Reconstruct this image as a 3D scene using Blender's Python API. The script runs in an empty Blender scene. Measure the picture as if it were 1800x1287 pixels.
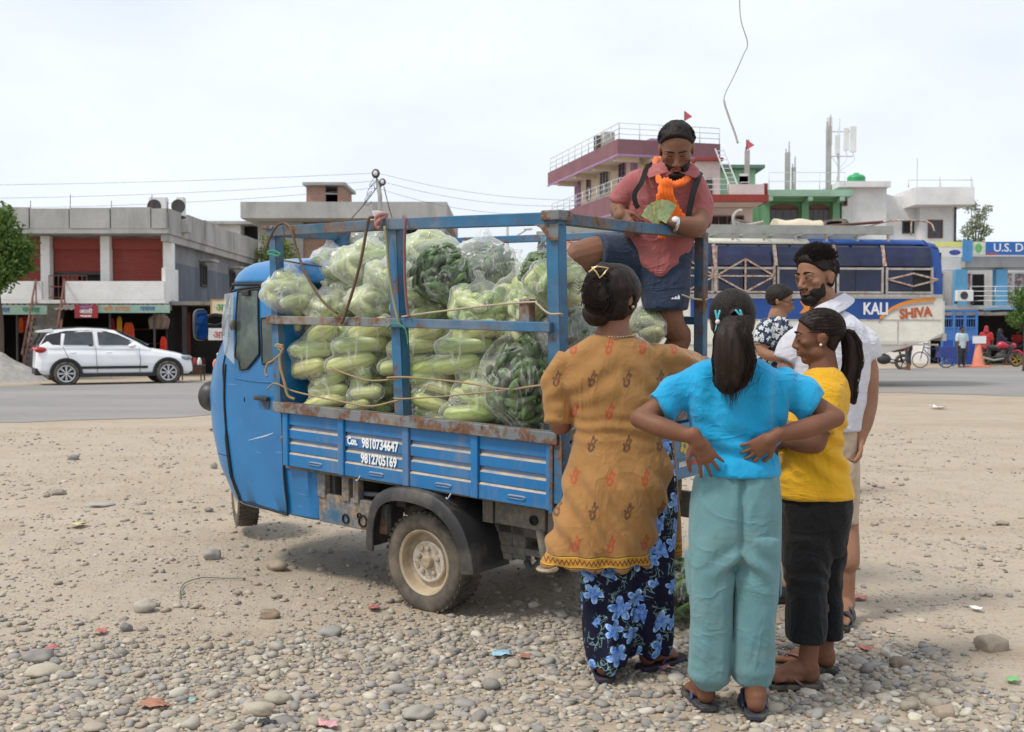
import bpy,bmesh,math,random
import numpy as np
from mathutils import Vector,Matrix,Euler,Quaternion
random.seed(7)
RNG=np.random.default_rng(11)
SC=bpy.context.scene
COL=SC.collection
PI=math.pi
R=math.radians
# -- camera, world, sun, exposure
FPX,HOR,CAMH=1900.0,590.0,1.30
PITCH=math.atan((643.5-HOR)/FPX)
cam_d=bpy.data.cameras.new('camera')
cam=bpy.data.objects.new('camera',cam_d)
COL.objects.link(cam)
cam.location=(0,0,CAMH)
cam.rotation_euler=(PI/2-PITCH,0,0)
cam_d.sensor_width=36.0
cam_d.sensor_fit='HORIZONTAL'
cam_d.lens=36.0*FPX/1800.0
cam_d.clip_start=0.1
cam_d.clip_end=3000
cam_d.dof.use_dof=True
cam_d.dof.focus_distance=4.6
cam_d.dof.aperture_fstop=6.3
SC.camera=cam
SUN_EL,SUN_AZ=R(56),R(-116)
world=bpy.data.worlds.new('World')
SC.world=world
world.use_nodes=True
wn=world.node_tree
wn.nodes.clear()
w_out=wn.nodes.new('ShaderNodeOutputWorld')
w_bg=wn.nodes.new('ShaderNodeBackground')
sky=wn.nodes.new('ShaderNodeTexSky')
sky.sky_type='NISHITA'
sky.sun_disc=False
sky.sun_elevation=SUN_EL
sky.sun_rotation=SUN_AZ
sky.air_density=1.0
sky.dust_density=3.0
sky.ozone_density=1.0
w_tc=wn.nodes.new('ShaderNodeTexCoord')
w_map=wn.nodes.new('ShaderNodeMapping')
w_map.inputs['Scale'].default_value=(1.0,1.0,2.6)
w_no=wn.nodes.new('ShaderNodeTexNoise')
w_no.inputs['Scale'].default_value=2.2
w_no.inputs['Detail'].default_value=6.0
w_no.inputs['Roughness'].default_value=0.55
w_ra=wn.nodes.new('ShaderNodeValToRGB')
w_ra.color_ramp.elements[0].position=0.36
w_ra.color_ramp.elements[0].color=(0.78,0.78,0.78,1)
w_ra.color_ramp.elements[1].position=0.66
w_ra.color_ramp.elements[1].color=(0.97,0.97,0.97,1)
w_mix=wn.nodes.new('ShaderNodeMixRGB')
w_mix.inputs[2].default_value=(10.0,10.7,11.6,1)
wn.links.new(w_tc.outputs['Generated'],w_map.inputs['Vector'])
wn.links.new(w_map.outputs[0],w_no.inputs['Vector'])
wn.links.new(w_no.outputs['Fac'],w_ra.inputs[0])
wn.links.new(w_ra.outputs[0],w_mix.inputs[0])
wn.links.new(sky.outputs[0],w_mix.inputs[1])
wn.links.new(w_mix.outputs[0],w_bg.inputs[0])
w_bg.inputs[1].default_value=0.10
wn.links.new(w_bg.outputs[0],w_out.inputs[0])
sun_d=bpy.data.lights.new('sun','SUN')
sun_d.energy=2.6
sun_d.angle=R(12)
sun_d.color=(1.0,0.93,0.82)
sun=bpy.data.objects.new('sun',sun_d)
COL.objects.link(sun)
_sd=Vector((math.sin(SUN_AZ)*math.cos(SUN_EL),math.cos(SUN_AZ)*math.cos(SUN_EL),math.sin(SUN_EL)))
sun.rotation_euler=(-_sd).to_track_quat('-Z','Y').to_euler()
sun.location=_sd*30
SC.view_settings.view_transform='Standard'
SC.view_settings.look='None'
SC.view_settings.gamma=1.0
SC.view_settings.use_curve_mapping=False
SC.view_settings.exposure=0.0
SC.render.engine='CYCLES'
SC.cycles.use_denoising=True
SC.cycles.max_bounces=8
SC.cycles.transparent_max_bounces=24
SC.cycles.caustics_reflective=False
SC.cycles.caustics_refractive=False
# -- photograph measurements to places
def ray(px,py):
 x=(px-900.0)/FPX
 up=-(py-643.5)/FPX
 c,s=math.cos(PITCH),math.sin(PITCH)
 return Vector((x,c+up*s,-s+up*c))
def P(px,py,d):
 r=ray(px,py)
 return Vector((0,0,CAMH))+r*(d/r.y)
def G(px,py,z=0.0):
 r=ray(px,py)
 return Vector((0,0,CAMH))+r*((z-CAMH)/r.z)
 # -- noise (vectorised value noise)
def _hash(ix,iy,iz,seed):
 h=(ix.astype(np.int64)*374761393+iy.astype(np.int64)*668265263+iz.astype(np.int64)*2147483647+seed*1274126177)&0xffffffff
 h=((h^(h>>13))*1274126177)&0xffffffff
 return((h^(h>>16))&0xffff)/65535.0
def vnoise(p,seed=0):
 p=np.asarray(p,float)
 i=np.floor(p)
 f=p-i
 f=f*f*(3-2*f)
 i=i.astype(np.int64)
 r=0
 for a in(0,1):
  for b in(0,1):
   for c in(0,1):
    w=(f[:,0]if a else 1-f[:,0])*(f[:,1]if b else 1-f[:,1])*(f[:,2]if c else 1-f[:,2])
    r=r+w*_hash(i[:,0]+a,i[:,1]+b,i[:,2]+c,seed)
 return r*2-1
def fbm(p,seed=0,octv=3):
 p=np.asarray(p,float)
 s,a,t=0,1.0,0
 for o in range(octv):
  s=s+a*vnoise(p*(2**o),seed+o*17)
  t+=a
  a*=0.5
 return s/t
 # -- node material helpers
class NT:
 def __init__(self,name):
  self.m=bpy.data.materials.new(name)
  self.m.use_nodes=True
  self.t=self.m.node_tree
  self.t.nodes.clear()
  self.out=self.t.nodes.new('ShaderNodeOutputMaterial')
  self._tc=None
 def n(self,typ,ins=None,**props):
  nd=self.t.nodes.new('ShaderNode'+typ)
  for k,v in props.items():
   setattr(nd,k,v)
  for k,v in(ins or{}).items():
   self.set(nd.inputs[k],v)
  return nd
 def set(self,sock,v):
  if isinstance(v,bpy.types.NodeSocket):
   self.t.links.new(v,sock)
  elif isinstance(v,bpy.types.Node):
   self.t.links.new(v.outputs[0],sock)
  else:
   if isinstance(v,tuple)and len(v)==3 and sock.type=='RGBA':
    v=(*v,1)
   sock.default_value=v
 def obj(self):
  if not self._tc:
   self._tc=self.n('TexCoord')
  return self._tc.outputs['Object']
 def mapv(self,scale,vec=None,rot=(0,0,0),loc=(0,0,0)):
  return self.n('Mapping',{'Vector':vec or self.obj(),'Scale':scale,'Rotation':rot,'Location':loc}).outputs[0]
 def noise(self,scale,detail=3.0,vec=None,rough=0.55,dist=0.0):
  return self.n('TexNoise',{'Vector':vec or self.obj(),'Scale':scale,'Detail':detail,'Roughness':rough,'Distortion':dist}).outputs['Fac']
 def ramp(self,fac,stops,interp='LINEAR'):
  nd=self.n('ValToRGB',{0:fac})
  cr=nd.color_ramp
  cr.interpolation=interp
  while len(cr.elements)<len(stops):
   cr.elements.new(0.5)
  for e,(p,c)in zip(cr.elements,stops):
   e.position=p
   e.color=(*c,1)if isinstance(c,tuple)else(c,c,c,1)
  return nd.outputs[0]
 def mix(self,fac,a,b,mode='MIX'):
  nd=self.n('MixRGB',{0:fac,1:a,2:b},blend_type=mode)
  return nd.outputs[0]
 def math(self,op,a,b=0.0,c=0.0,clamp=False):
  nd=self.n('Math',{0:a,1:b,2:c},operation=op,use_clamp=clamp)
  return nd.outputs[0]
 def sep(self,v):
  return self.n('SeparateXYZ',{0:v}).outputs
 def bump(self,h,strength=0.4,dist=0.01,normal=None):
  ins={'Height':h,'Strength':strength,'Distance':dist}
  if normal is not None:
   ins['Normal']=normal
  return self.n('Bump',ins).outputs[0]
 def bsdf(self,color,rough=0.6,metal=0.0,normal=None,spec=0.5,**kw):
  ins={'Base Color':color,'Roughness':rough,'Metallic':metal,'Specular IOR Level':spec}
  if normal is not None:
   ins['Normal']=normal
  ins.update(kw)
  nd=self.n('BsdfPrincipled',ins)
  self.t.links.new(nd.outputs[0],self.out.inputs[0])
  return nd
def plain(name,col,rough=0.6,var=0.18,scale=6.0,bump=0.15,bscale=60.0,bdist=0.004,metal=0.0,spec=0.5,dirt=None,dirt_amt=(0.5,0.75),dirt_scale=4.0,stretch=(1,1,1),**kw):
 t=NT(name)
 v=t.mapv(stretch)
 n1=t.noise(scale,5,v)
 dark=tuple(c*(1-var)for c in col)
 lite=tuple(min(1,c*(1+var))for c in col)
 c=t.ramp(n1,[(0.3,dark),(0.7,lite)])
 if dirt:
  n2=t.noise(dirt_scale,8,t.mapv(stretch,loc=(3.1,1.7,0.4)),rough=0.68)
  f=t.ramp(n2,[(dirt_amt[0],0.0),(dirt_amt[1],1.0)])
  c=t.mix(f,c,dirt)
 nb=t.noise(bscale,4,v)
 t.bsdf(c,rough,metal,t.bump(nb,bump,bdist)if bump else None,spec,**kw)
 return t.m
 # -- mesh builder
def unit(v):
 v=Vector(v)
 return v/max(v.length,1e-9)
def frame(d,up=(0,0,1)):
 z=unit(d)
 up=Vector(up)
 if abs(z.dot(unit(up)))>0.995:
  up=Vector((1,0,0))if abs(z.x)<0.9 else Vector((0,1,0))
 x=unit(up.cross(z))
 y=z.cross(x)
 return x,y,z
_SPH={}
def _sphere(n,m):
 if(n,m)not in _SPH:
  vs=[(0,0,1)]
  for i in range(1,m):
   a=PI*i/m
   for j in range(n):
    b=2*PI*j/n
    vs.append((math.sin(a)*math.cos(b),math.sin(a)*math.sin(b),math.cos(a)))
  vs.append((0,0,-1))
  fs=[]
  for j in range(n):
   fs.append((0,1+j,1+(j+1)%n))
  for i in range(m-2):
   for j in range(n):
    a,b=1+i*n+j,1+i*n+(j+1)%n
    fs.append((a,a+n,b+n,b))
  o=1+(m-2)*n
  for j in range(n):
   fs.append((o+(j+1)%n,o+j,len(vs)-1))
  _SPH[(n,m)]=(vs,fs)
 return _SPH[(n,m)]
class MB:
 def __init__(self):
  self.v,self.f=[],[]
 def add(self,vs,fs):
  o=len(self.v)
  self.v+=[tuple(p)for p in vs]
  self.f+=[tuple(i+o for i in f)for f in fs]
  return self
 def box(self,c,s,rot=None):
  c,h=Vector(c),Vector(s)*0.5
  vs=[]
  for x in(-1,1):
   for y in(-1,1):
    for z in(-1,1):
     q=Vector((x*h.x,y*h.y,z*h.z))
     if rot is not None:
      q=rot@q
     vs.append(c+q)
  return self.add(vs,[(0,1,3,2),(4,6,7,5),(0,4,5,1),(2,3,7,6),(0,2,6,4),(1,5,7,3)])
 def span(self,a,b):
  a,b=Vector(a),Vector(b)
  return self.box((a+b)/2,(abs(b.x-a.x),abs(b.y-a.y),abs(b.z-a.z)))
 def bar(self,p,q,w,h=None,up=(0,0,1)):
  h=h or w
  p,q=Vector(p),Vector(q)
  x,y,z=frame(q-p,up)
  vs=[]
  for e in(p,q):
   for sx,sy in((-1,-1),(1,-1),(1,1),(-1,1)):
    vs.append(e+x*(sx*w/2)+y*(sy*h/2))
  return self.add(vs,[(3,2,1,0),(4,5,6,7),(0,1,5,4),(1,2,6,5),(2,3,7,6),(3,0,4,7)])
 def tube(self,pts,rad,n=8,cap=True,round_ends=False):
  pts=[Vector(p)for p in pts]
  if not hasattr(rad,'__len__'):
   rad=[rad]*len(pts)
  rad=list(rad)
  if round_ends:
   d0,d1=unit(pts[0]-pts[1]),unit(pts[-1]-pts[-2])
   pre,post=[],[]
   for t in(0.35,0.75,0.97):
    pre.append((pts[0]+d0*rad[0]*t,rad[0]*math.sqrt(1-t*t)))
    post.append((pts[-1]+d1*rad[-1]*t,rad[-1]*math.sqrt(1-t*t)))
   pts=[p for p,_ in reversed(pre)]+pts+[p for p,_ in post]
   rad=[r for _,r in reversed(pre)]+rad+[r for _,r in post]
  o=len(self.v)
  px=None
  for i,p in enumerate(pts):
   if i==0:
    d=pts[1]-p
   elif i==len(pts)-1:
    d=p-pts[i-1]
   else:
    d=unit(pts[i+1]-p)+unit(p-pts[i-1])
   if d.length<1e-9:
    d=Vector((0,0,1))
   d=unit(d)
   if px is None:
    x,y,_=frame(d)
   else:
    x=px-d*px.dot(d)
    x=unit(x)if x.length>1e-6 else frame(d)[0]
    y=d.cross(x)
   px=x
   for k in range(n):
    a=2*PI*k/n
    self.v.append(tuple(p+x*(rad[i]*math.cos(a))+y*(rad[i]*math.sin(a))))
  for i in range(len(pts)-1):
   for k in range(n):
    a,b=o+i*n+k,o+i*n+(k+1)%n
    self.f.append((a,b,b+n,a+n))
  if cap:
   self.f.append(tuple(o+k for k in reversed(range(n))))
   e=o+(len(pts)-1)*n
   self.f.append(tuple(e+k for k in range(n)))
  return self
 def ell(self,c,r,ax=None,n=16,m=10):
  vs,fs=_sphere(n,m)
  c=Vector(c)
  if not hasattr(r,'__len__'):
   r=(r,r,r)
  if ax is None:
   out=[c+Vector((v[0]*r[0],v[1]*r[1],v[2]*r[2]))for v in vs]
  else:
   out=[c+ax[0]*(v[0]*r[0])+ax[1]*(v[1]*r[1])+ax[2]*(v[2]*r[2])for v in vs]
  return self.add(out,fs)
 def rings(self,rs,cap=True,closed=True):
  o=len(self.v)
  n=len(rs[0])
  for r in rs:
   self.v+=[tuple(p)for p in r]
  for i in range(len(rs)-1):
   for k in range(n if closed else n-1):
    a,b=o+i*n+k,o+i*n+(k+1)%n
    self.f.append((a,b,b+n,a+n))
  if cap:
   self.f.append(tuple(o+k for k in reversed(range(n))))
   e=o+(len(rs)-1)*n
   self.f.append(tuple(e+k for k in range(n)))
  return self
 def lathe(self,prof,c,axis=(0,0,1),n=24,cap=False):
  x,y,z=frame(axis)
  c=Vector(c)
  return self.rings([[c+z*h+x*(r*math.cos(2*PI*k/n))+y*(r*math.sin(2*PI*k/n))for k in range(n)]for r,h in prof],cap)
 def prism(self,poly,o,ex,ey,ez,depth):
  o,ex,ey,ez=Vector(o),Vector(ex),Vector(ey),Vector(ez)
  a=[o+ex*p[0]+ey*p[1]for p in poly]
  b=[p+ez*depth for p in a]
  n=len(poly)
  return self.add(a+b,[tuple(reversed(range(n))),tuple(range(n,2*n))]+[(i,(i+1)%n,n+(i+1)%n,n+i)for i in range(n)])
 def mesh(self,name,fix=True):
  me=bpy.data.meshes.new(name)
  me.from_pydata(self.v,[],self.f)
  if fix:
   bm=bmesh.new()
   bm.from_mesh(me)
   bmesh.ops.recalc_face_normals(bm,faces=bm.faces)
   bm.to_mesh(me)
   bm.free()
  me.update()
  return me
 def build(self,name,mat,parent=None,smooth=False,bevel=0.0,seg=2,off=None,fix=True,angle=None):
  if off is not None:
   off=Vector(off)
   self.v=[tuple(Vector(p)-off)for p in self.v]
  return link_mesh(name,self.mesh(name,fix),mat,parent,smooth,bevel,seg,angle)
def link_mesh(name,me,mat,parent=None,smooth=False,bevel=0.0,seg=2,angle=None):
 o=bpy.data.objects.new(name,me)
 COL.objects.link(o)
 if mat is not None and len(me.materials)==0:
  for m_ in(mat if isinstance(mat,(list,tuple))else[mat]):
   me.materials.append(m_)
 if smooth:
  me.polygons.foreach_set('use_smooth',[True]*len(me.polygons))
  if angle:
   me.set_sharp_from_angle(angle=R(angle))
 if bevel:
  b=o.modifiers.new('bevel','BEVEL')
  b.width=bevel
  b.segments=seg
  b.limit_method='ANGLE'
  b.angle_limit=R(40)
 if parent is not None:
  o.parent=parent
 return o
def tag(o,label=None,cat=None,group=None,kind=None):
 if label:o['label']=label
 if cat:o['category']=cat
 if group:o['group']=group
 if kind:o['kind']=kind
 return o
def thing(name,label,cat,loc=(0,0,0),rz=0.0,group=None,mat4=None):
 o=bpy.data.objects.new(name,None)
 COL.objects.link(o)
 o.empty_display_size=0.1
 if mat4 is not None:
  o.matrix_world=mat4
 else:
  o.location=loc
  o.rotation_euler=(0,0,rz)
 return tag(o,label,cat,group)
def copy_tree(o,parent=None):
 c=o.copy()
 COL.objects.link(c)
 if parent is not None:
  c.parent=parent
 for ch in KIDS.get(o.name,[k for k in o.children]):
  copy_tree(ch,c)
 return c
KIDS={}
def fuse(mb,voxel,smooth=6,fac=0.5,name='fused'):
 me=mb.mesh(name)
 o=bpy.data.objects.new('tmp',me)
 COL.objects.link(o)
 r=o.modifiers.new('r','REMESH')
 r.mode='VOXEL'
 r.voxel_size=voxel
 r.adaptivity=0
 if smooth:
  s=o.modifiers.new('s','SMOOTH')
  s.factor=fac
  s.iterations=smooth
 dg=bpy.context.evaluated_depsgraph_get()
 out=bpy.data.meshes.new_from_object(o.evaluated_get(dg))
 bpy.data.objects.remove(o)
 bpy.data.meshes.remove(me)
 out.name=name
 out.materials.clear()
 return out
def coords(me):
 a=np.empty(len(me.vertices)*3)
 me.vertices.foreach_get('co',a)
 return a.reshape(-1,3)
def vnormals(me):
 a=np.empty(len(me.vertices)*3)
 me.vertices.foreach_get('normal',a)
 return a.reshape(-1,3)
def set_coords(me,co):
 me.vertices.foreach_set('co',co.ravel())
 me.update()
def displace(me,fn):
 co,no=coords(me),vnormals(me)
 set_coords(me,co+no*fn(co,no)[:,None])
 return me
def shift(me,off):
 set_coords(me,coords(me)-np.array(off)[None,:])
 return me
def text_mesh(s,size,depth=0.002,align='CENTER',bold=0.0,shear=0.0):
 cu=bpy.data.curves.new('lettering','FONT')
 cu.body=s
 cu.size=size
 cu.extrude=depth
 cu.offset=bold
 cu.shear=shear
 cu.align_x=align
 cu.align_y='CENTER'
 cu.resolution_u=3
 o=bpy.data.objects.new('tmp',cu)
 COL.objects.link(o)
 dg=bpy.context.evaluated_depsgraph_get()
 me=bpy.data.meshes.new_from_object(o.evaluated_get(dg))
 bpy.data.objects.remove(o)
 bpy.data.curves.remove(cu)
 me.materials.clear()
 return me
def lettering(s,size,mat,parent,loc,rot,bold=0.0,depth=0.002,align='CENTER',sx=1.0,shear=0.0,name='lettering'):
 o=link_mesh(name,text_mesh(s,size,depth,align,bold,shear),mat,parent)
 o.location=loc
 o.rotation_euler=rot
 o.scale=(sx,1,1)
 return o
def arc(a,b,sag,n=12):
 a,b=Vector(a),Vector(b)
 return[a.lerp(b,i/n)-Vector((0,0,sag*4*(i/n)*(1-i/n)))for i in range(n+1)]
def spline(pts,n=6):
 pts=[Vector(p)for p in pts]
 q=[pts[0]*2-pts[1]]+pts+[pts[-1]*2-pts[-2]]
 out=[]
 for i in range(1,len(q)-2):
  for k in range(n):
   t=k/n
   a,b,c,d=q[i-1],q[i],q[i+1],q[i+2]
   out.append(0.5*((2*b)+(c-a)*t+(2*a-5*b+4*c-d)*t*t+(3*b-a-3*c+d)*t**3))
 out.append(pts[-1])
 return out
 # -- SETTING: ground, road, gravel
def smooth01(a,b,x):
 t=np.clip((x-a)/(b-a),0,1)
 return t*t*(3-2*t)
def hgt(x,y):
 x,y=np.atleast_1d(np.asarray(x,float)),np.atleast_1d(np.asarray(y,float))
 h=0.085*np.exp(-((x+1.9)/1.5)**2-((y-7.7)/1.9)**2)
 p=np.stack([x,y,0*x],1)
 fade=1-smooth01(10.5,14.5,y)
 rough=0.35+0.65*smooth01(4.5,6.5,y)
 h=h+fade*rough*(0.022*fbm(p*0.8,3,2)+0.014*fbm(p*3.1,9,3)+0.011*fbm(p*10,5,2))
 return h
def gz(x,y):
 return float(hgt(x,y)[0])
def build_ground():
 def axis(a,b,st,lim,g):
  mid=list(np.arange(a,b,st))
  out,s=[],st
  v=mid[-1]
  while v<lim:
   s*=g
   v+=s
   out.append(v)
  return mid,out
 mx,ox=axis(-4.6,4.6,0.045,900,1.16)
 xs=np.array([-(v)for v in reversed(ox)]+mx+ox)
 my,oy=axis(2.6,9.0,0.045,2600,1.055)
 ys=np.array([-300,-40,-6,0,1.5,2.2]+my+oy)
 X,Y=np.meshgrid(xs,ys)
 Z=hgt(X.ravel(),Y.ravel())
 vs=np.stack([X.ravel(),Y.ravel(),Z],1)
 nx=len(xs)
 i=np.arange(len(ys)-1)[:,None]*nx+np.arange(nx-1)[None,:]
 i=i.ravel()
 fs=np.stack([i,i+1,i+nx+1,i+nx],1)
 me=bpy.data.meshes.new('ground')
 me.from_pydata(vs.tolist(),[],fs.tolist())
 t=NT('dry_dirt')
 o=t.obj()
 n1=t.noise(0.55,6,o,0.6)
 n2=t.noise(3.2,8,o,0.65)
 n3=t.noise(26,6,o,0.7)
 c=t.ramp(n1,[(0.3,(0.37,0.298,0.222)),(0.55,(0.43,0.36,0.28)),(0.75,(0.40,0.345,0.28))])
 c=t.mix(t.ramp(n2,[(0.52,0.0),(0.74,0.6)]),c,(0.345,0.262,0.19))
 c=t.mix(t.ramp(n3,[(0.50,0.0),(0.72,0.62)]),c,(0.27,0.23,0.19))
 st=t.noise(1.0,5,t.mapv((0.35,1.5,1),rot=(0,0,R(12)),loc=(7,3,0)),0.6)
 c=t.mix(t.ramp(st,[(0.56,0.0),(0.70,0.55)]),c,(0.30,0.225,0.155))
 c=t.mix(t.ramp(t.noise(90,2),[(0.50,0.0),(0.75,0.5)]),c,(0.50,0.44,0.36))
 vo=t.n('TexVoronoi',{'Vector':t.mapv((1,1,0.2)),'Scale':21.0,'Randomness':1.0})
 grit=t.ramp(vo.outputs['Distance'],[(0.10,1.0),(0.24,0.0)])
 gate=t.ramp(t.noise(1.1,4,t.mapv((1,1,1),loc=(5,2,0))),[(0.42,0.0),(0.6,0.8)])
 gm=t.math('MULTIPLY',grit,gate)
 v3=t.n('TexVoronoi',{'Vector':t.mapv((1,0.8,0.2),loc=(1,4,0)),'Scale':52.0,'Randomness':1.0})
 crumb=t.math('MULTIPLY',t.ramp(v3.outputs['Distance'],[(0.12,1.0),(0.30,0.0)]),t.ramp(t.noise(2.3,5,t.mapv((1,1,1),loc=(9,1,0)),0.65),[(0.44,0.0),(0.62,1.0)]))
 c=t.mix(t.math('MULTIPLY',crumb,0.55),c,(0.21,0.17,0.13))
 gcol=t.mix(0.75,vo.outputs['Color'],(0.33,0.31,0.285))
 gcol=t.n('HueSaturation',{'Saturation':0.18,'Value':0.9,'Color':gcol}).outputs[0]
 c=t.mix(gm,c,gcol)
 h=t.math('ADD',t.math('MULTIPLY',n3,0.5),t.math('MULTIPLY',gm,0.8))
 h=t.math('ADD',t.math('ADD',h,t.math('MULTIPLY',crumb,0.5)),t.math('MULTIPLY',n2,1.6))
 t.bsdf(c,0.93,0,t.bump(h,0.85,0.022),0.15)
 ob=link_mesh('ground',me,t.m,None,True)
 tag(ob,'beige dirt lot strewn with pebbles',None,None,'structure')
build_ground()
def build_road():
 near=[(-2600,838),(-900,778),(0,744),(200,737),(380,730),(700,714),(1000,702),(1300,694),(1560,691),(1800,697),(2500,716),(3600,750)]
 far=[(-2600,730),(-900,701),(0,679),(200,675),(380,671),(700,663),(1000,656),(1300,651),(1560,648),(1800,646),(2500,644),(3600,642)]
 A=spline([G(*p)for p in near],24)
 B=spline([G(*p)for p in far],24)
 n=len(A)
 aa=np.array([tuple(p)for p in A])
 jit=fbm(aa*1.7,4,3)*0.35
 vs,fs=[],[]
 m=8
 for i in range(n):
  d=unit(B[i]-A[i])
  a=A[i]+d*float(jit[i])
  for k in range(m+1):
   p=a.lerp(B[i],k/m)
   z=0.006+0.05*math.sin(PI*min(1,max(0,k/m*1.0)))**0.5
   vs.append((p.x,p.y,z))
 for i in range(n-1):
  for k in range(m):
   q=i*(m+1)+k
   fs.append((q,q+m+1,q+m+2,q+1))
 me=bpy.data.meshes.new('road')
 me.from_pydata(vs,[],fs)
 t=NT('worn_asphalt')
 n1=t.noise(0.35,6,t.mapv((0.5,1.6,1),rot=(0,0,R(-22))))
 n2=t.noise(5,6)
 n3=t.noise(45,3)
 c=t.ramp(n1,[(0.32,(0.20,0.192,0.184)),(0.68,(0.285,0.272,0.258))])
 c=t.mix(t.ramp(n2,[(0.5,0),(0.8,0.55)]),c,(0.30,0.275,0.24))
 c=t.mix(t.ramp(n3,[(0.45,0),(0.75,0.45)]),c,(0.32,0.31,0.30))
 t.bsdf(c,0.88,0,t.bump(n3,0.5,0.01),0.25)
 tag(link_mesh('road',me,t.m,None,True),'grey worn asphalt road across the lot',None,None,'structure')
build_road()
# -- pebbles --
def ico(sub):
 bm=bmesh.new()
 bmesh.ops.create_icosphere(bm,subdivisions=sub,radius=1)
 v=np.array([tuple(q.co)for q in bm.verts])
 f=np.array([[q.index for q in fc.verts]for fc in bm.faces])
 bm.free()
 return v,f
ICO2,ICO1,ICO3=ico(2),ico(1),ico(3)
STONE_COLS=np.array([(0.34,0.315,0.28),(0.40,0.355,0.29),(0.27,0.265,0.26),(0.44,0.39,0.31),(0.22,0.22,0.225),(0.37,0.33,0.26),(0.33,0.29,0.235),(0.52,0.49,0.43),(0.31,0.305,0.30),(0.45,0.37,0.29),(0.56,0.52,0.44),(0.25,0.25,0.25),(0.38,0.34,0.28)])
def stone_mat():
 t=NT('river_stone')
 a=t.n('Attribute',attribute_name='col').outputs['Color']
 n=t.noise(38,5)
 c=t.mix(t.ramp(n,[(0.46,0.0),(0.8,0.45)]),a,(0.44,0.375,0.29))
 c=t.mix(t.ramp(t.noise(150,2),[(0.5,0.0),(0.8,0.4)]),c,(0.20,0.18,0.16))
 t.bsdf(c,0.82,0,t.bump(t.noise(120,4),0.35,0.003),0.3)
 return t.m
M_STONE=stone_mat()
def pebble_mesh(name,xs,ys,rad,seed,base,dust=0.0):
 rng=np.random.default_rng(seed)
 shapes=[]
 bv,bf=base
 for k in range(7):
  s=bv*(1+0.30*vnoise(bv*1.15+k*7.3,k)[:,None]+0.12*vnoise(bv*2.6+k*3.3,k+40)[:,None])
  shapes.append(s)
 n=len(xs)
 nv,nf=len(bv),len(bf)
 V=np.empty((n,nv,3))
 which=rng.integers(0,7,n)
 asp=np.stack([rng.uniform(0.9,1.55,n),rng.uniform(0.75,1.1,n),rng.uniform(0.38,0.75,n)],1)
 yaw=rng.uniform(0,2*PI,n)
 tx=rng.normal(0,0.28,n)
 z=hgt(xs,ys)
 for k in range(7):
  m=which==k
  V[m]=shapes[k][None]*asp[m][:,None,:]*rad[m][:,None,None]
 ct,st=np.cos(tx)[:,None],np.sin(tx)[:,None]
 y2=V[...,1]*ct-V[...,2]*st
 z2=V[...,1]*st+V[...,2]*ct
 cy,sy=np.cos(yaw)[:,None],np.sin(yaw)[:,None]
 x3=V[...,0]*cy-y2*sy
 y3=V[...,0]*sy+y2*cy
 lift=rad*asp[:,2]*rng.uniform(0.05,0.72,n)
 W=np.stack([x3+xs[:,None],y3+ys[:,None],z2+(z+lift)[:,None]],-1).reshape(-1,3)
 F=(bf[None]+(np.arange(n)*nv)[:,None,None]).reshape(-1,3)
 me=bpy.data.meshes.new(name)
 me.vertices.add(len(W))
 me.vertices.foreach_set('co',W.ravel())
 me.loops.add(F.size)
 me.loops.foreach_set('vertex_index',F.ravel().astype(np.int32))
 me.polygons.add(len(F))
 me.polygons.foreach_set('loop_start',np.arange(0,F.size,3,dtype=np.int32))
 me.polygons.foreach_set('loop_total',np.full(len(F),3,dtype=np.int32))
 me.polygons.foreach_set('use_smooth',np.ones(len(F),dtype=bool))
 c=STONE_COLS[rng.integers(0,len(STONE_COLS),n)]*rng.uniform(0.68,1.18,(n,1))
 c=c*(1-dust)+np.array([0.40,0.335,0.26])*dust*rng.uniform(0.75,1.05,(n,1))
 cc=np.concatenate([np.repeat(c,nv,0),np.ones((n*nv,1))],1)
 at=me.attributes.new('col','FLOAT_COLOR','POINT')
 at.data.foreach_set('color',cc.ravel())
 me.update()
 me.validate()
 return me
def build_gravel():
 rng=np.random.default_rng(5)
 n=34000
 xs=rng.uniform(-3.0,3.2,n)
 ys=rng.uniform(3.15,6.3,n)
 edge=4.45+0.14*np.sin(xs*1.9+0.8)+0.34*np.exp(-((xs-0.7)/0.9)**2)+0.45*fbm(np.stack([xs,ys,0*xs],1)*1.5,21,3)
 edge=edge-0.55*smooth01(1.3,2.0,xs)
 dens=1-smooth01(-0.28,0.5,ys-edge)
 keep=rng.random(n)<dens
 xs,ys=xs[keep],ys[keep]
 r=np.clip(rng.lognormal(math.log(0.0098),0.42,len(xs)),0.0045,0.034)
 me=pebble_mesh('gravel',xs,ys,r,3,ICO2,0.22)
 tag(link_mesh('gravel',me,M_STONE),'grey and beige river pebbles covering the foreground',None,None,'stuff')
 n=30000
 ys=4.2+11*rng.random(n)**1.9
 xs=rng.uniform(-1,1,n)*(ys*0.53+0.5)
 patch=fbm(np.stack([xs,ys,0*xs],1)*0.75,33,3)
 keep=rng.random(n)<np.clip(0.42+1.1*patch,0.04,1)
 xs,ys=xs[keep],ys[keep]
 r=np.clip(rng.lognormal(math.log(0.0062),0.62,len(xs)),0.0028,0.026)
 me=pebble_mesh('loose_stones',xs,ys,r,8,ICO1,0.38)
 tag(link_mesh('loose_stones',me,M_STONE),'small loose stones scattered over the dirt',None,None,'stuff')
build_gravel()
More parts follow.
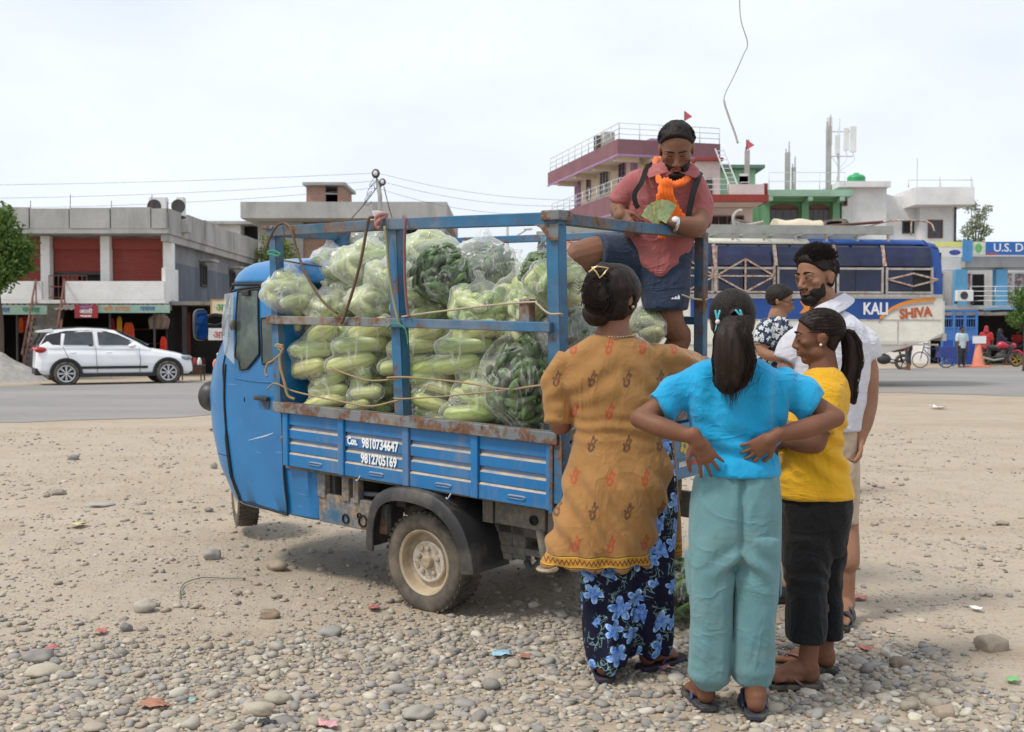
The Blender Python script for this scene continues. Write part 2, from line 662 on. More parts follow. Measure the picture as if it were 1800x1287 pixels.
def rock(px,py,w_px,h_px,label,seed,col,name='stone',squash=None,yaw=0.0,angular=0.0):
 c=G(px,py+h_px*0.45)
 k=FPX/c.y
 rx,rz=w_px/k/2,h_px/k/2
 v,f=ICO3
 q=v*(1+0.34*vnoise(v*1.3+seed*3.7,seed)[:,None]+0.15*vnoise(v*2.8+seed,seed+5)[:,None])
 if angular:
  q=np.sign(q)*np.abs(q)**(1-angular)
 q=q*np.array([rx,rx*0.8,rz])
 cy,sy=math.cos(yaw),math.sin(yaw)
 q=np.stack([q[:,0]*cy-q[:,1]*sy,q[:,0]*sy+q[:,1]*cy,q[:,2]],1)
 me=bpy.data.meshes.new(name)
 me.from_pydata(q.tolist(),[],f.tolist())
 at=me.attributes.new('col','FLOAT_COLOR','POINT')
 at.data.foreach_set('color',np.tile(np.array([*col,1.0]),len(q)))
 o=link_mesh(name,me,M_STONE,None,True)
 o.location=(c.x,c.y,gz(c.x,c.y)+rz*0.62)
 tag(o,label,'stone')
 return o
GREY,TAN,DARK=(0.30,0.29,0.27),(0.42,0.37,0.29),(0.20,0.195,0.19)
rock(255,1068,38,26,'pale rounded stone alone on the dirt left of the rear wheel',1,(0.42,0.39,0.33))
rock(372,982,34,24,'grey round stone on the dirt below the front wheel',2,GREY)
rock(485,999,36,22,'brown half-buried stone under the front of the truck bed',3,(0.33,0.27,0.20))
rock(473,1083,34,18,'small brown stone with crumbs between the pale stone and rear wheel',4,(0.27,0.20,0.14),angular=0.2)
rock(222,1104,22,18,'grey stone just below the pale rounded stone',5,DARK)
rock(68,1153,52,24,'dark flat stone beside the red wrapper at the left',6,(0.23,0.215,0.205),yaw=0.3)
rock(78,1178,56,22,'big flat tan stone in the gravel at the far left',7,TAN)
rock(455,1245,60,24,'largest flat tan stone at the bottom left of centre',8,TAN,yaw=-0.2)
rock(490,1224,46,22,'sandy stone just above the largest flat tan stone',9,(0.38,0.34,0.27))
rock(735,1252,62,24,'long grey stone in the gravel at bottom centre',10,(0.33,0.31,0.27),yaw=0.5)
rock(580,1112,40,20,'grey angular stone where dirt meets gravel near the wheel',12,GREY,angular=0.2)
rock(1742,1126,50,32,'brown angular rock on the dirt at the right edge',13,(0.29,0.245,0.19),angular=0.3,yaw=0.4)
rock(1722,1124,22,16,'small dark stone touching the angular rock at right',14,DARK,angular=0.2)
rock(1660,1248,36,28,'brown upright stone at the bottom right in the gravel',15,(0.33,0.26,0.20),angular=0.25)
rock(1580,1160,40,18,'dark brown stone right of the yellow-shirt girl\'s sandals',16,(0.24,0.19,0.14),angular=0.2)
rock(1762,918,24,10,'brown stone alone on the far dirt at right',17,(0.28,0.23,0.18))
rock(104,872,26,12,'dark clod on the far dirt at left',18,(0.24,0.21,0.18),angular=0.2)
rock(376,818,12,16,'small upright stone just left of the truck nose',19,GREY)
rock(130,803,20,10,'dark pointed stone on the dirt near the road at left',20,DARK,angular=0.3)
rock(172,898,46,12,'low flat grey stone right of the dark clod',21,(0.36,0.34,0.31))
# -- litter --
def paper_mat(name,col,spec=0.5):
 return plain(name,col,0.55,0.12,30,0.3,90,0.003,spec=spec)
def litter(px,py,w_px,h_px,mat,label,seed,name='wrapper',cat='wrapper'):
 c=G(px,py)
 k=FPX/c.y
 w=0.82*w_px/k
 dpt=min(w*1.5,(h_px/k)*c.y/CAMH*0.85)
 n=9
 u=np.linspace(-0.5,0.5,n)
 X,Y=np.meshgrid(u,u)
 q=np.stack([X.ravel(),Y.ravel(),np.full(X.size,seed*1.37)],1)
 z=(fbm(q*2.6,seed,2)*0.24+0.16)*min(w,dpt)
 xx=X.ravel()*w*(1+0.25*vnoise(q*1.7,seed+3))
 yy=Y.ravel()*dpt*(1+0.25*vnoise(q*1.9,seed+9))
 i=(np.arange(n-1)[:,None]*n+np.arange(n-1)[None]).ravel()
 me=bpy.data.meshes.new(name)
 me.from_pydata(np.stack([xx,yy,z],1).tolist(),[],np.stack([i,i+1,i+n+1,i+n],1).tolist())
 o=link_mesh(name,me,mat,None,True)
 o.location=(c.x,c.y,gz(c.x,c.y)+0.012)
 o.rotation_euler=(0,0,seed*0.7%1.0-0.5)
 s=o.modifiers.new('thickness','SOLIDIFY')
 s.thickness=0.0012
 return tag(o,label,cat)
_red,_yel,_cya,_whi,_grn,_brn,_pnk,_blu=(paper_mat('litter_'+n,c)for n,c in(('red',(0.42,0.13,0.11)),('yellow',(0.50,0.46,0.20)),('cyan',(0.25,0.48,0.48)),('white',(0.72,0.72,0.72)),('green',(0.18,0.45,0.16)),('rust',(0.36,0.16,0.10)),('pink',(0.60,0.32,0.33)),('blue',(0.30,0.50,0.62))))
litter(178,1117,22,12,_red,'red crumpled wrapper above the dark flat stone at left',1)
litter(92,1145,18,10,_red,'red wrapper tucked behind the dark flat stone',2)
litter(138,940,26,12,_yel,'yellow paper scrap on the dirt at far left',3,'paper_scrap','paper')
litter(370,921,12,11,_blu,'pale blue plastic bit left of the front wheel',4,'plastic_scrap','plastic')
litter(337,1238,14,10,_cya,'turquoise plastic bit in the gravel at bottom left',5,'plastic_scrap','plastic')
litter(272,1249,60,14,_brn,'rust-red torn wrapper strip in the bottom-left gravel',6)
litter(577,1281,36,14,_pnk,'pink and white wrapper at the bottom edge of the gravel',7)
litter(880,1156,40,9,_blu,'pale blue torn strip in the gravel left of the navy skirt',8,'plastic_scrap','plastic')
litter(922,1162,24,8,_brn,'rust-red strip touching the pale blue strip',9)
litter(1780,1198,22,13,_grn,'bright green plastic scrap at the lower right edge',10,'plastic_scrap','plastic')
litter(1716,1075,18,9,_whi,'white paper scrap on the dirt above the angular rock',11,'paper_scrap','paper')
litter(1650,719,26,12,_whi,'white crumpled bag on the dirt beside the road at right',12,'plastic_bag','bag')
litter(1510,1056,26,9,_red,'red wrapper right of the white-shirt man\'s leg',13)
litter(1521,1143,20,9,_red,'red wrapper in front of the black sandals',14)
litter(658,1076,22,8,_red,'red scrap on the dirt left of the rear wheel',15)
litter(383,757,24,6,_brn,'rust-red strip on the dirt beside the road left of the truck',16)
litter(1170,1182,26,8,_pnk,'pink scrap by the woman\'s right sandal',17)
litter(470,1279,34,12,plain('litter_black',(0.03,0.03,0.035),0.4),'black plastic scrap at the bottom edge of the gravel',18,'plastic_scrap','plastic')
tw=[G(316,1062),G(318,1047),G(330,1037),G(362,1031),G(400,1029),G(432,1030)]
tag(MB().tube([p+Vector((0,0,gz(p.x,p.y)+0.012))for p in spline(tw,4)],0.0035,5).build('wire',plain('grey_wire',(0.22,0.21,0.19),0.6),None,True),'bent grey wire lying on the dirt left of the truck','wire')
# -- THE BLUE CARGO THREE-WHEELER
def rotm(y,p,r):
 cy,sy,cp,sp,cr,sr=math.cos(y),math.sin(y),math.cos(p),math.sin(p),math.cos(r),math.sin(r)
 return Matrix(((cy,-sy,0),(sy,cy,0),(0,0,1)))@Matrix(((cp,0,-sp),(0,1,0),(sp,0,cp)))@Matrix(((1,0,0),(0,cr,-sr),(0,sr,cr)))
TR=rotm(R(140.8944),R(1.5609),R(-1.8412))
TT=Vector((0.17699,4.45708,CAMH-0.39505))
TM=Matrix.Translation(TT)@TR.to_4x4()
TRi=TR.transposed()
def LP(px,py,v=0.0,axis=1):
 d=TRi@ray(px,py)
 o=TRi@(Vector((0,0,CAMH))-TT)
 t=(v-o[axis])/d[axis]
 return o+d*t
def W2T(p):
 return TRi@(Vector(p)-TT)
def rust_paint(name,col,rust=(0.13,0.072,0.042),lo=0.5,hi=0.62,scale=9,dust=True,rough=0.5):
 t=NT(name)
 n=t.noise(5,5)
 c=t.ramp(n,[(0.3,tuple(x*0.78 for x in col)),(0.7,tuple(min(1,x*1.18)for x in col))])
 n2=t.noise(scale,9,rough=0.72)
 m=t.ramp(n2,[(lo,0.0),(hi,1.0)])
 rc=t.ramp(t.noise(40,4),[(0.3,tuple(x*0.6 for x in rust)),(0.7,tuple(x*1.7 for x in rust))])
 c=t.mix(m,c,rc)
 if dust:
  n3=t.noise(3.5,6,t.mapv((1,1,1),loc=(4,1,2)))
  c=t.mix(t.ramp(n3,[(0.48,0.0),(0.8,0.5)]),c,(0.34,0.28,0.21))
 rgh=t.mix(m,(rough,rough,rough),(0.9,0.9,0.9))
 t.bsdf(c,rgh,0,t.bump(t.math('ADD',n2,t.noise(90,3)),0.35,0.004),0.4)
 return t.m
def body_blue():
 t=NT('blue_body_paint')
 n=t.noise(2.2,5)
 c=t.ramp(n,[(0.3,(0.010,0.135,0.34)),(0.7,(0.016,0.190,0.46))])
 z=t.sep(t.obj())[2]
 low=t.ramp(t.math('ADD',t.math('MULTIPLY',z,-1.6),t.math('MULTIPLY',t.noise(7,7,rough=0.7),0.8)),[(1.0,0.0),(1.9,0.55)])
 c=t.mix(low,c,(0.30,0.245,0.175))
 ch=t.ramp(t.noise(34,3,t.mapv((1,1,0.6))),[(0.71,0.0),(0.74,1.0)])
 c=t.mix(t.math('MULTIPLY',ch,0.55),c,(0.25,0.24,0.22))
 sc=t.ramp(t.noise(14,4,t.mapv((0.35,1,6),rot=(0,R(12),0))),[(0.70,0.0),(0.73,0.6)])
 c=t.mix(t.math('MULTIPLY',sc,0.5),c,(0.42,0.52,0.62))
 t.bsdf(c,t.ramp(n,[(0.2,0.30),(0.8,0.42)]),0,t.bump(t.noise(3.2,4),0.30,0.03),0.5,**{'Coat Weight':0.25,'Coat Roughness':0.2})
 return t.m
def panel_blue():
 t=NT('blue_panel_paint')
 n=t.noise(3.0,5)
 c=t.ramp(n,[(0.3,(0.009,0.135,0.35)),(0.7,(0.013,0.172,0.43))])
 g=t.n('NewGeometry')
 up=t.sep(t.n('VectorTransform',{0:g.outputs['Normal']},vector_type='NORMAL',convert_from='WORLD',convert_to='OBJECT').outputs[0])[2]
 ledge=t.ramp(up,[(0.12,0.0),(0.5,1.0)])
 n2=t.noise(13,8,rough=0.7)
 m=t.math('MULTIPLY',ledge,t.ramp(n2,[(0.28,0.35),(0.6,1.0)]))
 c=t.mix(m,c,(0.50,0.40,0.27))
 n4=t.noise(5,7,t.mapv((1,1,0.35),loc=(2,3,1)),0.7)
 c=t.mix(t.ramp(n4,[(0.52,0.0),(0.76,0.6)]),c,(0.27,0.235,0.18))
 n5=t.noise(26,4)
 c=t.mix(t.ramp(n5,[(0.70,0.0),(0.75,0.9)]),c,(0.12,0.075,0.045))
 t.bsdf(c,0.42,0,t.bump(t.noise(2.5,3),0.25,0.02),0.5)
 return t.m
M_BLUE,M_PANEL=body_blue(),panel_blue()
M_CAGE=rust_paint('cage_paint',(0.030,0.135,0.265),lo=0.54,hi=0.64)
M_CAGE2=rust_paint('cage_paint_rusty',(0.034,0.12,0.21),lo=0.44,hi=0.58,scale=7)
M_RAIL=rust_paint('lower_rail_rust',(0.17,0.19,0.20),(0.125,0.062,0.036),lo=0.46,hi=0.56,scale=11)
M_CHAS=rust_paint('chassis_dusty',(0.055,0.15,0.25),(0.21,0.155,0.10),lo=0.36,hi=0.58,scale=5,rough=0.7)
M_CHAS2=rust_paint('chassis_grey',(0.10,0.105,0.10),(0.17,0.13,0.09),lo=0.45,hi=0.65,scale=6,rough=0.75)
M_BLACKP=plain('black_plastic',(0.022,0.022,0.024),0.45,0.3,4,0.2,160,0.002,dirt=(0.19,0.165,0.135),dirt_amt=(0.46,0.86),dirt_scale=3.5)
M_RUBBER=plain('tyre_rubber',(0.030,0.029,0.028),0.85,0.25,6,0.3,120,0.003,dirt=(0.24,0.195,0.145),dirt_amt=(0.38,0.78),dirt_scale=6)
M_RIM=plain('dusty_rim',(0.40,0.32,0.22),0.62,0.2,9,0.2,90,0.002,dirt=(0.20,0.15,0.10),dirt_amt=(0.5,0.72),dirt_scale=7)
M_HUBS=plain('hub_silver',(0.50,0.46,0.41),0.5,0.15,12,0.2,90,0.002,dirt=(0.30,0.22,0.14),dirt_amt=(0.42,0.7),dirt_scale=11)
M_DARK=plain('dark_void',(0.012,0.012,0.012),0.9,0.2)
M_SEAL=plain('door_seal',(0.012,0.013,0.016),0.7,0.2)
M_GLASS=None
def dusty_glass():
 t=NT('dusty_glass')
 n=t.noise(7,6,rough=0.65)
 c=t.ramp(n,[(0.25,(0.016,0.020,0.020)),(0.5,(0.045,0.062,0.052)),(0.78,(0.135,0.165,0.15))])
 t.bsdf(c,t.ramp(n,[(0.3,0.06),(0.8,0.35)]),0,None,0.6)
 return t.m
M_GLASS=dusty_glass()
def clear_plastic():
 t=NT('clear_visor')
 n=t.noise(9,5)
 t.bsdf((0.55,0.60,0.62),0.18,0,None,0.5,Alpha=t.ramp(n,[(0.3,0.12),(0.7,0.34)]))
 return t.m
M_WHITEP=plain('white_letter_paint',(0.78,0.80,0.82),0.6,0.08,20,0.1)
M_ORANGE=plain('indicator_orange',(0.75,0.16,0.03),0.25,0.1,12,0)
M_CHROME=plain('mirror_metal',(0.30,0.32,0.30),0.4,0.2,12,0.1,metal=0.6)
truck=thing('cargo_three_wheeler','blue three-wheeled cargo truck with caged bed full of bagged cucumbers','truck',mat4=TM)
BL,BW=1.79,1.225
MB().span((0.0,-0.02,-0.34),(1.76,-BW+0.02,-0.31)).build('bed_floor',M_CHAS2,truck)
MB().span((1.755,-0.03,-0.31),(1.775,-BW+0.03,0.40)).build('headboard',M_BLUE,truck)
MB().span((0.0,-BW+0.02,-0.32),(1.74,-BW-0.01,-0.05)).build('far_side_panel',M_PANEL,truck)
def side_panel(u0,u1,w0t,w1t,w0b,w1b):
 prof=[(0.0,0.0),(0.235,0.0),(0.245,-0.016),(0.30,-0.012),(0.335,0.0),(0.49,0.0),(0.50,-0.016),(0.555,-0.012),(0.59,0.0),(0.735,0.0),(0.745,-0.006),(0.785,0.004),(1.0,0.004)]
 a,b=u0-0.022,u1+0.022
 vs=[]
 for u in(a,b):
  t=(u-u0)/(u1-u0)
  top,bot=w0t+(w1t-w0t)*t,w0b+(w1b-w0b)*t
  for f,d in prof:
   vs.append((u,d,top+(bot-top)*f))
 n=len(prof)
 m=MB().add(vs,[(i,i+1,n+i+1,n+i)for i in range(n-1)])
 o=m.build('side_panel',M_PANEL,truck,fix=False)
 s=o.modifiers.new('thickness','SOLIDIFY');s.thickness=0.012;s.offset=-1
 uc=(u0+u1)/2-0.02
 wc=(w0b+w1b)/2+0.028
 q=MB()
 q.rings([[(uc+sx*math.copysign(abs(math.cos(k))**0.4,math.cos(k))*0.052,0.0035+dv,wc+math.copysign(abs(math.sin(k))**0.6,math.sin(k))*0.011*sc)for k in np.linspace(0,2*PI,20,endpoint=False)]for sx,sc,dv in((1.0,1.0,0.0),(0.97,0.85,0.005),(0.80,0.45,0.006),(0.76,0.35,0.001))],cap=False)
 q.build('slot',M_PANEL,o)
 return o
divs=[1.735,1.301,0.857,0.434,0.005]
def topw(u):return-0.046+0.003*u
def botw(u):return-0.331+0.007*u
for i in range(4):
 side_panel(divs[i],divs[i+1],topw(divs[i]),topw(divs[i+1]),botw(divs[i]),botw(divs[i+1]))
for i,u in enumerate(divs):
 uu=u+(0.012 if i==4 else(-0.012 if i==0 else 0))
 MB().span((uu-0.021,-0.012,botw(u)-0.004),(uu+0.021,0.013,topw(u)+0.004)).build('panel_stiffener',M_PANEL,truck,bevel=0.006)
MB().span((-0.004,-0.03,-0.345),(0.016,0.02,0.0)).build('corner_plate',M_CAGE2,truck,bevel=0.004)
for px,py in((634,842),(793,873)):
 a=LP(px,py-6,0.0)
 MB().tube(spline([a,a+Vector((0,0.012,-0.014)),a+Vector((0.006,0.018,-0.026)),a+Vector((0.016,0.016,-0.02))],4),0.004,6).build('hook',M_PANEL,truck,True)
def rail(name,a,b,w,h,mat,bev=0.004,jag=0):
 return MB().bar(a,b,w,h).build(name,mat,truck,bevel=bev)
rail('lower_rail',(1.80,0.0,-0.020),(-0.03,0.0,-0.028),0.055,0.052,M_RAIL)
rail('lower_rail',(0.0,0.0,-0.022),(0.0,-BW,-0.022),0.05,0.05,M_RAIL)
rail('lower_rail',(0.0,-BW,-0.022),(1.78,-BW,-0.022),0.05,0.05,M_RAIL)
def post(a,b,w,mat):
 a,b=Vector(a),Vector(b)
 o=MB()
 o.bar(a+Vector((0,0,0)),b,w,0.008,up=(0,1,0))if False else None
 d=b-a
 e1,e2=Vector((1,0,0)),Vector((0,1,0))
 for s in(0,1):
  pts=[]
  for e in(a,b):
   if s==0:
    q=[e+e1*(-w/2),e+e1*(w/2),e+e1*(w/2)-e2*0.007,e-e1*(w/2)-e2*0.007]
   else:
    q=[e-e1*(w/2),e-e1*(w/2)-e2*w,e-e1*(w/2-0.007)-e2*w,e-e1*(w/2-0.007)-e2*0.0072]
   pts.append(q)
  o.rings(pts)
 return o.build('post',mat,truck,bevel=0.0015)
post((1.778,0.012,-0.03),(1.806,0.012,0.885),0.052,M_CAGE)
post((0.893,0.012,-0.03),(0.940,0.012,0.885),0.058,M_CAGE)
post((-0.02,0.012,-0.30),(0.012,0.012,0.885),0.060,M_CAGE)
post((0.0,-BW+0.04,-0.25),(0.0,-BW+0.05,0.865),0.05,M_CAGE2)
post((0.90,-BW,-0.03),(0.92,-BW,0.86),0.05,M_CAGE)
post((1.78,-BW+0.03,-0.03),(1.80,-BW+0.03,0.86),0.05,M_CAGE)
q=LP(597,440,1.79,0)
post((1.78,q.y+0.02,-0.03),(1.79,q.y+0.02,0.875),0.055,M_CAGE)
rail('top_rail',(1.835,0.0,0.878),(0.94,0.002,0.884),0.05,0.050,M_CAGE2)
rail('top_rail',(0.94,0.002,0.884),(-0.03,0.0,0.872),0.05,0.052,M_CAGE)
rail('top_rail',(0.0,0.03,0.875),(0.004,-0.62,0.862),0.05,0.048,M_CAGE2)
rail('top_rail',(0.004,-0.62,0.862),(0.0,-BW+0.02,0.862),0.05,0.048,M_CAGE2)
rail('top_rail',(0.0,-BW+0.01,0.868),(1.80,-BW+0.01,0.868),0.045,0.04,M_CAGE)
rail('top_rail',(1.80,0.02,0.877),(1.80,-BW,0.868),0.05,0.046,M_CAGE2)
rail('mid_rail',(1.83,0.022,0.428),(0.92,0.022,0.431),0.035,0.042,M_RAIL)
rail('mid_rail',(0.92,0.022,0.431),(-0.0,0.022,0.430),0.035,0.042,M_CAGE)
rail('mid_rail',(0.0,-BW+0.0,0.43),(1.80,-BW+0.0,0.43),0.035,0.04,M_CAGE)
rail('mid_rail',(1.79,0.0,0.43),(1.79,-BW,0.43),0.035,0.04,M_CAGE)
MB().span((0.045,-0.055,0.863),(-0.05,0.045,0.905)).build('gusset',M_RAIL,truck,bevel=0.006)
MB().prism([(-0.03,0),(0.10,0),(0.06,-0.018),(0.012,-0.07),(-0.03,-0.07)],(0.0,0.019,0.853),(1,0,0),(0,0,1),(0,1,0),0.006).build('gusset',M_RAIL,truck)
MB().span((1.86,-0.03,0.89),(1.775,0.035,0.908)).build('gusset',M_RAIL,truck,bevel=0.004)
MB().span((0.165,-0.01,0.44),(0.110,0.034,0.545)).build('hinge_stub',M_RAIL,truck,bevel=0.004)
tg=MB().span((-0.035,-0.03,-0.33),(-0.012,-BW+0.03,-0.06)).build('tailgate',rust_paint('tailgate_paint',(0.10,0.22,0.36),lo=0.55,hi=0.66),truck,bevel=0.004)
_pc=[plain('painted_'+n,c,0.6,0.2,30)for n,c in(('red',(0.50,0.06,0.05)),('yellow',(0.60,0.42,0.08)),('white',(0.6,0.6,0.6)))]
for i in range(9):
 v=-0.12-i*0.125
 for k in range(5):
  a=2*PI*k/5+i
  MB().ell((-0.0365,v+0.026*math.cos(a),-0.17+0.026*math.sin(a)),(0.002,0.017,0.017),n=10,m=4).build('painted_petal',_pc[(i+(k%2)*0)%3],tg)
 MB().span((-0.0375,v-0.05,-0.27),(-0.0352,v+0.05,-0.245)).build('painted_dash',_pc[(i+1)%3],tg)
for w in(-0.12,-0.225):
 MB().bar((-0.036,-0.05,w),(-0.036,-BW+0.05,w),0.012,0.008).build('tailgate_rib',M_PANEL,truck)
MB().tube(spline([LP(1010,760,0.0,0)+Vector((-0.02,0,0)),LP(1012,800,0,0)+Vector((-0.03,0,0)),LP(1004,850,0,0)+Vector((-0.04,0,0)),LP(996,862,0,0)+Vector((-0.03,0,0))],5),0.006,6).build('tailgate_chain',M_CHAS2,truck,True)
FACE=(PI/2,0,PI)
def side_text(s,px,py,size,sx=1.0):
 q=LP(px,py,0.006)
 lettering(s,size,M_WHITEP,truck,(q.x,0.0045,q.z),(PI/2,R(0),PI),bold=0.0022,depth=0.0008,sx=sx,name='phone_number')
side_text('Con.',619,776,0.050,0.72)
side_text('9810734647',667,783,0.064,0.77)
side_text('9812705169',665,810,0.065,0.75)
# -- chassis under the bed
MB().span((1.55,-0.06,-0.45),(1.06,-0.10,-0.60)).build('chassis_beam',M_CHAS,truck,bevel=0.006)
MB().span((1.06,-0.18,-0.42),(0.0,-0.24,-0.52)).build('chassis_beam',M_CHAS2,truck,bevel=0.006)
MB().span((1.55,-BW+0.10,-0.42),(0.0,-BW+0.06,-0.55)).build('chassis_beam',M_CHAS2,truck,bevel=0.006)
for u in(1.5,1.0,0.45,0.08):
 MB().span((u-0.03,-0.10,-0.46),(u+0.03,-BW+0.1,-0.345)).build('cross_member',M_CHAS2,truck)
for u,s in((1.52,0.03),(1.34,0.026),(1.265,0.02)):
 MB().span((u-s,-0.05,-0.47),(u+s,-0.09,-0.335)).build('bed_bracket',M_CHAS,truck,bevel=0.005)
for px,py,r in((608,912,0.019),(638,916,0.024),(632,907,0.012)):
 c=LP(px,py,-0.058)
 MB().lathe([(r*1.35,0),(r*1.3,0.006),(r,0.006),(r*0.95,-0.004),(0.001,-0.004)],c,(0,1,0),16).build('chassis_hole',M_DARK,truck)
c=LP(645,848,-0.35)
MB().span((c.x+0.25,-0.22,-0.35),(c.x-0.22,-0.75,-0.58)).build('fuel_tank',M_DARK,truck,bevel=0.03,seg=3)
MB().tube([LP(612,858,-0.10),LP(640,868,-0.10),LP(672,870,-0.10)],0.012,8).build('exhaust_pipe',M_CHAS,truck,True)
for px0,py0,px1,py1 in((880,888,905,985),(905,890,928,985)):
 a,b=LP(px0,py0,-0.20),LP(px1,py1,-0.20)
 MB().span((a.x,-0.18,a.z),(b.x,-0.23,b.z)).build('spring_hanger',M_CHAS2,truck,bevel=0.006)
a,b=LP(872,880,-0.10),LP(960,935,-0.10)
MB().span((a.x,-0.09,a.z),(b.x,-0.14,b.z)).build('rear_bracket',M_CHAS2,truck,bevel=0.006)
c=LP(938,915,-0.085)
MB().lathe([(0.022,0),(0.022,0.008),(0.016,0.008),(0.015,0.001),(0.001,0.001)],c+Vector((0,-0.003,0)),(0,1,0),16).build('chassis_hole',M_DARK,truck)
a,b=LP(950,930,-0.10),LP(962,1000,-0.10)
MB().tube([a,b],0.022,12).build('prop_leg',M_CHAS2,truck,True)
MB().lathe([(0.001,0.008),(0.044,0.008),(0.05,0.0),(0.044,-0.008),(0.001,-0.008)],b,(0,0,1),18).build('prop_foot',M_RIM,truck)
lp=[LP(925,985,-0.26),LP(935,1000,-0.26),LP(950,985,-0.26),LP(960,950,-0.26)]
MB().tube(spline(lp,5),0.016,8).build('leaf_spring_end',M_CHAS2,truck,True)
MB().bar((0.95,-0.2,-0.60),(0.05,-0.2,-0.58),0.05,0.03).build('leaf_spring',M_CHAS2,truck)
# -- wheels
def wheel(cu,cv,cw,rad,wid,steer=0.0,sign=1):
 wob=bpy.data.objects.new('wheel',None)
 COL.objects.link(wob)
 wob.parent=truck
 wob.location=(cu,cv,cw)
 wob.rotation_euler=(0,0,steer)
 h=wid/2
 r0=0.64*rad
 prof=[(r0,-h*0.72),(r0*1.05,-h*0.86),(rad*0.78,-h*1.0),(rad*0.90,-h*0.97),(rad*0.965,-h*0.84),(rad*0.99,-h*0.62),(rad*0.995,0),(rad*0.99,h*0.62),(rad*0.965,h*0.84),(rad*0.90,h*0.97),(rad*0.78,h*1.0),(r0*1.05,h*0.86),(r0,h*0.72)]
 m=MB().lathe(prof,(0,0,0),(0,1,0),56)
 tyre=m.build('tyre',M_RUBBER,wob,True)
 tr=MB()
 n=44
 for k in range(n):
  a=2*PI*k/n
  for(off,vv,ww,dd)in((0,-0.30,0.34,0.0),(0.5,0.30,0.34,0.0),(0.25,0.78,0.22,-0.030),(0.75,-0.78,0.22,-0.030)):
   b=a+off*2*PI/n
   rr=rad*(1.0+dd*1.2)-0.001
   c=Vector((rr*math.cos(b),vv*h,rr*math.sin(b)))
   rot=Matrix.Rotation(-b,3,'Y')@Matrix.Rotation(0.3*(1 if vv>0 else-1),3,'X')
   if abs(vv)>0.5:
    rot=rot@Matrix.Rotation(-0.75*(1 if vv>0 else-1),3,'Z')
   tr.box(c,(0.004,ww*wid*0.85,0.019),rot)
 tr.build('tread',M_RUBBER,wob)
 s=sign
 rp=[(r0*1.0,0.70),(r0*1.05,0.80),(r0*1.0,0.86),(r0*0.93,0.80),(r0*0.90,0.60),(r0*0.86,0.30),(r0*0.80,0.22),(r0*0.70,0.22),(r0*0.66,0.30)]
 rim=MB().lathe([(a,b*h*s)for a,b in rp],(0,0,0),(0,1,0),40).build('rim',M_RIM,wob,True,angle=40)
 MB().lathe([(a,b*h*s)for a,b in((r0*0.66,0.30),(r0*0.645,0.42),(r0*0.60,0.46),(r0*0.50,0.40),(r0*0.30,0.34),(r0*0.22,0.36),(0.001,0.36))],(0,0,0),(0,1,0),40).build('wheel_disc',M_HUBS,wob,True,angle=40)
 MB().lathe([(a,b*h*s)for a,b in((r0*0.20,0.34),(r0*0.20,0.62),(r0*0.17,0.70),(r0*0.10,0.72),(0.001,0.66))],(0,0,0),(0,1,0),20).build('hub',M_RIM,wob,True,angle=40)
 for k in range(5):
  a=2*PI*k/5+0.3
  MB().lathe([(0.012,0.30*h*s),(0.012,0.52*h*s),(0.007,0.56*h*s),(0.001,0.56*h*s)],(r0*0.40*math.cos(a),0,r0*0.40*math.sin(a)),(0,1,0),6).build('wheel_nut',M_RIM,wob)
  a+=PI/5
  MB().lathe([(r0*0.115,0.452*h*s),(r0*0.10,0.44*h*s),(0.001,0.438*h*s)],(r0*0.525*math.cos(a),0,r0*0.525*math.sin(a)),(0,1,0),12).build('disc_hole',M_RIM,wob)
 return wob
wheel(0.795,-0.110,-0.690,0.238,0.165,0.02,1)
wheel(0.770,-BW+0.115,-0.690,0.236,0.165,0.0,-1)
c=LP(436,876,-0.60)
wheel(c.x+0.03,-0.60,-0.672,0.225,0.13,R(-30),1)
MB().tube([(0.77,-0.2,-0.69),(0.77,-BW+0.2,-0.69)],0.04,10).build('rear_axle',M_CHAS2,truck,True)
MB().tube([(c.x,-0.615,-0.67),(c.x-0.08,-0.615,-0.40)],0.035,10).build('front_fork',M_DARK,truck,True)
def mudguard(vout,vin):
 path=spline([(1.118,-0.655),(1.105,-0.52),(1.055,-0.405),(0.955,-0.345),(0.80,-0.330),(0.63,-0.360),(0.51,-0.445),(0.445,-0.56),(0.425,-0.665)],6)if False else None
 pts=[(1.118,-0.650),(1.108,-0.52),(1.06,-0.405),(0.96,-0.345),(0.80,-0.328),(0.63,-0.356),(0.51,-0.440),(0.445,-0.555),(0.420,-0.668)]
 sp=spline([(a,0,b)for a,b in pts],5)
 cu,cw=0.77,-0.70
 rings=[]
 s=1 if vout>vin else-1
 for i,p in enumerate(sp):
  d=unit(Vector((p.x-cu,0,p.z-cw)))
  def at(v,r):return Vector((p.x,v,p.z))+d*r
  rings.append([at(vin,0.0),at(vout-s*0.03,0.0),at(vout-s*0.010,-0.006),at(vout,-0.022),at(vout+s*0.004,-0.056),at(vout+s*0.004,-0.066),at(vout-s*0.006,-0.066),at(vout-s*0.008,-0.026),at(vout-s*0.035,-0.012),at(vin,-0.010)])
 return MB().rings(rings).build('mudguard',M_BLACKP,truck,True,angle=35)
mudguard(0.035,-0.22)
mudguard(-BW-0.02,-BW+0.22)
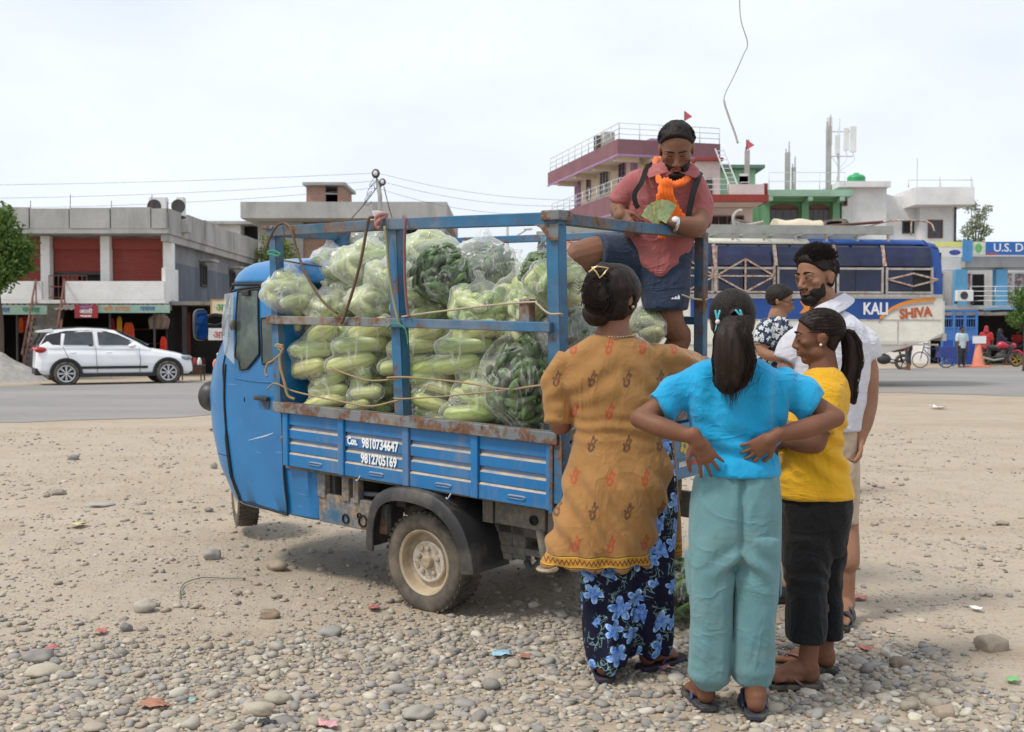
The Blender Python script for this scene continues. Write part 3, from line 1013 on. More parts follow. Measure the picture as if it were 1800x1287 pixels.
# -- cab --
VC,VB=-0.615,0.585
def cab_front(w):
 ws=[-0.62,-0.56,-0.40,-0.20,0.0,0.15,0.30,0.55,0.65,0.90]
 us=[2.47,2.53,2.62,2.685,2.705,2.665,2.58,2.525,2.49,2.38]
 return float(np.interp(w,ws,us))
def cab_pt(s,w,off=0.0,u0=1.77):
 right=s>1
 q=2-s if right else s
 uf=cab_front(w)
 a,n=0.50,2.7
 u1=uf-a
 tuck=0.02*float(smooth01(-0.35,-0.6,np.array(w)))+0.045*float(smooth01(0.15,0.65,np.array(w)))
 b=VB-tuck
 if q<0.5:
  t=q/0.5
  u,v=u0+(u1-u0)*t,b
  nu,nv=0.0,1.0
 else:
  th=(q-0.5)/0.5*PI/2
  cs,sn=max(0,math.cos(th)),math.sin(th)
  u,v=u1+a*sn**(2/n),b*cs**(2/n)
  nu,nv=(max(sn,1e-4)**(2-2/n))/a,(max(cs,1e-4)**(2-2/n))/b
  l=math.hypot(nu,nv)
  nu,nv=nu/l,nv/l
 u,v=u+nu*off,v+nv*off
 return Vector((u,VC+(-v if right else v),w))
def s_at(px,py):
 best,prev=None,None
 for i in range(0,191):
  s=i/200
  w=0.0
  p=cab_pt(s,w)
  for _ in range(4):
   q=LP(px,py,p.y)
   w=max(-0.62,min(0.7,q.z))
   p=cab_pt(s,w)
  e=LP(px,py,p.y).x-p.x
  if best is None or abs(e)<best[0]:
   best=(abs(e),s,w)
  if prev is not None and prev>0>=e:
   return s,w
  prev=e
 return best[1],best[2]
def cab_rings(ws,u0,ns=64,off=0.0,inset=None):
 out=[]
 for j,w in enumerate(ws):
  ring=[cab_pt(2*k/ns,w,off,u0)for k in range(ns+1)]
  if inset:
   f=inset[j]
   c=Vector(((u0+cab_front(w))/2,VC,w))
   ring=[c+(p-c)*f for p in ring]
   for p in ring:
    p.z=w
  out.append(ring)
 return out
upper=MB().rings(cab_rings(list(np.linspace(-0.33,0.615,22)),1.765))
upper.build('cab_shell',M_BLUE,truck,True,angle=40)
lw=list(np.linspace(-0.585,-0.334,8))
low=cab_rings(lw,1.60)
for ring in low:
 n=len(ring)
 w=ring[0].z
 extra_l=[Vector((1.60-0.075*math.sin(t),VC+VB-0.02-0.075*(1-math.cos(t)),w))for t in np.linspace(PI/2,0.15,6)]
 extra_r=[Vector((1.60-0.075*math.sin(t),VC-VB+0.02+0.075*(1-math.cos(t)),w))for t in np.linspace(0.15,PI/2,6)]
 ring[:]=extra_l+ring+extra_r
c0=Vector((2.1,VC,-0.60))
bot=[c0+(p-c0)*0.965+Vector((0,0,-0.008))for p in low[0]]
for p in bot:p.z=-0.600
MB().rings([bot]+low).build('cab_sill',M_BLUE,truck,True,angle=40)
rw=[0.615,0.64,0.675,0.705,0.728,0.745,0.756,0.762]
ri=[1.015,1.012,0.985,0.93,0.84,0.68,0.45,0.05]
MB().rings(cab_rings(rw,1.70,inset=ri)).build('roof',M_BLUE,truck,True)
g0=cab_rings([0.612],1.72,off=0.010)[0]
MB().tube(g0,0.009,6).build('roof_gutter',M_SEAL,truck,True)
def patch(poly_px,off,name,mat,parent,n=10,thick=None):
 sw=[s_at(*p)for p in poly_px]
 m=MB()
 L=[]
 k=len(sw)
 for i in range(k):
  for j in range(n):
   t=j/n
   a,b=sw[i],sw[(i+1)%k]
   L.append((a[0]+(b[0]-a[0])*t,a[1]+(b[1]-a[1])*t))
 cs,cw=sum(p[0]for p in L)/len(L),sum(p[1]for p in L)/len(L)
 rings=[]
 for f in(1.0,0.985,0.8,0.55,0.28,0.02):
  o=off if f<0.99 else 0.0
  rings.append([cab_pt(cs+(p[0]-cs)*f,cw+(p[1]-cw)*f,o)for p in L])
 m.rings(rings,cap=False)
 return m.build(name,mat,parent,True,angle=50),[cab_pt(p[0],p[1],off)for p in L]
door_px=[(500,719),(515,906),(470,893),(432,882),(418,850),(404,770),(399,690),(406,600),(413,512),(462,503),(492,503),(494,600)]
door,seam=patch(door_px,0.012,'door',M_BLUE,truck)
MB().tube(seam+[seam[0]],0.0065,6,cap=False).build('door_seal',M_SEAL,door,True)
fs_=[cab_pt(*s_at(*p),0.016)for p in((401,640),(399,700),(403,770),(409,810),(415,845),(428,880))]
MB().tube(spline(fs_,4),[0.006]*8+[0.012]*8+[0.007]*5,6).build('door_edge_rubber',M_SEAL,door,True)
wpoly=[(424,513),(459,508),(460,622),(440,648),(428,650),(419,628),(421,560)]
win,rimw=patch(wpoly,0.018,'window_glass',M_GLASS,door)
MB().tube(rimw+[rimw[0]],0.0055,6,cap=False).build('window_seal',M_SEAL,door,True)
wq,rimq=patch([(464,560),(491,556),(494,634),(466,640)],0.018,'quarter_glass',M_GLASS,door)
MB().tube(rimq+[rimq[0]],0.005,6,cap=False).build('window_seal',M_SEAL,door,True)
vs_=[s_at(*p)for p in((403,517),(424,514),(423,560),(424,640),(408,622),(404,570))]
m=MB()
ring=[cab_pt(s,w,0.045)for s,w in vs_]
cen=sum(ring,Vector())/len(ring)
m.add([cen]+ring,[(0,1+i,1+(i+1)%len(ring))for i in range(len(ring))])
o=m.build('rain_visor',clear_plastic(),door)
sm=o.modifiers.new('thickness','SOLIDIFY');sm.thickness=0.004
h=cab_pt(*s_at(468,700),0.02)
MB().span((h.x+0.055,h.y-0.004,h.z-0.010),(h.x-0.055,h.y+0.022,h.z+0.012)).build('door_handle',M_BLACKP,door,bevel=0.006)
MB().prism([(-0.05,-0.012),(0.02,-0.012),(-0.005,-0.055),(-0.04,-0.055)],(h.x,h.y-0.008,h.z),(1,0,0),(0,0,1),(0,1,0),0.004).build('handle_recess',plain('recess_paint',(0.06,0.09,0.12),0.6,0.3,20,dirt=(0.3,0.25,0.18),dirt_scale=20),door)
hg=cab_pt(*s_at(500,770),0.016)
MB().ell(hg,(0.012,0.008,0.014),n=8,m=6).build('door_latch',M_CHAS2,door,True)
wsr=[[cab_pt(s,w,0.006)for s in np.linspace(0.80,1.20,15)]for w in np.linspace(0.10,0.57,8)]
MB().rings(wsr,cap=False,closed=False).build('windscreen',M_GLASS,truck,True)
wsr=[[cab_pt(s,w,0.006)for s in np.linspace(1.38,1.82,10)]for w in np.linspace(0.14,0.57,8)]
MB().rings(wsr,cap=False,closed=False).build('window_glass',M_GLASS,truck,True)
MB().tube(spline([cab_pt(*s_at(409,505),0.012),cab_pt(*s_at(407,530),0.02),cab_pt(*s_at(405,560),0.03),cab_pt(*s_at(402,590),0.03)],4),0.008,8).build('pillar_trim',M_SEAL,truck,True)
gb=[LP(401,578,-0.12),LP(398,600,-0.11),LP(393,618,-0.11),LP(386,628,-0.12),LP(384,622,-0.13)]
MB().tube(spline(gb,5),0.012,8).build('wiper_bracket',M_CHROME,truck,True)
def head_lamp(c,d):
 x,y,z=frame(d)
 hl=MB().lathe([(0.001,-0.10),(0.045,-0.085),(0.078,-0.04),(0.088,0.0),(0.084,0.018),(0.074,0.020),(0.07,0.008)],c,d,24).build('headlight',M_BLACKP,truck,True,angle=45)
 MB().lathe([(0.072,0.010),(0.05,0.022),(0.001,0.030)],c,d,24).build('lamp_glass',plain('lamp_glass',(0.6,0.62,0.62),0.08,0.05,30,0),hl,True)
head_lamp(LP(372,696,-0.17),(1.0,0.10,0.0))
head_lamp(Vector((LP(372,696,-0.17).x,VC*2+0.17,LP(372,696,-0.17).z)),(1.0,-0.10,0.0))
c=LP(380,641,-0.15)
MB().ell(c,(0.022,0.02,0.034),n=12,m=8).build('indicator',M_ORANGE,truck,True)
c=LP(354,571,0.02)
mir=MB().tube([(c.x-0.02,c.y,c.z),(c.x,c.y,c.z)],[0.001,0.001],4)
ring=lambda du,sx:[(c.x+du,c.y+0.043*sx*math.copysign(abs(math.cos(k))**0.5,math.cos(k)),c.z+0.085*sx*math.copysign(abs(math.sin(k))**0.5,math.sin(k)))for k in np.linspace(0,2*PI,28,endpoint=False)]
mir=MB().rings([ring(-0.004,1.0),ring(0.008,1.03),ring(0.02,0.98),ring(0.03,0.8)]).build('mirror',M_BLACKP,truck,True,angle=40)
MB().rings([ring(-0.006,0.86),ring(-0.0045,0.9)]).build('mirror_glass',plain('mirror_glass',(0.02,0.10,0.32),0.05,0.3,9,0,metal=0.5),mir)  # bluish reflection put into the glass colour
MB().tube(spline([LP(365,556,0.02),LP(378,553,-0.03),LP(392,556,-0.08),LP(403,562,-0.12)],4),0.008,8).build('mirror_arm',M_BLACKP,truck,True)
MB().tube(spline([LP(366,570,0.02),LP(380,572,-0.03),LP(395,566,-0.10)],4),0.006,8).build('mirror_arm',M_BLACKP,truck,True)
c=LP(409,572,-0.02)
MB().ell(c,(0.014,0.02,0.03),n=10,m=6).build('pillar_clamp',M_CHAS2,truck,True)
c=cab_pt(*s_at(441,518),0.026)
MB().span((c.x+0.03,c.y-0.01,c.z-0.006),(c.x-0.03,c.y+0.012,c.z+0.022)).build('visor_clip',M_BLACKP,door,bevel=0.005)
sc_=[cab_pt(*s_at(x,y),0.0135)for x,y in((440,774),(455,770),(470,766),(484,761))]
MB().rings([[p_+Vector((0,0,h_)),p_-Vector((0,0,h_)),p_-Vector((0,0.002,h_)),p_+Vector((0,-0.002,h_))]for p_,h_ in zip(sc_,(0.001,0.003,0.0045,0.002))]).build('scratch',plain('bare_scratch',(0.40,0.50,0.60),0.6,0.2,40),door)
cr_=[cab_pt(*s_at(x,y),0.014)for x,y in((418,664),(440,668),(465,671),(494,672))]
MB().tube(spline(cr_,4),0.0045,6).build('door_crease',M_BLUE,door,True)
# -- BAGS OF CUCUMBERS AND THE ROPES
def cuke_mat(name,a,b,c):
 t=NT(name)
 v=t.mapv((1,1,0.12))
 n=t.noise(30,3,v)
 info=t.n('ObjectInfo').outputs['Random']
 base=t.ramp(info,[(0.0,a),(0.5,b),(1.0,c)])
 x_,y_,z=t.sep(t.obj())[0:3]
 ang=t.math('ADD',t.math('MULTIPLY',t.math('ARCTAN2',y_,x_),8.0),t.math('MULTIPLY',t.noise(14,3),9.0))
 stripe=t.ramp(t.math('SINE',ang),[(0.35,0.0),(0.75,1.0)])
 ends=t.ramp(t.math('ADD',t.math('MULTIPLY',z,3.5),0.5),[(0.0,(0.18,0.30,0.05)),(0.40,(0.5,0.5,0.5)),(0.8,(0.5,0.5,0.5)),(1.0,(0.75,0.72,0.42))])
 col=t.mix(0.55,base,ends,'OVERLAY')
 col=t.mix(t.ramp(n,[(0.48,0.0),(0.62,0.6)]),col,(0.56,0.58,0.32))
 col=t.mix(t.math('MULTIPLY',stripe,0.42),col,(0.13,0.24,0.05))
 col=t.mix(t.ramp(t.noise(60,3,t.mapv((1,1,0.6))),[(0.66,0.0),(0.72,0.55)]),col,(0.50,0.42,0.20))
 col=t.mix(t.ramp(t.noise(22,4),[(0.55,0.0),(0.8,0.4)]),col,(0.16,0.26,0.055))
 t.bsdf(col,0.38,0,t.bump(n,0.15,0.003),0.45)
 return t.m
M_CUKE=cuke_mat('cucumber_skin',(0.26,0.37,0.095),(0.44,0.50,0.17),(0.60,0.58,0.25))
M_PALE=cuke_mat('pale_cucumber_skin',(0.38,0.46,0.19),(0.50,0.55,0.25),(0.60,0.60,0.32))
M_GREEN=plain('green_pods',(0.075,0.14,0.038),0.45,0.75,11,0.2,80,0.003)
def film_mat(name,lo,hi,tint=(0.97,0.985,0.985)):
 t=NT(name)
 lw=t.n('LayerWeight',{'Blend':0.35}).outputs['Facing']
 w1=t.noise(8,3,t.mapv((1,1,0.28)),0.5,1.6)
 w2=t.noise(8,5,None,0.6,0.8)
 w3=t.noise(24,2,t.mapv((1,1,0.2),rot=(0.5,0.2,0)),0.65,1.0)
 ridge=t.math('ADD',t.ramp(w1,[(0.475,0.0),(0.50,1.0),(0.525,0.0)]),t.math('MULTIPLY',t.ramp(w3,[(0.60,0.0),(0.70,1.0)]),0.35))
 a=t.math('ADD',t.math('MULTIPLY',t.math('POWER',lw,2.2),hi-lo),lo)
 a=t.math('ADD',a,t.math('MULTIPLY',ridge,0.34))  # wrinkle highlights put into the film's opacity as whitish streaks
 a=t.math('ADD',a,t.math('MULTIPLY',t.ramp(w2,[(0.48,0.0),(0.75,1.0)]),0.20),clamp=True)
 nrm=t.bump(t.math('ADD',t.math('MULTIPLY',ridge,0.4),w1),0.8,0.02)
 pb=t.n('BsdfPrincipled',{'Base Color':tint,'Roughness':0.16,'Specular IOR Level':0.9,'Normal':nrm})
 tl=t.n('BsdfTranslucent',{'Color':(1,1,1)})
 tp=t.n('BsdfTransparent',{})
 m1=t.n('MixShader',{0:0.35,1:pb,2:tl})
 m2=t.n('MixShader',{0:a,1:tp,2:m1})
 t.t.links.new(m2.outputs[0],t.out.inputs[0])
 return t.m
M_FILM=film_mat('milky_plastic_film',0.10,0.50)
M_FILMC=film_mat('clear_plastic_film',0.02,0.36)
M_FILMT=film_mat('cloudy_plastic_film',0.26,0.70)
def cuke_mesh(seed,L,r):
 rng=np.random.default_rng(seed)
 bend=rng.uniform(-0.10,0.10)*L
 pts,rad=[],[]
 prof=[(0.0,0.15),(0.03,0.5),(0.09,0.80),(0.2,0.96),(0.4,1.0),(0.6,1.02),(0.8,0.97),(0.91,0.80),(0.97,0.50),(1.0,0.15)]
 for t,f in prof:
  pts.append(Vector((bend*4*t*(1-t),0.3*bend*math.sin(t*5),(t-0.5)*L)))
  rad.append(r*f)
 me=MB().tube(pts,rad,9).mesh('cucumber')
 me.polygons.foreach_set('use_smooth',[True]*len(me.polygons))
 return me
CUKES=[cuke_mesh(k,L,r)for k,(L,r)in enumerate([(0.205,0.031),(0.19,0.034),(0.22,0.030),(0.175,0.033),(0.21,0.035)])]
for me in CUKES:
 me.materials.append(M_CUKE)
PALES=[]
for me in CUKES[:3]:
 m2=me.copy();m2.materials.clear();m2.materials.append(M_PALE);PALES.append(m2)
def film_mesh(items,neck,voxel=0.014,pad=0.012,smooth=7,seed=0,core=None):
 m=MB()
 for a,b,r in items:
  m.tube([a,a.lerp(b,0.5),b],[r*0.8+pad,r+pad,r*0.8+pad],8,True,True)
 if core:
  m.ell(core[0],core[1],n=14,m=10)
 if neck:
  c,h,r=neck
  n=14
  rs=[]
  for f,rr in((-0.35,1.0),(0.0,0.78),(0.35,0.42),(0.62,0.20),(0.75,0.16),(0.9,0.26),(1.05,0.42)):
   rs.append([(c[0]+r*rr*(1+0.18*math.sin(5*k*2*PI/n+seed))*math.cos(2*PI*k/n)+0.03*f*math.sin(seed),c[1]+r*rr*(1+0.18*math.sin(5*k*2*PI/n+seed))*math.sin(2*PI*k/n),c[2]+h*f)for k in range(n)])
  m.rings(rs)
 me=fuse(m,voxel,smooth,0.6,'plastic_film')
 def wr(co,no):
  p=co*np.array([26,26,9])+seed*3.1
  return 0.0055*(1-2*np.abs(vnoise(p,seed+2)))+0.004*vnoise(co*22,seed+5)
 displace(me,wr)
 me.polygons.foreach_set('use_smooth',[True]*len(me.polygons))
 return me
def proto_stack(seed,cols,rows,wobble,kind='cuke'):
 rng=np.random.default_rng(seed)
 items,parts=[],[]
 step=0.056
 tilt0=rng.uniform(-0.25,0.25)
 for rr in range(rows):
  for cc in range(cols):
   shrink=1.0-0.10*abs(rr-rows*0.42)/rows
   x=rng.normal(0,0.018)
   y=(cc-(cols-1)/2)*0.068*shrink+rng.normal(0,0.006)
   z=rr*step+rng.normal(0,0.006)
   ang=tilt0*(1 if rng.random()<0.8 else-0.6)+rng.normal(0,wobble)
   yaw=rng.normal(0,0.22)
   d=Vector((math.cos(ang)*math.cos(yaw),math.cos(ang)*math.sin(yaw),math.sin(ang)))
   k=int(rng.integers(0,len(CUKES)))
   L=0.19
   parts.append((k,Vector((x,y,z)),d))
   items.append((Vector((x,y,z))-d*L*0.42,Vector((x,y,z))+d*L*0.42,0.032))
 top=rows*step
 me=film_mesh(items,((0,0,top-0.035),0.07,0.085),seed=seed,core=((0,0,top*0.45),(0.075,0.06,top*0.5)))
 return me,parts,top
def proto_jumble(seed,n,R3):
 rng=np.random.default_rng(seed)
 items,parts=[],[]
 for i in range(n):
  u=rng.normal(0,1,3);u/=np.linalg.norm(u)
  c=Vector(u*np.array(R3)*(0.45+0.3*rng.random()))
  c.z+=R3[2]
  d=unit(Vector((rng.normal(0,1),rng.normal(0,0.6),rng.normal(0,0.55))))
  d=unit(d-Vector(u)*d.dot(Vector(u))*0.8)
  parts.append((int(rng.integers(0,3)),c,d))
  items.append((c-d*0.08,c+d*0.08,0.032))
 me=film_mesh(items,((0,0,2*R3[2]-0.03),0.085,0.085),seed=seed,core=((0,0,R3[2]),tuple(0.85*x for x in R3)))
 return me,parts,2*R3[2]
def pods_mesh(seed,R3,n=150,L=(0.05,0.10),r=0.012):
 rng=np.random.default_rng(seed)
 m=MB()
 for i in range(n):
  u=rng.normal(0,1,3);u/=np.linalg.norm(u)
  c=Vector(u*np.array(R3)*(0.55+0.38*rng.random())+np.array([0,0,R3[2]]))
  d=unit(Vector(rng.normal(0,1,3)))
  d=unit(d-Vector(u)*d.dot(Vector(u))*0.7)
  l=rng.uniform(*L)
  rr=r*rng.uniform(0.7,1.3)
  m.tube([c-d*l/2,c-d*l/6+Vector(u)*0.006,c+d*l/4+Vector(u)*0.004,c+d*l/2],[rr*0.4,rr,rr*0.9,rr*0.25],6)
 me=m.mesh('green_pods')
 me.polygons.foreach_set('use_smooth',[True]*len(me.polygons))
 me.materials.append(M_GREEN)
 return me
STACKS=[proto_stack(21,3,4,0.14),proto_stack(22,3,4,0.16),proto_stack(23,2,4,0.12),proto_stack(24,3,3,0.12),proto_stack(27,4,5,0.22)]
JUMBS=[proto_jumble(31,14,(0.15,0.13,0.125)),proto_jumble(32,16,(0.16,0.14,0.14))]
PODS=[]
for sd,R3 in((41,(0.15,0.14,0.14)),(42,(0.16,0.13,0.13))):
 PODS.append((pods_mesh(sd,R3,190,(0.05,0.10),0.0145),film_mesh([],((0,0,2*R3[2]-0.02),0.12,0.09),seed=sd,core=((0,0,R3[2]),tuple(1.12*x for x in R3))),2*R3[2]))
def with_mat(me,mat,store={}):
 k=(me.name,mat.name)
 if k not in store:
  m2=me.copy();m2.materials.clear();m2.materials.append(mat);store[k]=m2
 return store[k]
_bn=[0]
def bag(px,py,hpx,v,kind,idx,label,film=None,yaw=0.0,tilt=(0,0),wf=1.0,group='plastic bags of cucumbers in the truck bed',world=None,scale=None):
 rng=random.Random(_bn[0]*13+5)
 _bn[0]+=1
 if world is None:
  q=LP(px,py,v)
  wp=TT+TR@q
  k=FPX/wp.y
 else:
  wp=Vector(world);k=FPX/wp.y
 me,parts,top={'S':STACKS,'J':JUMBS,'P':PODS}[kind][idx%5 if kind=='S' else idx%2]if kind!='P' else(PODS[idx%2][1],None,PODS[idx%2][2])
 sc=(hpx/k)/(top+0.03)if scale is None else scale
 rot=TR.to_4x4()@Euler((tilt[0],tilt[1],yaw)).to_matrix().to_4x4()
 M4=Matrix.Translation(wp)@rot@Matrix.Diagonal((sc*wf*1.08,sc*(0.5+0.5*wf),sc*1.06,1))@Matrix.Translation((0,0,-top/2))
 root=thing('vegetable_bag',label,'bag',mat4=M4,group=group)
 fm=film or(M_FILM if kind!='P' else M_FILMC)
 link_mesh('plastic_film',with_mat(me,fm),None,root)
 if kind=='P':
  tag(link_mesh('green_vegetables',PODS[idx%2][0],None,root),kind='stuff')
 else:
  pal=fm is M_FILMT
  for j,(kk,c,d)in enumerate(parts):
   o=link_mesh('cucumber',(PALES[kk%3]if(pal and j%3)else CUKES[kk%5]),None,root)
   x,y,z=frame(d,(0.2,rng.random(),1))
   o.matrix_local=Matrix.Translation(c)@Matrix((x,y,z)).transposed().to_4x4()@Matrix.Diagonal((1,1,rng.uniform(0.9,1.08)*rng.choice((1,-1)),1))
 return root
bag(528,632,104,-0.20,'S',2,'narrow cucumber bag squeezed behind the front post, lower row',yaw=0.3,wf=0.62)
bag(530,690,50,-0.20,'S',3,'flattened cucumber bag at the foot of the front post',yaw=0.3,wf=0.8)
bag(520,585,60,-0.14,'S',2,'small cucumber bag just under the mid rail by the front post',yaw=0.2)
bag(578,600,96,-0.18,'S',3,'cucumber bag under the mid rail, second from the front post',yaw=-0.2)
bag(588,665,92,-0.19,'S',0,'fat lower bag of steeply tilted cucumbers, second from the front',yaw=0.25,tilt=(0,0.30))
bag(650,592,92,-0.17,'S',3,'bag of pale cucumbers under the mid rail left of the middle post',yaw=0.1)
bag(655,668,92,-0.19,'S',1,'lower cucumber bag tied by a thin cord left of the middle post',yaw=-0.12)
bag(738,598,84,-0.2,'S',3,'dark cucumber bag under the mid rail right of the middle post',yaw=0.3)
bag(764,672,112,-0.19,'S',4,'lower bag with cucumber ends showing, right of the middle post',yaw=0.5)
bag(838,594,92,-0.18,'S',3,'bag with one long dark cucumber under the mid rail, right half',yaw=-0.1,wf=1.15)
bag(858,674,122,-0.20,'S',0,'lower bag of big yellowish cucumbers, third from the tail',yaw=0.15)
bag(925,668,165,-0.13,'P',0,'clear bag of dark green vegetables beside the rear post, lower row',yaw=0.2,wf=0.9)
bag(928,722,50,-0.24,'S',2,'cucumber bag flattened at the bottom beside the rear post',yaw=0.2)
bag(925,585,80,-0.2,'J',0,'cucumber bag behind the rusty hinge stub, under the mid rail',yaw=0.7)
bag(507,518,86,-0.05,'J',0,'cloudy bag bulging out past the front post above the mid rail',M_FILMT,yaw=0.4,wf=1.1)
bag(575,540,66,-0.16,'J',1,'bag on the mid rail between the two brown straps',M_FILMT,yaw=0.2,wf=1.25)
bag(655,535,70,-0.16,'J',0,'bag on the mid rail just left of the middle post',M_FILMT,yaw=1.1,wf=1.2)
bag(582,480,100,-0.38,'J',1,'pale cloudy bag leaning on the roof side of the pile',M_FILMT,yaw=-0.5,wf=1.2)
bag(648,472,95,-0.30,'J',0,'cloudy bag in the upper row behind the second brown strap',M_FILMT,yaw=0.8,wf=1.2)
bag(690,500,95,-0.26,'J',1,'bag half hidden by the upper middle post',M_FILMT,yaw=0.3)
bag(733,540,80,-0.17,'J',0,'bag on the mid rail just right of the middle post',M_FILM,yaw=0.4,wf=1.1)
bag(655,432,70,-0.62,'P',1,'topmost bag left of the middle post, dark greens on far side',M_FILMT,yaw=0.4,wf=1.3)
bag(755,447,84,-0.55,'J',0,'topmost pale bag right of the middle post',M_FILMT,yaw=0.9,wf=1.3)
bag(778,485,118,-0.22,'P',0,'round clear bag of dark green vegetables high on the pile',M_FILMC,yaw=1.2,wf=1.05)
bag(848,475,105,-0.45,'P',1,'clear bag of greens right of the round dark green bag',M_FILMT,yaw=0.5)
bag(850,540,92,-0.15,'J',1,'pale cucumber bag on the mid rail, right half',M_FILM,yaw=0.2,wf=1.3)
bag(955,482,84,-0.36,'P',0,'bag of greens near the top behind the rear post',M_FILMC,yaw=2.0,wf=1.25)
bag(985,505,110,-0.14,'J',0,'big pale cucumber bag bulging past the rear post',M_FILM,yaw=1.4,wf=1.0)
bag(930,540,70,-0.14,'J',1,'small cucumber bag on the mid rail by the hinge stub',M_FILM,yaw=0.5)
bag(1002,590,95,-0.22,'P',1,'bag of greens right of the rear post at mid height',M_FILMT,yaw=0.1)
bag(1015,672,110,-0.25,'J',1,'cucumber bag behind the rear post hidden by the woman',M_FILM,yaw=0.7)
for i,(px,py,hpx,v,kd,ix,fm,lb)in enumerate([(545,560,130,-0.42,'J',0,M_FILMT,'second-row bag near the cab, seen between near bags'),(650,555,140,-0.45,'J',1,M_FILMT,'second-row bag left of the middle post, mostly hidden'),(740,560,140,-0.46,'J',0,M_FILMT,'second-row bag behind the round dark green bag'),(830,560,140,-0.46,'J',1,M_FILM,'second-row bag in the gap under the upper right bags'),(915,560,140,-0.46,'J',0,M_FILM,'second-row bag left of the rear post'),(600,640,150,-0.45,'S',0,M_FILM,'second-row bottom bag near the front'),(700,650,150,-0.45,'S',1,M_FILM,'second-row bottom bag behind the middle post'),(800,660,150,-0.45,'S',4,M_FILM,'second-row bottom bag between lower right bags'),(890,670,150,-0.45,'S',1,M_FILM,'second-row bottom bag near the tail'),(720,520,140,-0.80,'J',0,M_FILMT,'far-side bag behind the top of the pile'),(820,520,140,-0.85,'J',1,M_FILMT,'far-side bag behind the clear greens bag'),(910,530,130,-0.85,'J',0,M_FILMT,'far-side bag seen left of the rear post'),(990,545,120,-0.70,'P',1,M_FILM,'far-side bag of greens under the seller\'s raised knee'),(1060,560,120,-0.75,'J',1,M_FILMT,'far-side pale bag right of the rear post'),(1135,575,70,-1.02,'J',0,M_FILMT,'pale bag beside the seller\'s bare leg')]):
 bag(px,py,hpx,v,kd,ix,lb,fm,yaw=i*0.9,wf=1.1)
g=G(1196,1104)
bag(0,0,0,0,'P',1,'clear bag of green vegetables standing on the ground behind the women',M_FILMC,world=(g.x,g.y+0.02,0.17),scale=1.05,group=None)
g2=_bn[0]
# -- ropes, straps and cords --
def rope_mat(name,col,col2=None):
 t=NT(name)
 z=t.n('TexWave',{'Vector':t.mapv((1,1,1),rot=(0.6,0.5,0.3)),'Scale':60.0,'Distortion':2.0})
 c=t.mix(z.outputs['Fac'],tuple(x*0.7 for x in col),col2 or tuple(min(1,x*1.25)for x in col))
 t.bsdf(c,0.9,0,t.bump(z.outputs['Fac'],0.5,0.003),0.2)
 return t.m
M_JUTE=rope_mat('jute_cord',(0.36,0.27,0.16))
M_STRAP=rope_mat('brown_strap',(0.16,0.105,0.07))
M_PINKR=rope_mat('pink_rope',(0.50,0.14,0.19),(0.55,0.36,0.30))
M_GREENR=rope_mat('green_rope',(0.05,0.26,0.18),(0.10,0.34,0.2))
M_PALER=rope_mat('pale_rope',(0.44,0.38,0.28))
M_MULTI=rope_mat('striped_rope',(0.42,0.20,0.16),(0.30,0.42,0.20))
M_VIOLET=rope_mat('violet_rope',(0.10,0.085,0.20),(0.40,0.16,0.12))
def rope(pts,v,r,mat,label,name='rope',cat='rope',flat=None,sub=6):
 q=[]
 for p in pts:
  vv=p[2]if len(p)>2 else v
  q.append(TT+TR@LP(p[0],p[1],vv))
 base=q[0]
 m=MB().tube(spline(q,sub),r,7)
 o=m.build(name,mat,None,True,off=base)
 o.location=base
 return tag(o,label,cat)
rope([(466,442,.05),(474,420,.05),(486,398,.06),(500,393,.02),(512,404,.05),(523,444,.05),(540,487,.06),(566,528,.06),(593,551,.055)],.05,.0066,M_STRAP,'brown strap slung from the front corner of the cage to the mid rail','strap','strap')
rope([(664,384,.01),(650,383,.05),(645,400,.05),(636,450,.06),(622,505,.06),(604,560,.055),(600,568,.05)],.05,.0075,M_STRAP,'brown strap hanging from the top rail left of the middle post','strap','strap')
rope([(676,398,.05),(680,432,.05),(684,480,.05),(690,520,.05),(698,556,.055),(703,572,.05)],.05,.0065,M_MULTI,'red and green rope running down beside the middle post')
rope([(709,380,.02),(712,390,.05),(711,440,.05),(712,500,.05),(716,546,.05),(720,557,.05)],.05,.0065,M_VIOLET,'violet and orange rope just right of the middle post')
rope([(661,394,.05),(662,382,.055),(668,377,.05),(680,378,.0),(668,386,.05),(662,396,.052),(668,401,.045)],.05,.010,M_PINKR,'pink rope knotted round the top rail')
rope([(470,443,.05),(480,441,.055),(492,446,.05),(488,450,.052),(471,446,.055)],.05,.006,M_GREENR,'green rope wound round the front post')
rope([(681,577,.05),(690,569,.06),(703,571,.06),(712,578,.055),(716,592,.05),(717,606,.05)],.05,.004,M_GREENR,'green cord end dangling from the mid rail knot','cord','cord')
rope([(706,557,.05),(740,552,.03),(778,547,.03),(860,537,.03),(935,531,.04),(944,534,.05),(957,546,.06),(968,552,.06),(986,552,.055),(988,556,.0)],.04,.0045,M_PALER,'pale cord from the mid rail knot to the rear post','cord','cord')
rope([(706,664,.045),(680,664,.05),(712,663,.055),(762,667,.02),(817,673,.02),(889,684,.03),(930,680,.03),(985,672,.045)],.04,.0045,M_JUTE,'jute cord across the lower bags right of the middle post','cord','cord')
rope([(692,700,.045),(712,701,.055),(778,697,.02),(817,693,.02),(889,686,.03)],.04,.0038,M_JUTE,'second jute cord just above the lower rail, right half','cord','cord')
rope([(579,645,.01),(600,654,.02),(620,661,.02),(651,669,.02),(690,667,.045),(708,664,.05)],.03,.0042,M_JUTE,'jute cord across the lower bags left of the middle post','cord','cord')
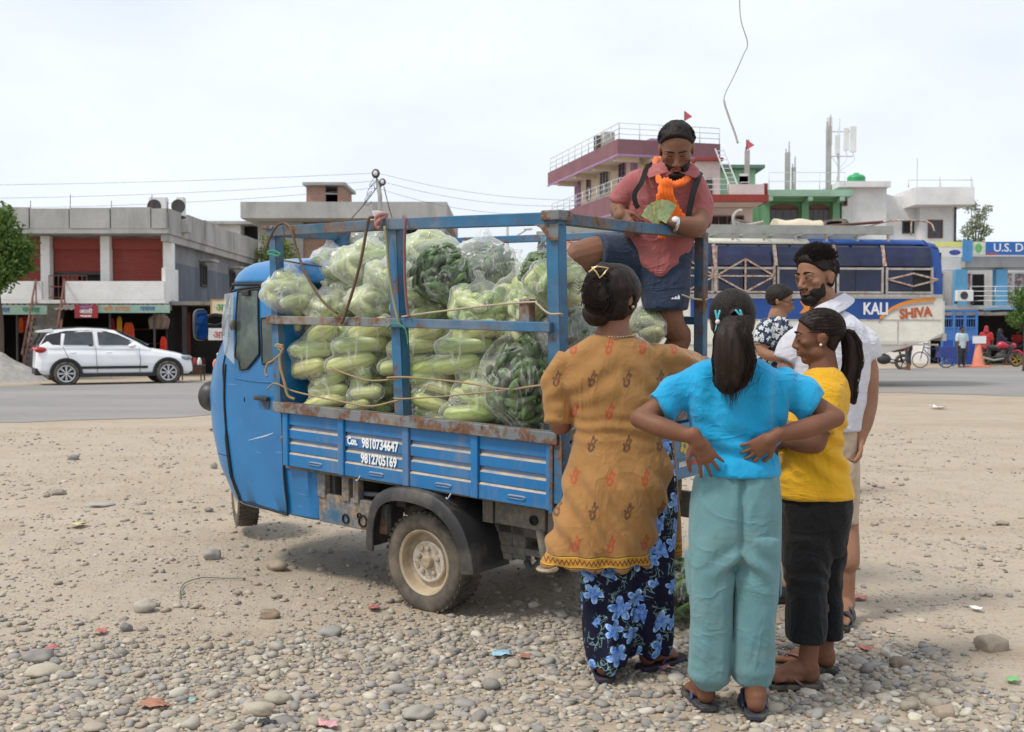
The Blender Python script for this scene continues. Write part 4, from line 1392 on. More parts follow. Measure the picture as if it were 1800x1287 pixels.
rope([(470,684,.05),(484,674,.05),(514,687,.02),(560,698,.02),(600,706,.025),(651,714,.03),(690,706,.045),(712,701,.05)],.03,.0045,M_JUTE,'jute cord sagging above the lower rail, left half','cord','cord')
rope([(484,608,.055),(497,612,.05),(492,628,.05),(494,650,.05),(500,672,.045),(506,695,.04),(518,702,.02)],.05,.0075,M_JUTE,'frayed jute rope running down the front post')
rope([(498,608,.05),(486,606,.058),(494,620,.05),(480,634,.06),(470,640,.07),(467,655,.07),(470,662,.07)],.05,.006,M_JUTE,'knotted jute rope end hanging in front of the door')
rope([(484,455,.04),(520,462,.0),(560,468,-.2),(580,472,-.3)],.0,.004,M_STRAP,'thin dark cord from front post over the cab roof','cord','cord')
rope([(1200,519,-.95),(1218,525,-1.1),(1238,527,-1.2),(1246,524,-1.23)],-.9,.005,M_PALER,'pale rope tied to the rear right post beside the seller')
# -- PEOPLE
def skin_mat(name,col,lip):
 t=NT(name)
 n=t.noise(9,5)
 c=t.ramp(n,[(0.3,tuple(x*0.85 for x in col)),(0.7,tuple(x*1.12 for x in col))])
 c=t.mix(t.ramp(t.noise(60,3),[(0.5,0.0),(0.8,0.25)]),c,tuple(x*0.6 for x in col))
 c=t.mix(t.ramp(t.noise(22,4),[(0.45,0.0),(0.75,0.35)]),c,(col[0]*1.25,col[1]*1.05,col[2]*0.95))
 t.bsdf(c,0.56,0,t.bump(t.math('ADD',t.noise(240,3),t.noise(60,4)),0.22,0.0015),0.30,**{'Subsurface Weight':0.06,'Subsurface Radius':(0.012,0.005,0.003),'Subsurface Scale':0.5})
 return t.m
def hair_mat():
 t=NT('black_hair')
 n=t.noise(220,3,t.mapv((1,1,0.08)))
 c=t.ramp(n,[(0.3,(0.006,0.005,0.005)),(0.75,(0.030,0.021,0.017))])
 t.bsdf(c,0.58,0,t.bump(n,0.7,0.003),0.22)
 return t.m
M_HAIR=hair_mat()
M_HAIRB=plain('brown_black_hair',(0.018,0.010,0.0075),0.52,0.6,60,0.7,260,0.003,stretch=(1,1,0.12),spec=0.25)
M_EYEW=plain('eye_white',(0.62,0.58,0.55),0.25,0.05,10,0)
M_LIPS=plain('lips',(0.20,0.075,0.06),0.4,0.1,30,0.1)
M_EYED=plain('eye_iris',(0.012,0.008,0.006),0.15,0.1,10,0)
def cloth(name,col,var=0.10,rough=0.88,weave=900,folds=0.35,fscale=14,dirt=None,stretch=(1,1,0.5),sheen=0.15):
 t=NT(name)
 n=t.noise(7,5)
 c=t.ramp(n,[(0.3,tuple(x*(1-var)for x in col)),(0.7,tuple(min(1,x*(1+var))for x in col))])
 if dirt:
  c=t.mix(t.ramp(t.noise(5,6,t.mapv((1,1,1),loc=(2,1,3)),0.65),[(0.5,0.0),(0.8,0.35)]),c,dirt)
 def crease(sc,st,rot):
  n=t.noise(sc,3,t.mapv(st,rot=rot),0.5,1.1)
  a=t.math('ABSOLUTE',t.math('SUBTRACT',n,0.5))
  return t.math('POWER',t.math('SUBTRACT',1.0,t.math('MULTIPLY',a,4.0,clamp=True),clamp=True),2.5)
 h=t.math('ADD',t.noise(fscale,5,t.mapv(stretch,rot=(0,0.3,0)),0.6,0.6),t.math('MULTIPLY',t.noise(weave,2),0.05))
 h=t.math('ADD',h,t.math('MULTIPLY',crease(fscale*0.45,(1,1,0.45),(0,0.5,0)),0.55))
 h=t.math('ADD',h,t.math('MULTIPLY',crease(fscale*0.6,(0.6,0.6,1.2),(0.3,-0.4,0)),0.35))
 t.bsdf(c,rough,0,t.bump(h,folds*1.3,0.022),0.2,**{'Sheen Weight':sheen,'Sheen Roughness':0.6})
 return t.m
def ring_px(py,xl,xr,d,rf,n=32,pw=2.4,front=0.0):
 a,b=P(xl,py,d),P(xr,py,d)
 c=(a+b)/2
 rs=(b.x-a.x)/2
 out=[]
 for k in range(n):
  t=2*PI*k/n
  ct,st=math.cos(t),math.sin(t)
  out.append(Vector((c.x+rs*math.copysign(abs(ct)**(2/pw),ct),c.y+rf*math.copysign(abs(st)**(2/pw),st),c.z)))
 return out
def garment(mb,rows,d,n=32,pw=2.4):
 pts=[]
 for i in range(len(rows)-1):
  r0,r1=rows[i],rows[i+1]
  m=max(1,int(abs(r1[0]-r0[0])/14))
  for j in range(m):
   t=j/m
   q=[r0[k]+(r1[k]-r0[k])*t for k in range(4)]
   dd=(r0[4]if len(r0)>4 else 0)*(1-t)+(r1[4]if len(r1)>4 else 0)*t
   pts.append((*q,dd))
 l=rows[-1]
 pts.append((*l[:4],l[4]if len(l)>4 else 0))
 mb.rings([ring_px(a,b,c,d+dd,e,n,pw)for a,b,c,e,dd in pts])
 return mb
def folds(seed,amp,sc,dirs=(1,1,0.35),ridge=0.6):
 sc=np.array(dirs)*sc
 def f(co,no):
  p=co*sc+seed*1.7
  a=fbm(p,seed,3)
  b=1-2*np.abs(vnoise(p*0.8+5.1,seed+3))
  return amp*((1-ridge)*a+ridge*b*0.7)
 return f
def head_frame(f,u=(0,0,1)):
 f=unit(f)
 r=unit(f.cross(Vector(u)))
 return r,f,r.cross(f)
class Head:
 def __init__(s,c,f,hh,up=(0,0,1),nose=1.0,jaw=1.0):
  s.c,s.h=Vector(c),hh
  s.ax=head_frame(f,up)
  s.nose,s.jaw=nose,jaw
 def p(s,x,y,z):
  return s.c+(s.ax[0]*x+s.ax[1]*y+s.ax[2]*z)*s.h
 def loc(s,co):
  A=np.array([list(a)for a in s.ax])
  return(co-np.array(s.c)[None])@A.T/s.h
 def e(s,mb,c,r,n=18,m=12):
  mb.ell(s.p(*c),[x*s.h for x in r],s.ax,n,m)
 def skull(s,mb):
  j=s.jaw
  s.e(mb,(0,-0.06,0.14),(0.325,0.415,0.355),24,16)
  s.e(mb,(0,0.10,0.02),(0.285,0.285,0.34),24,16)
  s.e(mb,(0,0.10,-0.20),(0.235*j,0.245,0.25),20,14)
  s.e(mb,(0,0.215,-0.41),(0.115*j,0.10,0.085))
  for q in(-1,1):
   s.e(mb,(q*0.175*j,0.02,-0.28),(0.085,0.17,0.12))
   s.e(mb,(q*0.185,0.20,-0.09),(0.10,0.115,0.085))
   s.e(mb,(q*0.115,0.325,0.065),(0.115,0.055,0.038))
   s.e(mb,(q*0.055,0.395*(0.5+0.5*s.nose),-0.175),(0.042,0.045,0.035))
   s.e(mb,(q*0.325,-0.055,-0.045),(0.035,0.085,0.125))
   s.e(mb,(q*0.345,-0.085,0.0),(0.028,0.07,0.07))
   s.e(mb,(q*0.125,0.315,-0.015),(0.085,0.06,0.055))
  tip=0.455*(0.6+0.4*s.nose)
  mb.tube([s.p(0,0.34,0.06),s.p(0,0.385,-0.05),s.p(0,tip-0.01,-0.145)],[0.038*s.h,0.045*s.h,0.055*s.h],10,True,True)
  s.e(mb,(0,tip-0.02,-0.155),(0.058,0.055,0.048))
  s.e(mb,(0,0.345,-0.255),(0.095,0.045,0.026))
  s.e(mb,(0,0.342,-0.312),(0.080,0.045,0.030))
 def eyes(s,root,off,look=(0,0.02),closed=0.0):
  l=MB()
  s.e(l,(0,0.349,-0.258),(0.080,0.045,0.020));s.e(l,(0,0.347,-0.310),(0.066,0.046,0.025))
  l.build('lips',M_LIPS,root,True,off=off)
  for q in(-1,1):
   w,d=MB(),MB()
   w.ell(s.p(q*0.125,0.335,-0.012),(0.046*s.h,0.038*s.h,0.019*s.h*(1-closed*0.6)),s.ax,14,10)
   o=w.build('eye',M_EYEW,root,True,off=off)
   d.ell(s.p(q*0.125+look[0],0.362,-0.012+look[1]),(0.021*s.h,0.014*s.h,0.019*s.h*(1-closed*0.5)),s.ax,10,8)
   d.build('iris',M_EYED,o,True,off=off)
   lid=MB()
   lid.tube([s.p(q*0.065,0.355,-0.012),s.p(q*0.10,0.385,0.012),s.p(q*0.145,0.377,0.012),s.p(q*0.19,0.325,-0.010)],0.0075*s.h,6)
   lid.build('eyelid',M_HAIR,o,True,off=off)
   b=MB()
   b.tube([s.p(q*0.045,0.372,0.085),s.p(q*0.11,0.388,0.110),s.p(q*0.175,0.348,0.105),s.p(q*0.225,0.285,0.075)],[0.013*s.h,0.019*s.h,0.016*s.h,0.006*s.h],6)
   b.build('eyebrow',M_HAIR,root,True,off=off)
 def cap(s,root,off,line,thick=0.05,clump=0.02,seed=1,mat=None,tall=None,voxel=0.006,name='hair'):
  m=MB()
  s.e(m,(0,-0.06,0.14),(0.335,0.425,0.365),48,34)
  s.e(m,(0,-0.04,-0.02),(0.300,0.33,0.36),40,28)
  me=fuse(m,voxel,3,0.5,name)
  co=coords(me)
  q=s.loc(co)
  g=smooth01(-0.03,0.07,line(q[:,0],q[:,1],q[:,2]))
  no=vnormals(me)
  th=thick*s.h*np.ones(len(co))
  nz=clump*s.h*(fbm(q*9.0,seed,3)+0.5*vnoise(q*24,seed+9))
  co=co+no*(g*(th+nz)-(1-g)*0.075*s.h)[:,None]
  if tall is not None:
   co=co+np.array(s.ax[2]+s.ax[1]*0.25)[None]*(g*tall(q[:,0],q[:,1],q[:,2])*s.h)[:,None]
  set_coords(me,co)
  shift(me,off)
  return link_mesh(name,me,mat or M_HAIR,root,True)
 def combed(s,n,rng,to,start,r=1.04):
  b=Vector(to).normalized()
  out=[]
  while len(out)<n:
   a=Vector((rng.gauss(0,1),rng.gauss(0,1),rng.gauss(0,1))).normalized()
   if not start(a):
    continue
   w=a.angle(b)
   k=r+rng.uniform(-0.012,0.02)
   t1=rng.uniform(0.6,1.0)
   pts=[]
   for t in np.linspace(0,t1,6):
    v=(a*math.sin((1-t)*w)+b*math.sin(t*w))/max(1e-4,math.sin(w))
    pts.append(s.p(v.x*0.355*k,-0.06+v.y*0.445*k,0.14+v.z*0.385*k))
   out.append(pts)
  return out
 def strands(s,root,off,paths,r=0.0016,mat=None,name='hair_strands'):
  m=MB()
  for p in paths:
   k=len(p)
   m.tube(p,[r*(1.0 if i<k-1 else 0.3)for i in range(k)],4,False)
  return m.build(name,mat or M_HAIR,root,True,off=off,fix=False)
def hand(mb,w,d,n,side,L=0.17,curl=(0.3,0.4,0.3),spread=0.10,thumb=0.6,fingers=(1,1,1,1)):
 w,d=Vector(w),unit(d)
 n=unit(Vector(n)-d*Vector(n).dot(d))
 s=d.cross(n)*side
 ax=(s,n,d)
 mb.ell(w+d*0.24*L,(0.215*L,0.10*L,0.30*L),ax,16,12)
 mb.ell(w+d*0.40*L,(0.235*L,0.085*L,0.15*L),ax,16,12)
 mb.tube([w-d*0.12*L,w+d*0.12*L],[0.155*L,0.15*L],12,True,True)
 fl=(0.40,0.45,0.42,0.32)
 tips=[]
 for i in range(4):
  b=w+d*(0.46-0.02*abs(i-1.2))*L+s*(0.175-0.112*i)*L
  dd=unit(d+s*spread*(1.5-i))
  nn=n
  pts,a=[b],0.0
  for j,f in enumerate((0.46,0.30,0.24)):
   a+=curl[j]*(1.0 if fingers[i]==1 else fingers[i])
   v=dd*math.cos(a)+nn*math.sin(a)
   b=b+v*(fl[i]*f*L)
   pts.append(b)
  mb.tube(pts,[0.050*L,0.047*L,0.043*L,0.034*L],10,True,True)
  tips.append((pts[-1],v))
 b=w+d*0.10*L+s*0.15*L
 v1=unit(d*0.75+s*(0.75*(1.3-thumb))+n*0.25*thumb)
 p1=b+v1*0.26*L
 v2=unit(d*0.95+s*(0.3*(1.2-thumb))+n*(0.2+0.5*thumb))
 p2=p1+v2*0.20*L
 p3=p2+unit(v2+n*0.3*thumb)*0.13*L
 mb.tube([b,p1,p2,p3],[0.075*L,0.058*L,0.050*L,0.038*L],10,True,True)
 return tips
def sleeve(mb,pts,rad,n=22):
 limb(mb,pts,rad,n,False)
def limb(mb,pts,rad,n=14,rnd=True):
 q=spline(pts,5)
 k=len(rad)-1
 rr=[]
 for i in range(len(q)):
  t=i/(len(q)-1)*k
  a=min(k-1,int(t))
  f=t-a
  f=f*f*(3-2*f)
  rr.append(rad[a]*(1-f)+rad[a+1]*f)
 mb.tube(q,rr,n,True,rnd)
def foot(mb,ankle,heel,d,L=0.23,side=1,r_ank=0.036):
 d=unit(Vector((d[0],d[1],0)))
 s=Vector((-d.y,d.x,0))*side
 up=Vector((0,0,1))
 heel=Vector(heel)
 ax=(s,d,up)
 h=heel+d*0.035
 mb.ell(h+up*0.034,(0.034,0.038,0.036),ax,14,10)
 mb.tube([Vector(ankle),h+up*0.055+d*0.01],[r_ank,r_ank*1.05],12,True,True)
 mb.tube([h+up*0.055,heel+d*0.45*L+up*0.045,heel+d*0.68*L+up*0.030],[r_ank*0.95,0.036,0.026],12,True,True)
 mb.ell(heel+d*0.50*L+up*0.024,(0.040,0.30*L,0.024),ax,14,10)
 mb.ell(heel+d*0.70*L+up*0.020,(0.046,0.10*L,0.020),ax,14,10)
 for i in range(5):
  r=0.0135 if i==0 else 0.0098-0.0006*i
  b=heel+d*(0.74-0.028*i)*L+s*(0.033-0.0175*i)
  e=heel+d*(0.97-0.055*i)*L+s*(0.034-0.0180*i)
  mb.tube([b+up*0.018,(b+e)/2+up*0.020,e+up*0.013],[r,r,r*0.9],8,True,True)
def sandal(root,off,heel,d,mat,strap_mat,L=0.24,side=1,thick=0.018,z=0.0,wide=False):
 d=unit(Vector((d[0],d[1],0)))
 s=Vector((-d.y,d.x,0))*side
 heel=Vector(heel)
 poly=[(-0.014,0.0),(-0.010,0.030),(0.10*L,0.040),(0.40*L,0.038),(0.72*L,0.056),(0.92*L,0.050),(1.03*L,0.020),(1.04*L,-0.004),(0.96*L,-0.032),(0.75*L,-0.050),(0.4*L,-0.042),(0.1*L,-0.038),(-0.010,-0.028)]
 o=MB().prism([(a,b)for a,b in poly],heel+Vector((0,0,-thick+z)),d,s,(0,0,1),thick)
 o=o.build('sandal',mat,root,True,bevel=0.004,off=off,angle=50)
 up=Vector((0,0,1))
 if wide:
  for t in(0.42,0.66):
   a=[heel+d*t*L+s*(0.052*math.cos(k))+up*(0.058*(1.25-t)*1.2*math.sin(k)+0.004)for k in np.linspace(0,PI,9)]
   m=MB()
   m.rings([[p-d*0.022,p+d*0.022,p+d*0.022+up*0.006,p-d*0.022+up*0.006]for p in a])
   m.build('strap',strap_mat,o,True,off=off,angle=50)
 else:
  top=heel+d*0.78*L+s*0.018+up*0.034
  for q in(-1,1):
   a=heel+d*0.30*L+s*(0.040*q)+up*0.0
   MB().tube(spline([a,a.lerp(top,0.5)+up*0.022+s*0.012*q,top,top-up*0.03],5),0.0055,6).build('strap',strap_mat,o,True,off=off)
 return o
class Person:
 def __init__(s,label,base,skin,group=None,voxel=0.0048):
  s.base=Vector(base)
  s.root=thing('person',label,'person',s.base,group=group)
  s.b=MB()
  s.skin,s.voxel=skin,voxel
 def body(s,smooth=5):
  me=fuse(s.b,s.voxel,smooth,0.5,'body')
  shift(me,s.base)
  s.me=me
  return link_mesh('body',me,s.skin,s.root,True)
 def wear(s,name,mb,mat,voxel=0.008,smooth=5,fold=None,parent=None):
  me=fuse(mb,voxel,smooth,0.5,name)
  if fold:
   for f in(fold if isinstance(fold,list)else[fold]):
    displace(me,f)
  shift(me,s.base)
  return link_mesh(name,me,mat,parent or s.root,True)
 def add(s,name,mb,mat,smooth=True,bevel=0,parent=None,angle=None):
  return mb.build(name,mat,parent or s.root,smooth,bevel,off=s.base,angle=angle)
def ear_gap(x,y,z):
 return 0.42*np.exp(-(((y+0.06)/0.10)**2+((z+0.03)/0.15)**2))*smooth01(0.20,0.28,np.abs(x))
SK_F=skin_mat('skin_warm_brown',(0.225,0.105,0.062),None)
SK_D=skin_mat('skin_deep_brown',(0.180,0.080,0.046),None)
SK_M=skin_mat('skin_brown',(0.30,0.155,0.095),None)
SK_R=skin_mat('skin_dark_brown',(0.200,0.094,0.056),None)
# -- the girl in the blue T-shirt
def blue_girl():
 d=3.72
 q=lambda x,y,dd=0.0:P(x,y,d+dd)
 hl,hr=G(1246,1252),G(1330,1268)
 hl.z,hr.z=gz(hl.x,hl.y)+0.022,gz(hr.x,hr.y)+0.022
 p=Person('girl in bright blue T-shirt and teal trousers, hands on hips, seen from behind',((hl.x+hr.x)/2,d,0),SK_D)
 b=p.b
 limb(b,[q(1290,840),q(1290,760),q(1288,680),q(1287,640),q(1287,590)],[0.10,0.085,0.10,0.07,0.048])
 limb(b,[q(1235,674),q(1288,652),q(1350,674)],[0.035,0.050,0.035])
 limb(b,[q(1222,680),q(1168,710,-0.01),q(1124,736,-0.03)],[0.036,0.038,0.034])
 limb(b,[q(1124,736,-0.03),q(1165,752,-0.09),q(1222,770,-0.135)],[0.034,0.035,0.024])
 limb(b,[q(1362,680),q(1422,708,-0.01),q(1468,734,-0.03)],[0.036,0.038,0.034])
 limb(b,[q(1468,734,-0.03),q(1420,752,-0.09),q(1362,766,-0.135)],[0.034,0.035,0.024])
 hand(b,q(1224,772,-0.138),(0.50,0.10,-0.86),(0.1,1,0.05),-1,0.165,(0.12,0.25,0.2),0.22,0.2)
 hand(b,q(1360,768,-0.138),(-0.78,0.12,-0.55),(-0.1,1,0.05),1,0.155,(0.15,0.3,0.2),0.16,0.4)
 for hx,an,hg in((1255,(1243,1218),hl),(1325,(1326,1230),hr)):
  limb(b,[q(hx,860),q(hx-3 if hx<1290 else hx,1040,0.0),q(an[0],an[1]-60,0.0),Vector((hg.x,hg.y+0.045,0.115+hg.z-0.02))],[0.055,0.042,0.038,0.034])
 foot(b,Vector((hl.x,hl.y+0.045,hl.z+0.10)),hl,(-0.12,1,0),0.22,-1)
 foot(b,Vector((hr.x,hr.y+0.045,hr.z+0.10)),hr,(0.16,1,0),0.22,1)
 H=Head(q(1287,566),(0.12,1,-0.10),0.208)
 H.skull(b)
 p.body()
 tee=MB()
 garment(tee,[(624,1262,1316,.055),(634,1238,1340,.075),(646,1216,1362,.090),(662,1200,1378,.10),(690,1198,1384,.112),(730,1206,1378,.112),(765,1222,1366,.106),(790,1229,1360,.106),(812,1230,1366,.122),(832,1231,1368,.130)],d,pw=2.3)
 sleeve(tee,[q(1232,672),q(1200,684),q(1160,718,-0.015)],[0.056,0.060,0.066])
 sleeve(tee,[q(1350,672),q(1388,684),q(1430,716,-0.015)],[0.056,0.060,0.066])
 pull=folds(3,0.014,11,(1,1,0.5))
 def waist(co,no):
  z=co[:,2]
  w=np.exp(-((z-0.90)/0.10)**2)
  x=co[:,0]-0.76
  return w*0.008*np.sin(z*70+x*22+4.5*vnoise(co*7,8))*smooth01(0.865,0.90,z)
 def drop(co,no):
  z=co[:,2]
  w=smooth01(0.85,1.0,z)*(1-smooth01(1.15,1.25,z))
  return w*0.007*np.sin(co[:,0]*62+2.2*vnoise(co*np.array([6,6,3]),4))
 p.wear('t_shirt',tee,cloth('bright_blue_cotton',(0.008,0.31,0.58),0.08,folds=0.45,fscale=11),0.0075,5,[pull,waist,drop])
 tr=MB()
 garment(tr,[(800,1240,1358,.095),(822,1236,1362,.105),(842,1222,1368,.120),(880,1215,1370,.130),(930,1212,1369,.130),(965,1211,1368,.120),(985,1216,1364,.105)],d)
 garment(tr,[(940,1212,1294,.115),(985,1211,1288,.110),(1040,1214,1283,.100),(1100,1216,1282,.090),(1150,1213,1282,.088),(1178,1211,1280,.086),(1192,1216,1277,.075),(1204,1228,1265,.048)],d)
 garment(tr,[(940,1284,1368,.115),(985,1290,1366,.110),(1040,1291,1361,.100),(1100,1289,1357,.090),(1150,1286,1357,.088),(1176,1285,1357,.086),(1190,1292,1352,.074),(1202,1305,1345,.048)],d-0.02)
 def seat(co,no):
  z,x=co[:,2],co[:,0]-P(1291,900,d).x
  g=-0.022*np.exp(-(x/0.012)**2)*smooth01(0.50,0.62,z)*(co[:,1]<d)
  c=0.015*np.sin((z-0.55)*60+np.abs(x)*55)*np.exp(-((z-0.535)/0.05)**2)*np.exp(-(x/0.09)**2)
  k=0.004*np.sin(x*130+3*vnoise(co*8,3))*smooth01(0.76,0.82,z)
  gth=0.003*np.sin(co[:,2]*120+9*x)*(1-smooth01(0.02,0.16,z-0.05))
  return g+c+k+gth
 teal=cloth('teal_fleece',(0.112,0.245,0.268),0.10,folds=0.35,fscale=9,dirt=(0.22,0.25,0.24))
 trob=p.wear('trousers',tr,teal,0.0075,5,[folds(12,0.017,6.5,(1,1,0.4)),folds(13,0.007,17,(1,1,0.5)),seat])
 for x0,x1,yy in((1206,1222,1000),(1358,1368,1000)):
  pk=MB()
  garment(pk,[(972,x0,x1,.045,.02),(1000,x0+1,x1+2,.055,.02),(1040,x0+4,x1+2,.05,.02),(1048,x0+6,x1-1,.035,.02)],d,16)
  p.wear('cargo_pocket',pk,teal,0.007,3,folds(31,0.008,22))
 rub=plain('sandal_rubber',(0.035,0.038,0.05),0.7,0.3,12,dirt=(0.20,0.17,0.13),dirt_scale=9)
 stp=plain('sandal_strap',(0.05,0.06,0.16),0.5,0.2,12)
 for hg,dd,sd in((hl,(-0.12,1,0),-1),(hr,(0.16,1,0),1)):
  sandal(p.root,p.base,hg+Vector((0,0,0.002)),dd,rub,stp,0.235,sd)
 hr_ob=H.cap(p.root,p.base,lambda x,y,z:0.34+0.7*z-y-0.5*np.maximum(0,-z-0.30)*4,0.045,0.004,3,voxel=0.006)
 tie=H.p(0.02,-0.50,0.05)
 paths=[]
 rng=random.Random(4)
 paths=H.combed(460,rng,(0.05,-1,-0.2),lambda v:v.y<0.6 and v.z>-0.35)
 H.strands(p.root,p.base,paths,0.0015,M_HAIR)
 pt=MB()
 mid=[tie,H.p(0.02,-0.62,0.0),q(1288,590,-0.165),q(1290,640,-0.165),q(1284,675,-0.150),q(1278,694,-0.140)]
 sp=spline(mid,6)
 wid=np.interp(np.linspace(0,1,len(sp)),[0,0.12,0.3,0.55,0.8,1.0],[0.018,0.034,0.050,0.066,0.052,0.014])
 pt.rings([[c+Vector((wid[i]*math.cos(t),wid[i]*0.52*math.sin(t),0))for t in np.linspace(0,2*PI,20,endpoint=False)]for i,c in enumerate(sp)])
 tail=p.wear('ponytail',pt,M_HAIRB,0.006,2,folds(9,0.006,70,(1,1,0.06)))
 sp_paths=[]
 for i in range(520):
  a,rr=rng.uniform(0,2*PI),rng.uniform(0.75,1.08)
  n_end=rng.randint(len(sp)-9,len(sp)-1)
  sp_paths.append([sp[j]+Vector((wid[j]*rr*math.cos(a+0.05*j),wid[j]*0.55*rr*math.sin(a),0))+Vector((rng.gauss(0,.002),rng.gauss(0,.002),0))for j in range(1,n_end,2)])
 for i in range(90):
  x=rng.gauss(0,0.030)
  c=sp[-8]+Vector((x,-0.012+rng.gauss(0,0.008),0.03))
  l=0.05+0.085*rng.random()*math.exp(-abs(x)*18)
  e=rng.gauss(0,0.008)
  sp_paths.append([c,c+Vector((x*-0.1,0,-l*0.5)),c+Vector((x*-0.35+e,0,-l))])
 H.strands(p.root,p.base,sp_paths,0.0009,M_HAIRB)
 MB_=MB().lathe([(0.020,-0.012),(0.027,-0.006),(0.027,0.006),(0.020,0.012)],H.p(0.02,-0.545,0.035),tuple(H.p(0,-1,-0.3)-H.c),18)
 p.add('hair_tie',MB_,M_HAIR)
 cyan,bead=plain('clip_cyan',(0.10,0.50,0.60),0.3,0.1,20,0),plain('clip_pearl',(0.70,0.55,0.55),0.25,0.1,20,0)
 for x,y,sl in((1261,566,0.0),(1303,565,0.45)):
  c=q(x,y,-0.128 if x<1280 else-0.125)
  cl=MB()
  for sg in(-1,1):
   for e in(-1,1):
    cl.tube([c+Vector((sl*0.012*sg,0,sg*0.008)),c+Vector((e*0.007+sl*0.026*-sg,-0.003,sg*0.036))],[0.004,0.0035],6,True,True)
  o=p.add('hair_clip',cl,cyan)
  p.add('bead',MB().ell(c+Vector((0,-0.006,0)),0.0085,n=10,m=8),bead,parent=o)
 return p
blue_girl()
# -- printed cloths
def kurta_mat():
 t=NT('mustard_block_print')
 n=t.noise(6,5)
 base=t.ramp(n,[(0.3,(0.295,0.150,0.050)),(0.7,(0.355,0.185,0.064))])
 x,y,z=t.sep(t.obj())[0:3]
 sx,sz=0.128,0.120
 row=t.math('FLOOR',t.math('DIVIDE',z,sz))
 odd=t.math('MODULO',t.math('ABSOLUTE',row),2.0)
 ux=t.math('ADD',t.math('DIVIDE',x,sx),t.math('MULTIPLY',odd,0.5))
 fx=t.math('SUBTRACT',t.math('FRACT',ux),0.5)
 fz=t.math('SUBTRACT',t.math('FRACT',t.math('DIVIDE',z,sz)),0.5)
 lean=t.math('SUBTRACT',fx,t.math('MULTIPLY',fz,0.18))
 def blob(cx,cz,rx,rz):
  a=t.math('DIVIDE',t.math('SUBTRACT',lean,cx),rx)
  b=t.math('DIVIDE',t.math('SUBTRACT',fz,cz),rz)
  return t.math('LESS_THAN',t.math('ADD',t.math('MULTIPLY',a,a),t.math('MULTIPLY',b,b)),1.0)
 m=blob(0,-0.11,0.10,0.15)
 m=t.math('MAXIMUM',m,blob(0.02,0.08,0.075,0.12))
 m=t.math('MAXIMUM',m,blob(0.0,0.21,0.035,0.07))
 m=t.math('MAXIMUM',m,blob(-0.10,0.0,0.035,0.05))
 m=t.math('MAXIMUM',m,blob(0.10,0.12,0.03,0.05))
 hole=t.math('MAXIMUM',blob(0.0,-0.11,0.035,0.055),blob(0.02,0.06,0.02,0.05))
 m=t.math('MULTIPLY',m,t.math('SUBTRACT',1.0,t.math('MULTIPLY',hole,0.8)))
 m=t.math('MULTIPLY',m,t.ramp(t.noise(130,3),[(0.30,0.2),(0.5,0.9)]))
 ink=t.mix(odd,(0.36,0.065,0.03),(0.11,0.05,0.03))
 c=t.mix(m,base,ink)
 hz=t.math('SUBTRACT',z,0.474)
 band=t.math('LESS_THAN',t.math('ABSOLUTE',hz),0.021)
 zig=t.math('ABSOLUTE',t.math('SUBTRACT',t.math('FRACT',t.math('MULTIPLY',x,62.0)),0.5))
 z2=t.math('LESS_THAN',t.math('ABSOLUTE',t.math('SUBTRACT',t.math('MULTIPLY',hz,45.0),t.math('SUBTRACT',t.math('MULTIPLY',zig,1.4),0.35))),0.17)
 bc=t.mix(z2,(0.42,0.21,0.03),(0.12,0.035,0.015))
 ed=t.math('GREATER_THAN',t.math('ABSOLUTE',hz),0.0145)
 bc=t.mix(ed,bc,(0.55,0.35,0.05))
 ed2=t.math('GREATER_THAN',t.math('ABSOLUTE',hz),0.0185)
 bc=t.mix(ed2,bc,(0.045,0.016,0.012))
 c=t.mix(band,c,bc)
 w_=t.noise(6,3,t.mapv((1,1,0.5),rot=(0,0.7,0)),0.5,1.1)
 w_=t.math('POWER',t.math('SUBTRACT',1.0,t.math('MULTIPLY',t.math('ABSOLUTE',t.math('SUBTRACT',w_,0.5)),4.0,clamp=True),clamp=True),2.5)
 h=t.math('ADD',t.noise(16,5,t.mapv((1,1,0.6),rot=(0,0.5,0)),0.6,0.8),t.math('MULTIPLY',w_,0.6))
 t.bsdf(c,0.85,0,t.bump(h,0.4,0.02),0.2,**{'Sheen Weight':0.15})
 return t.m
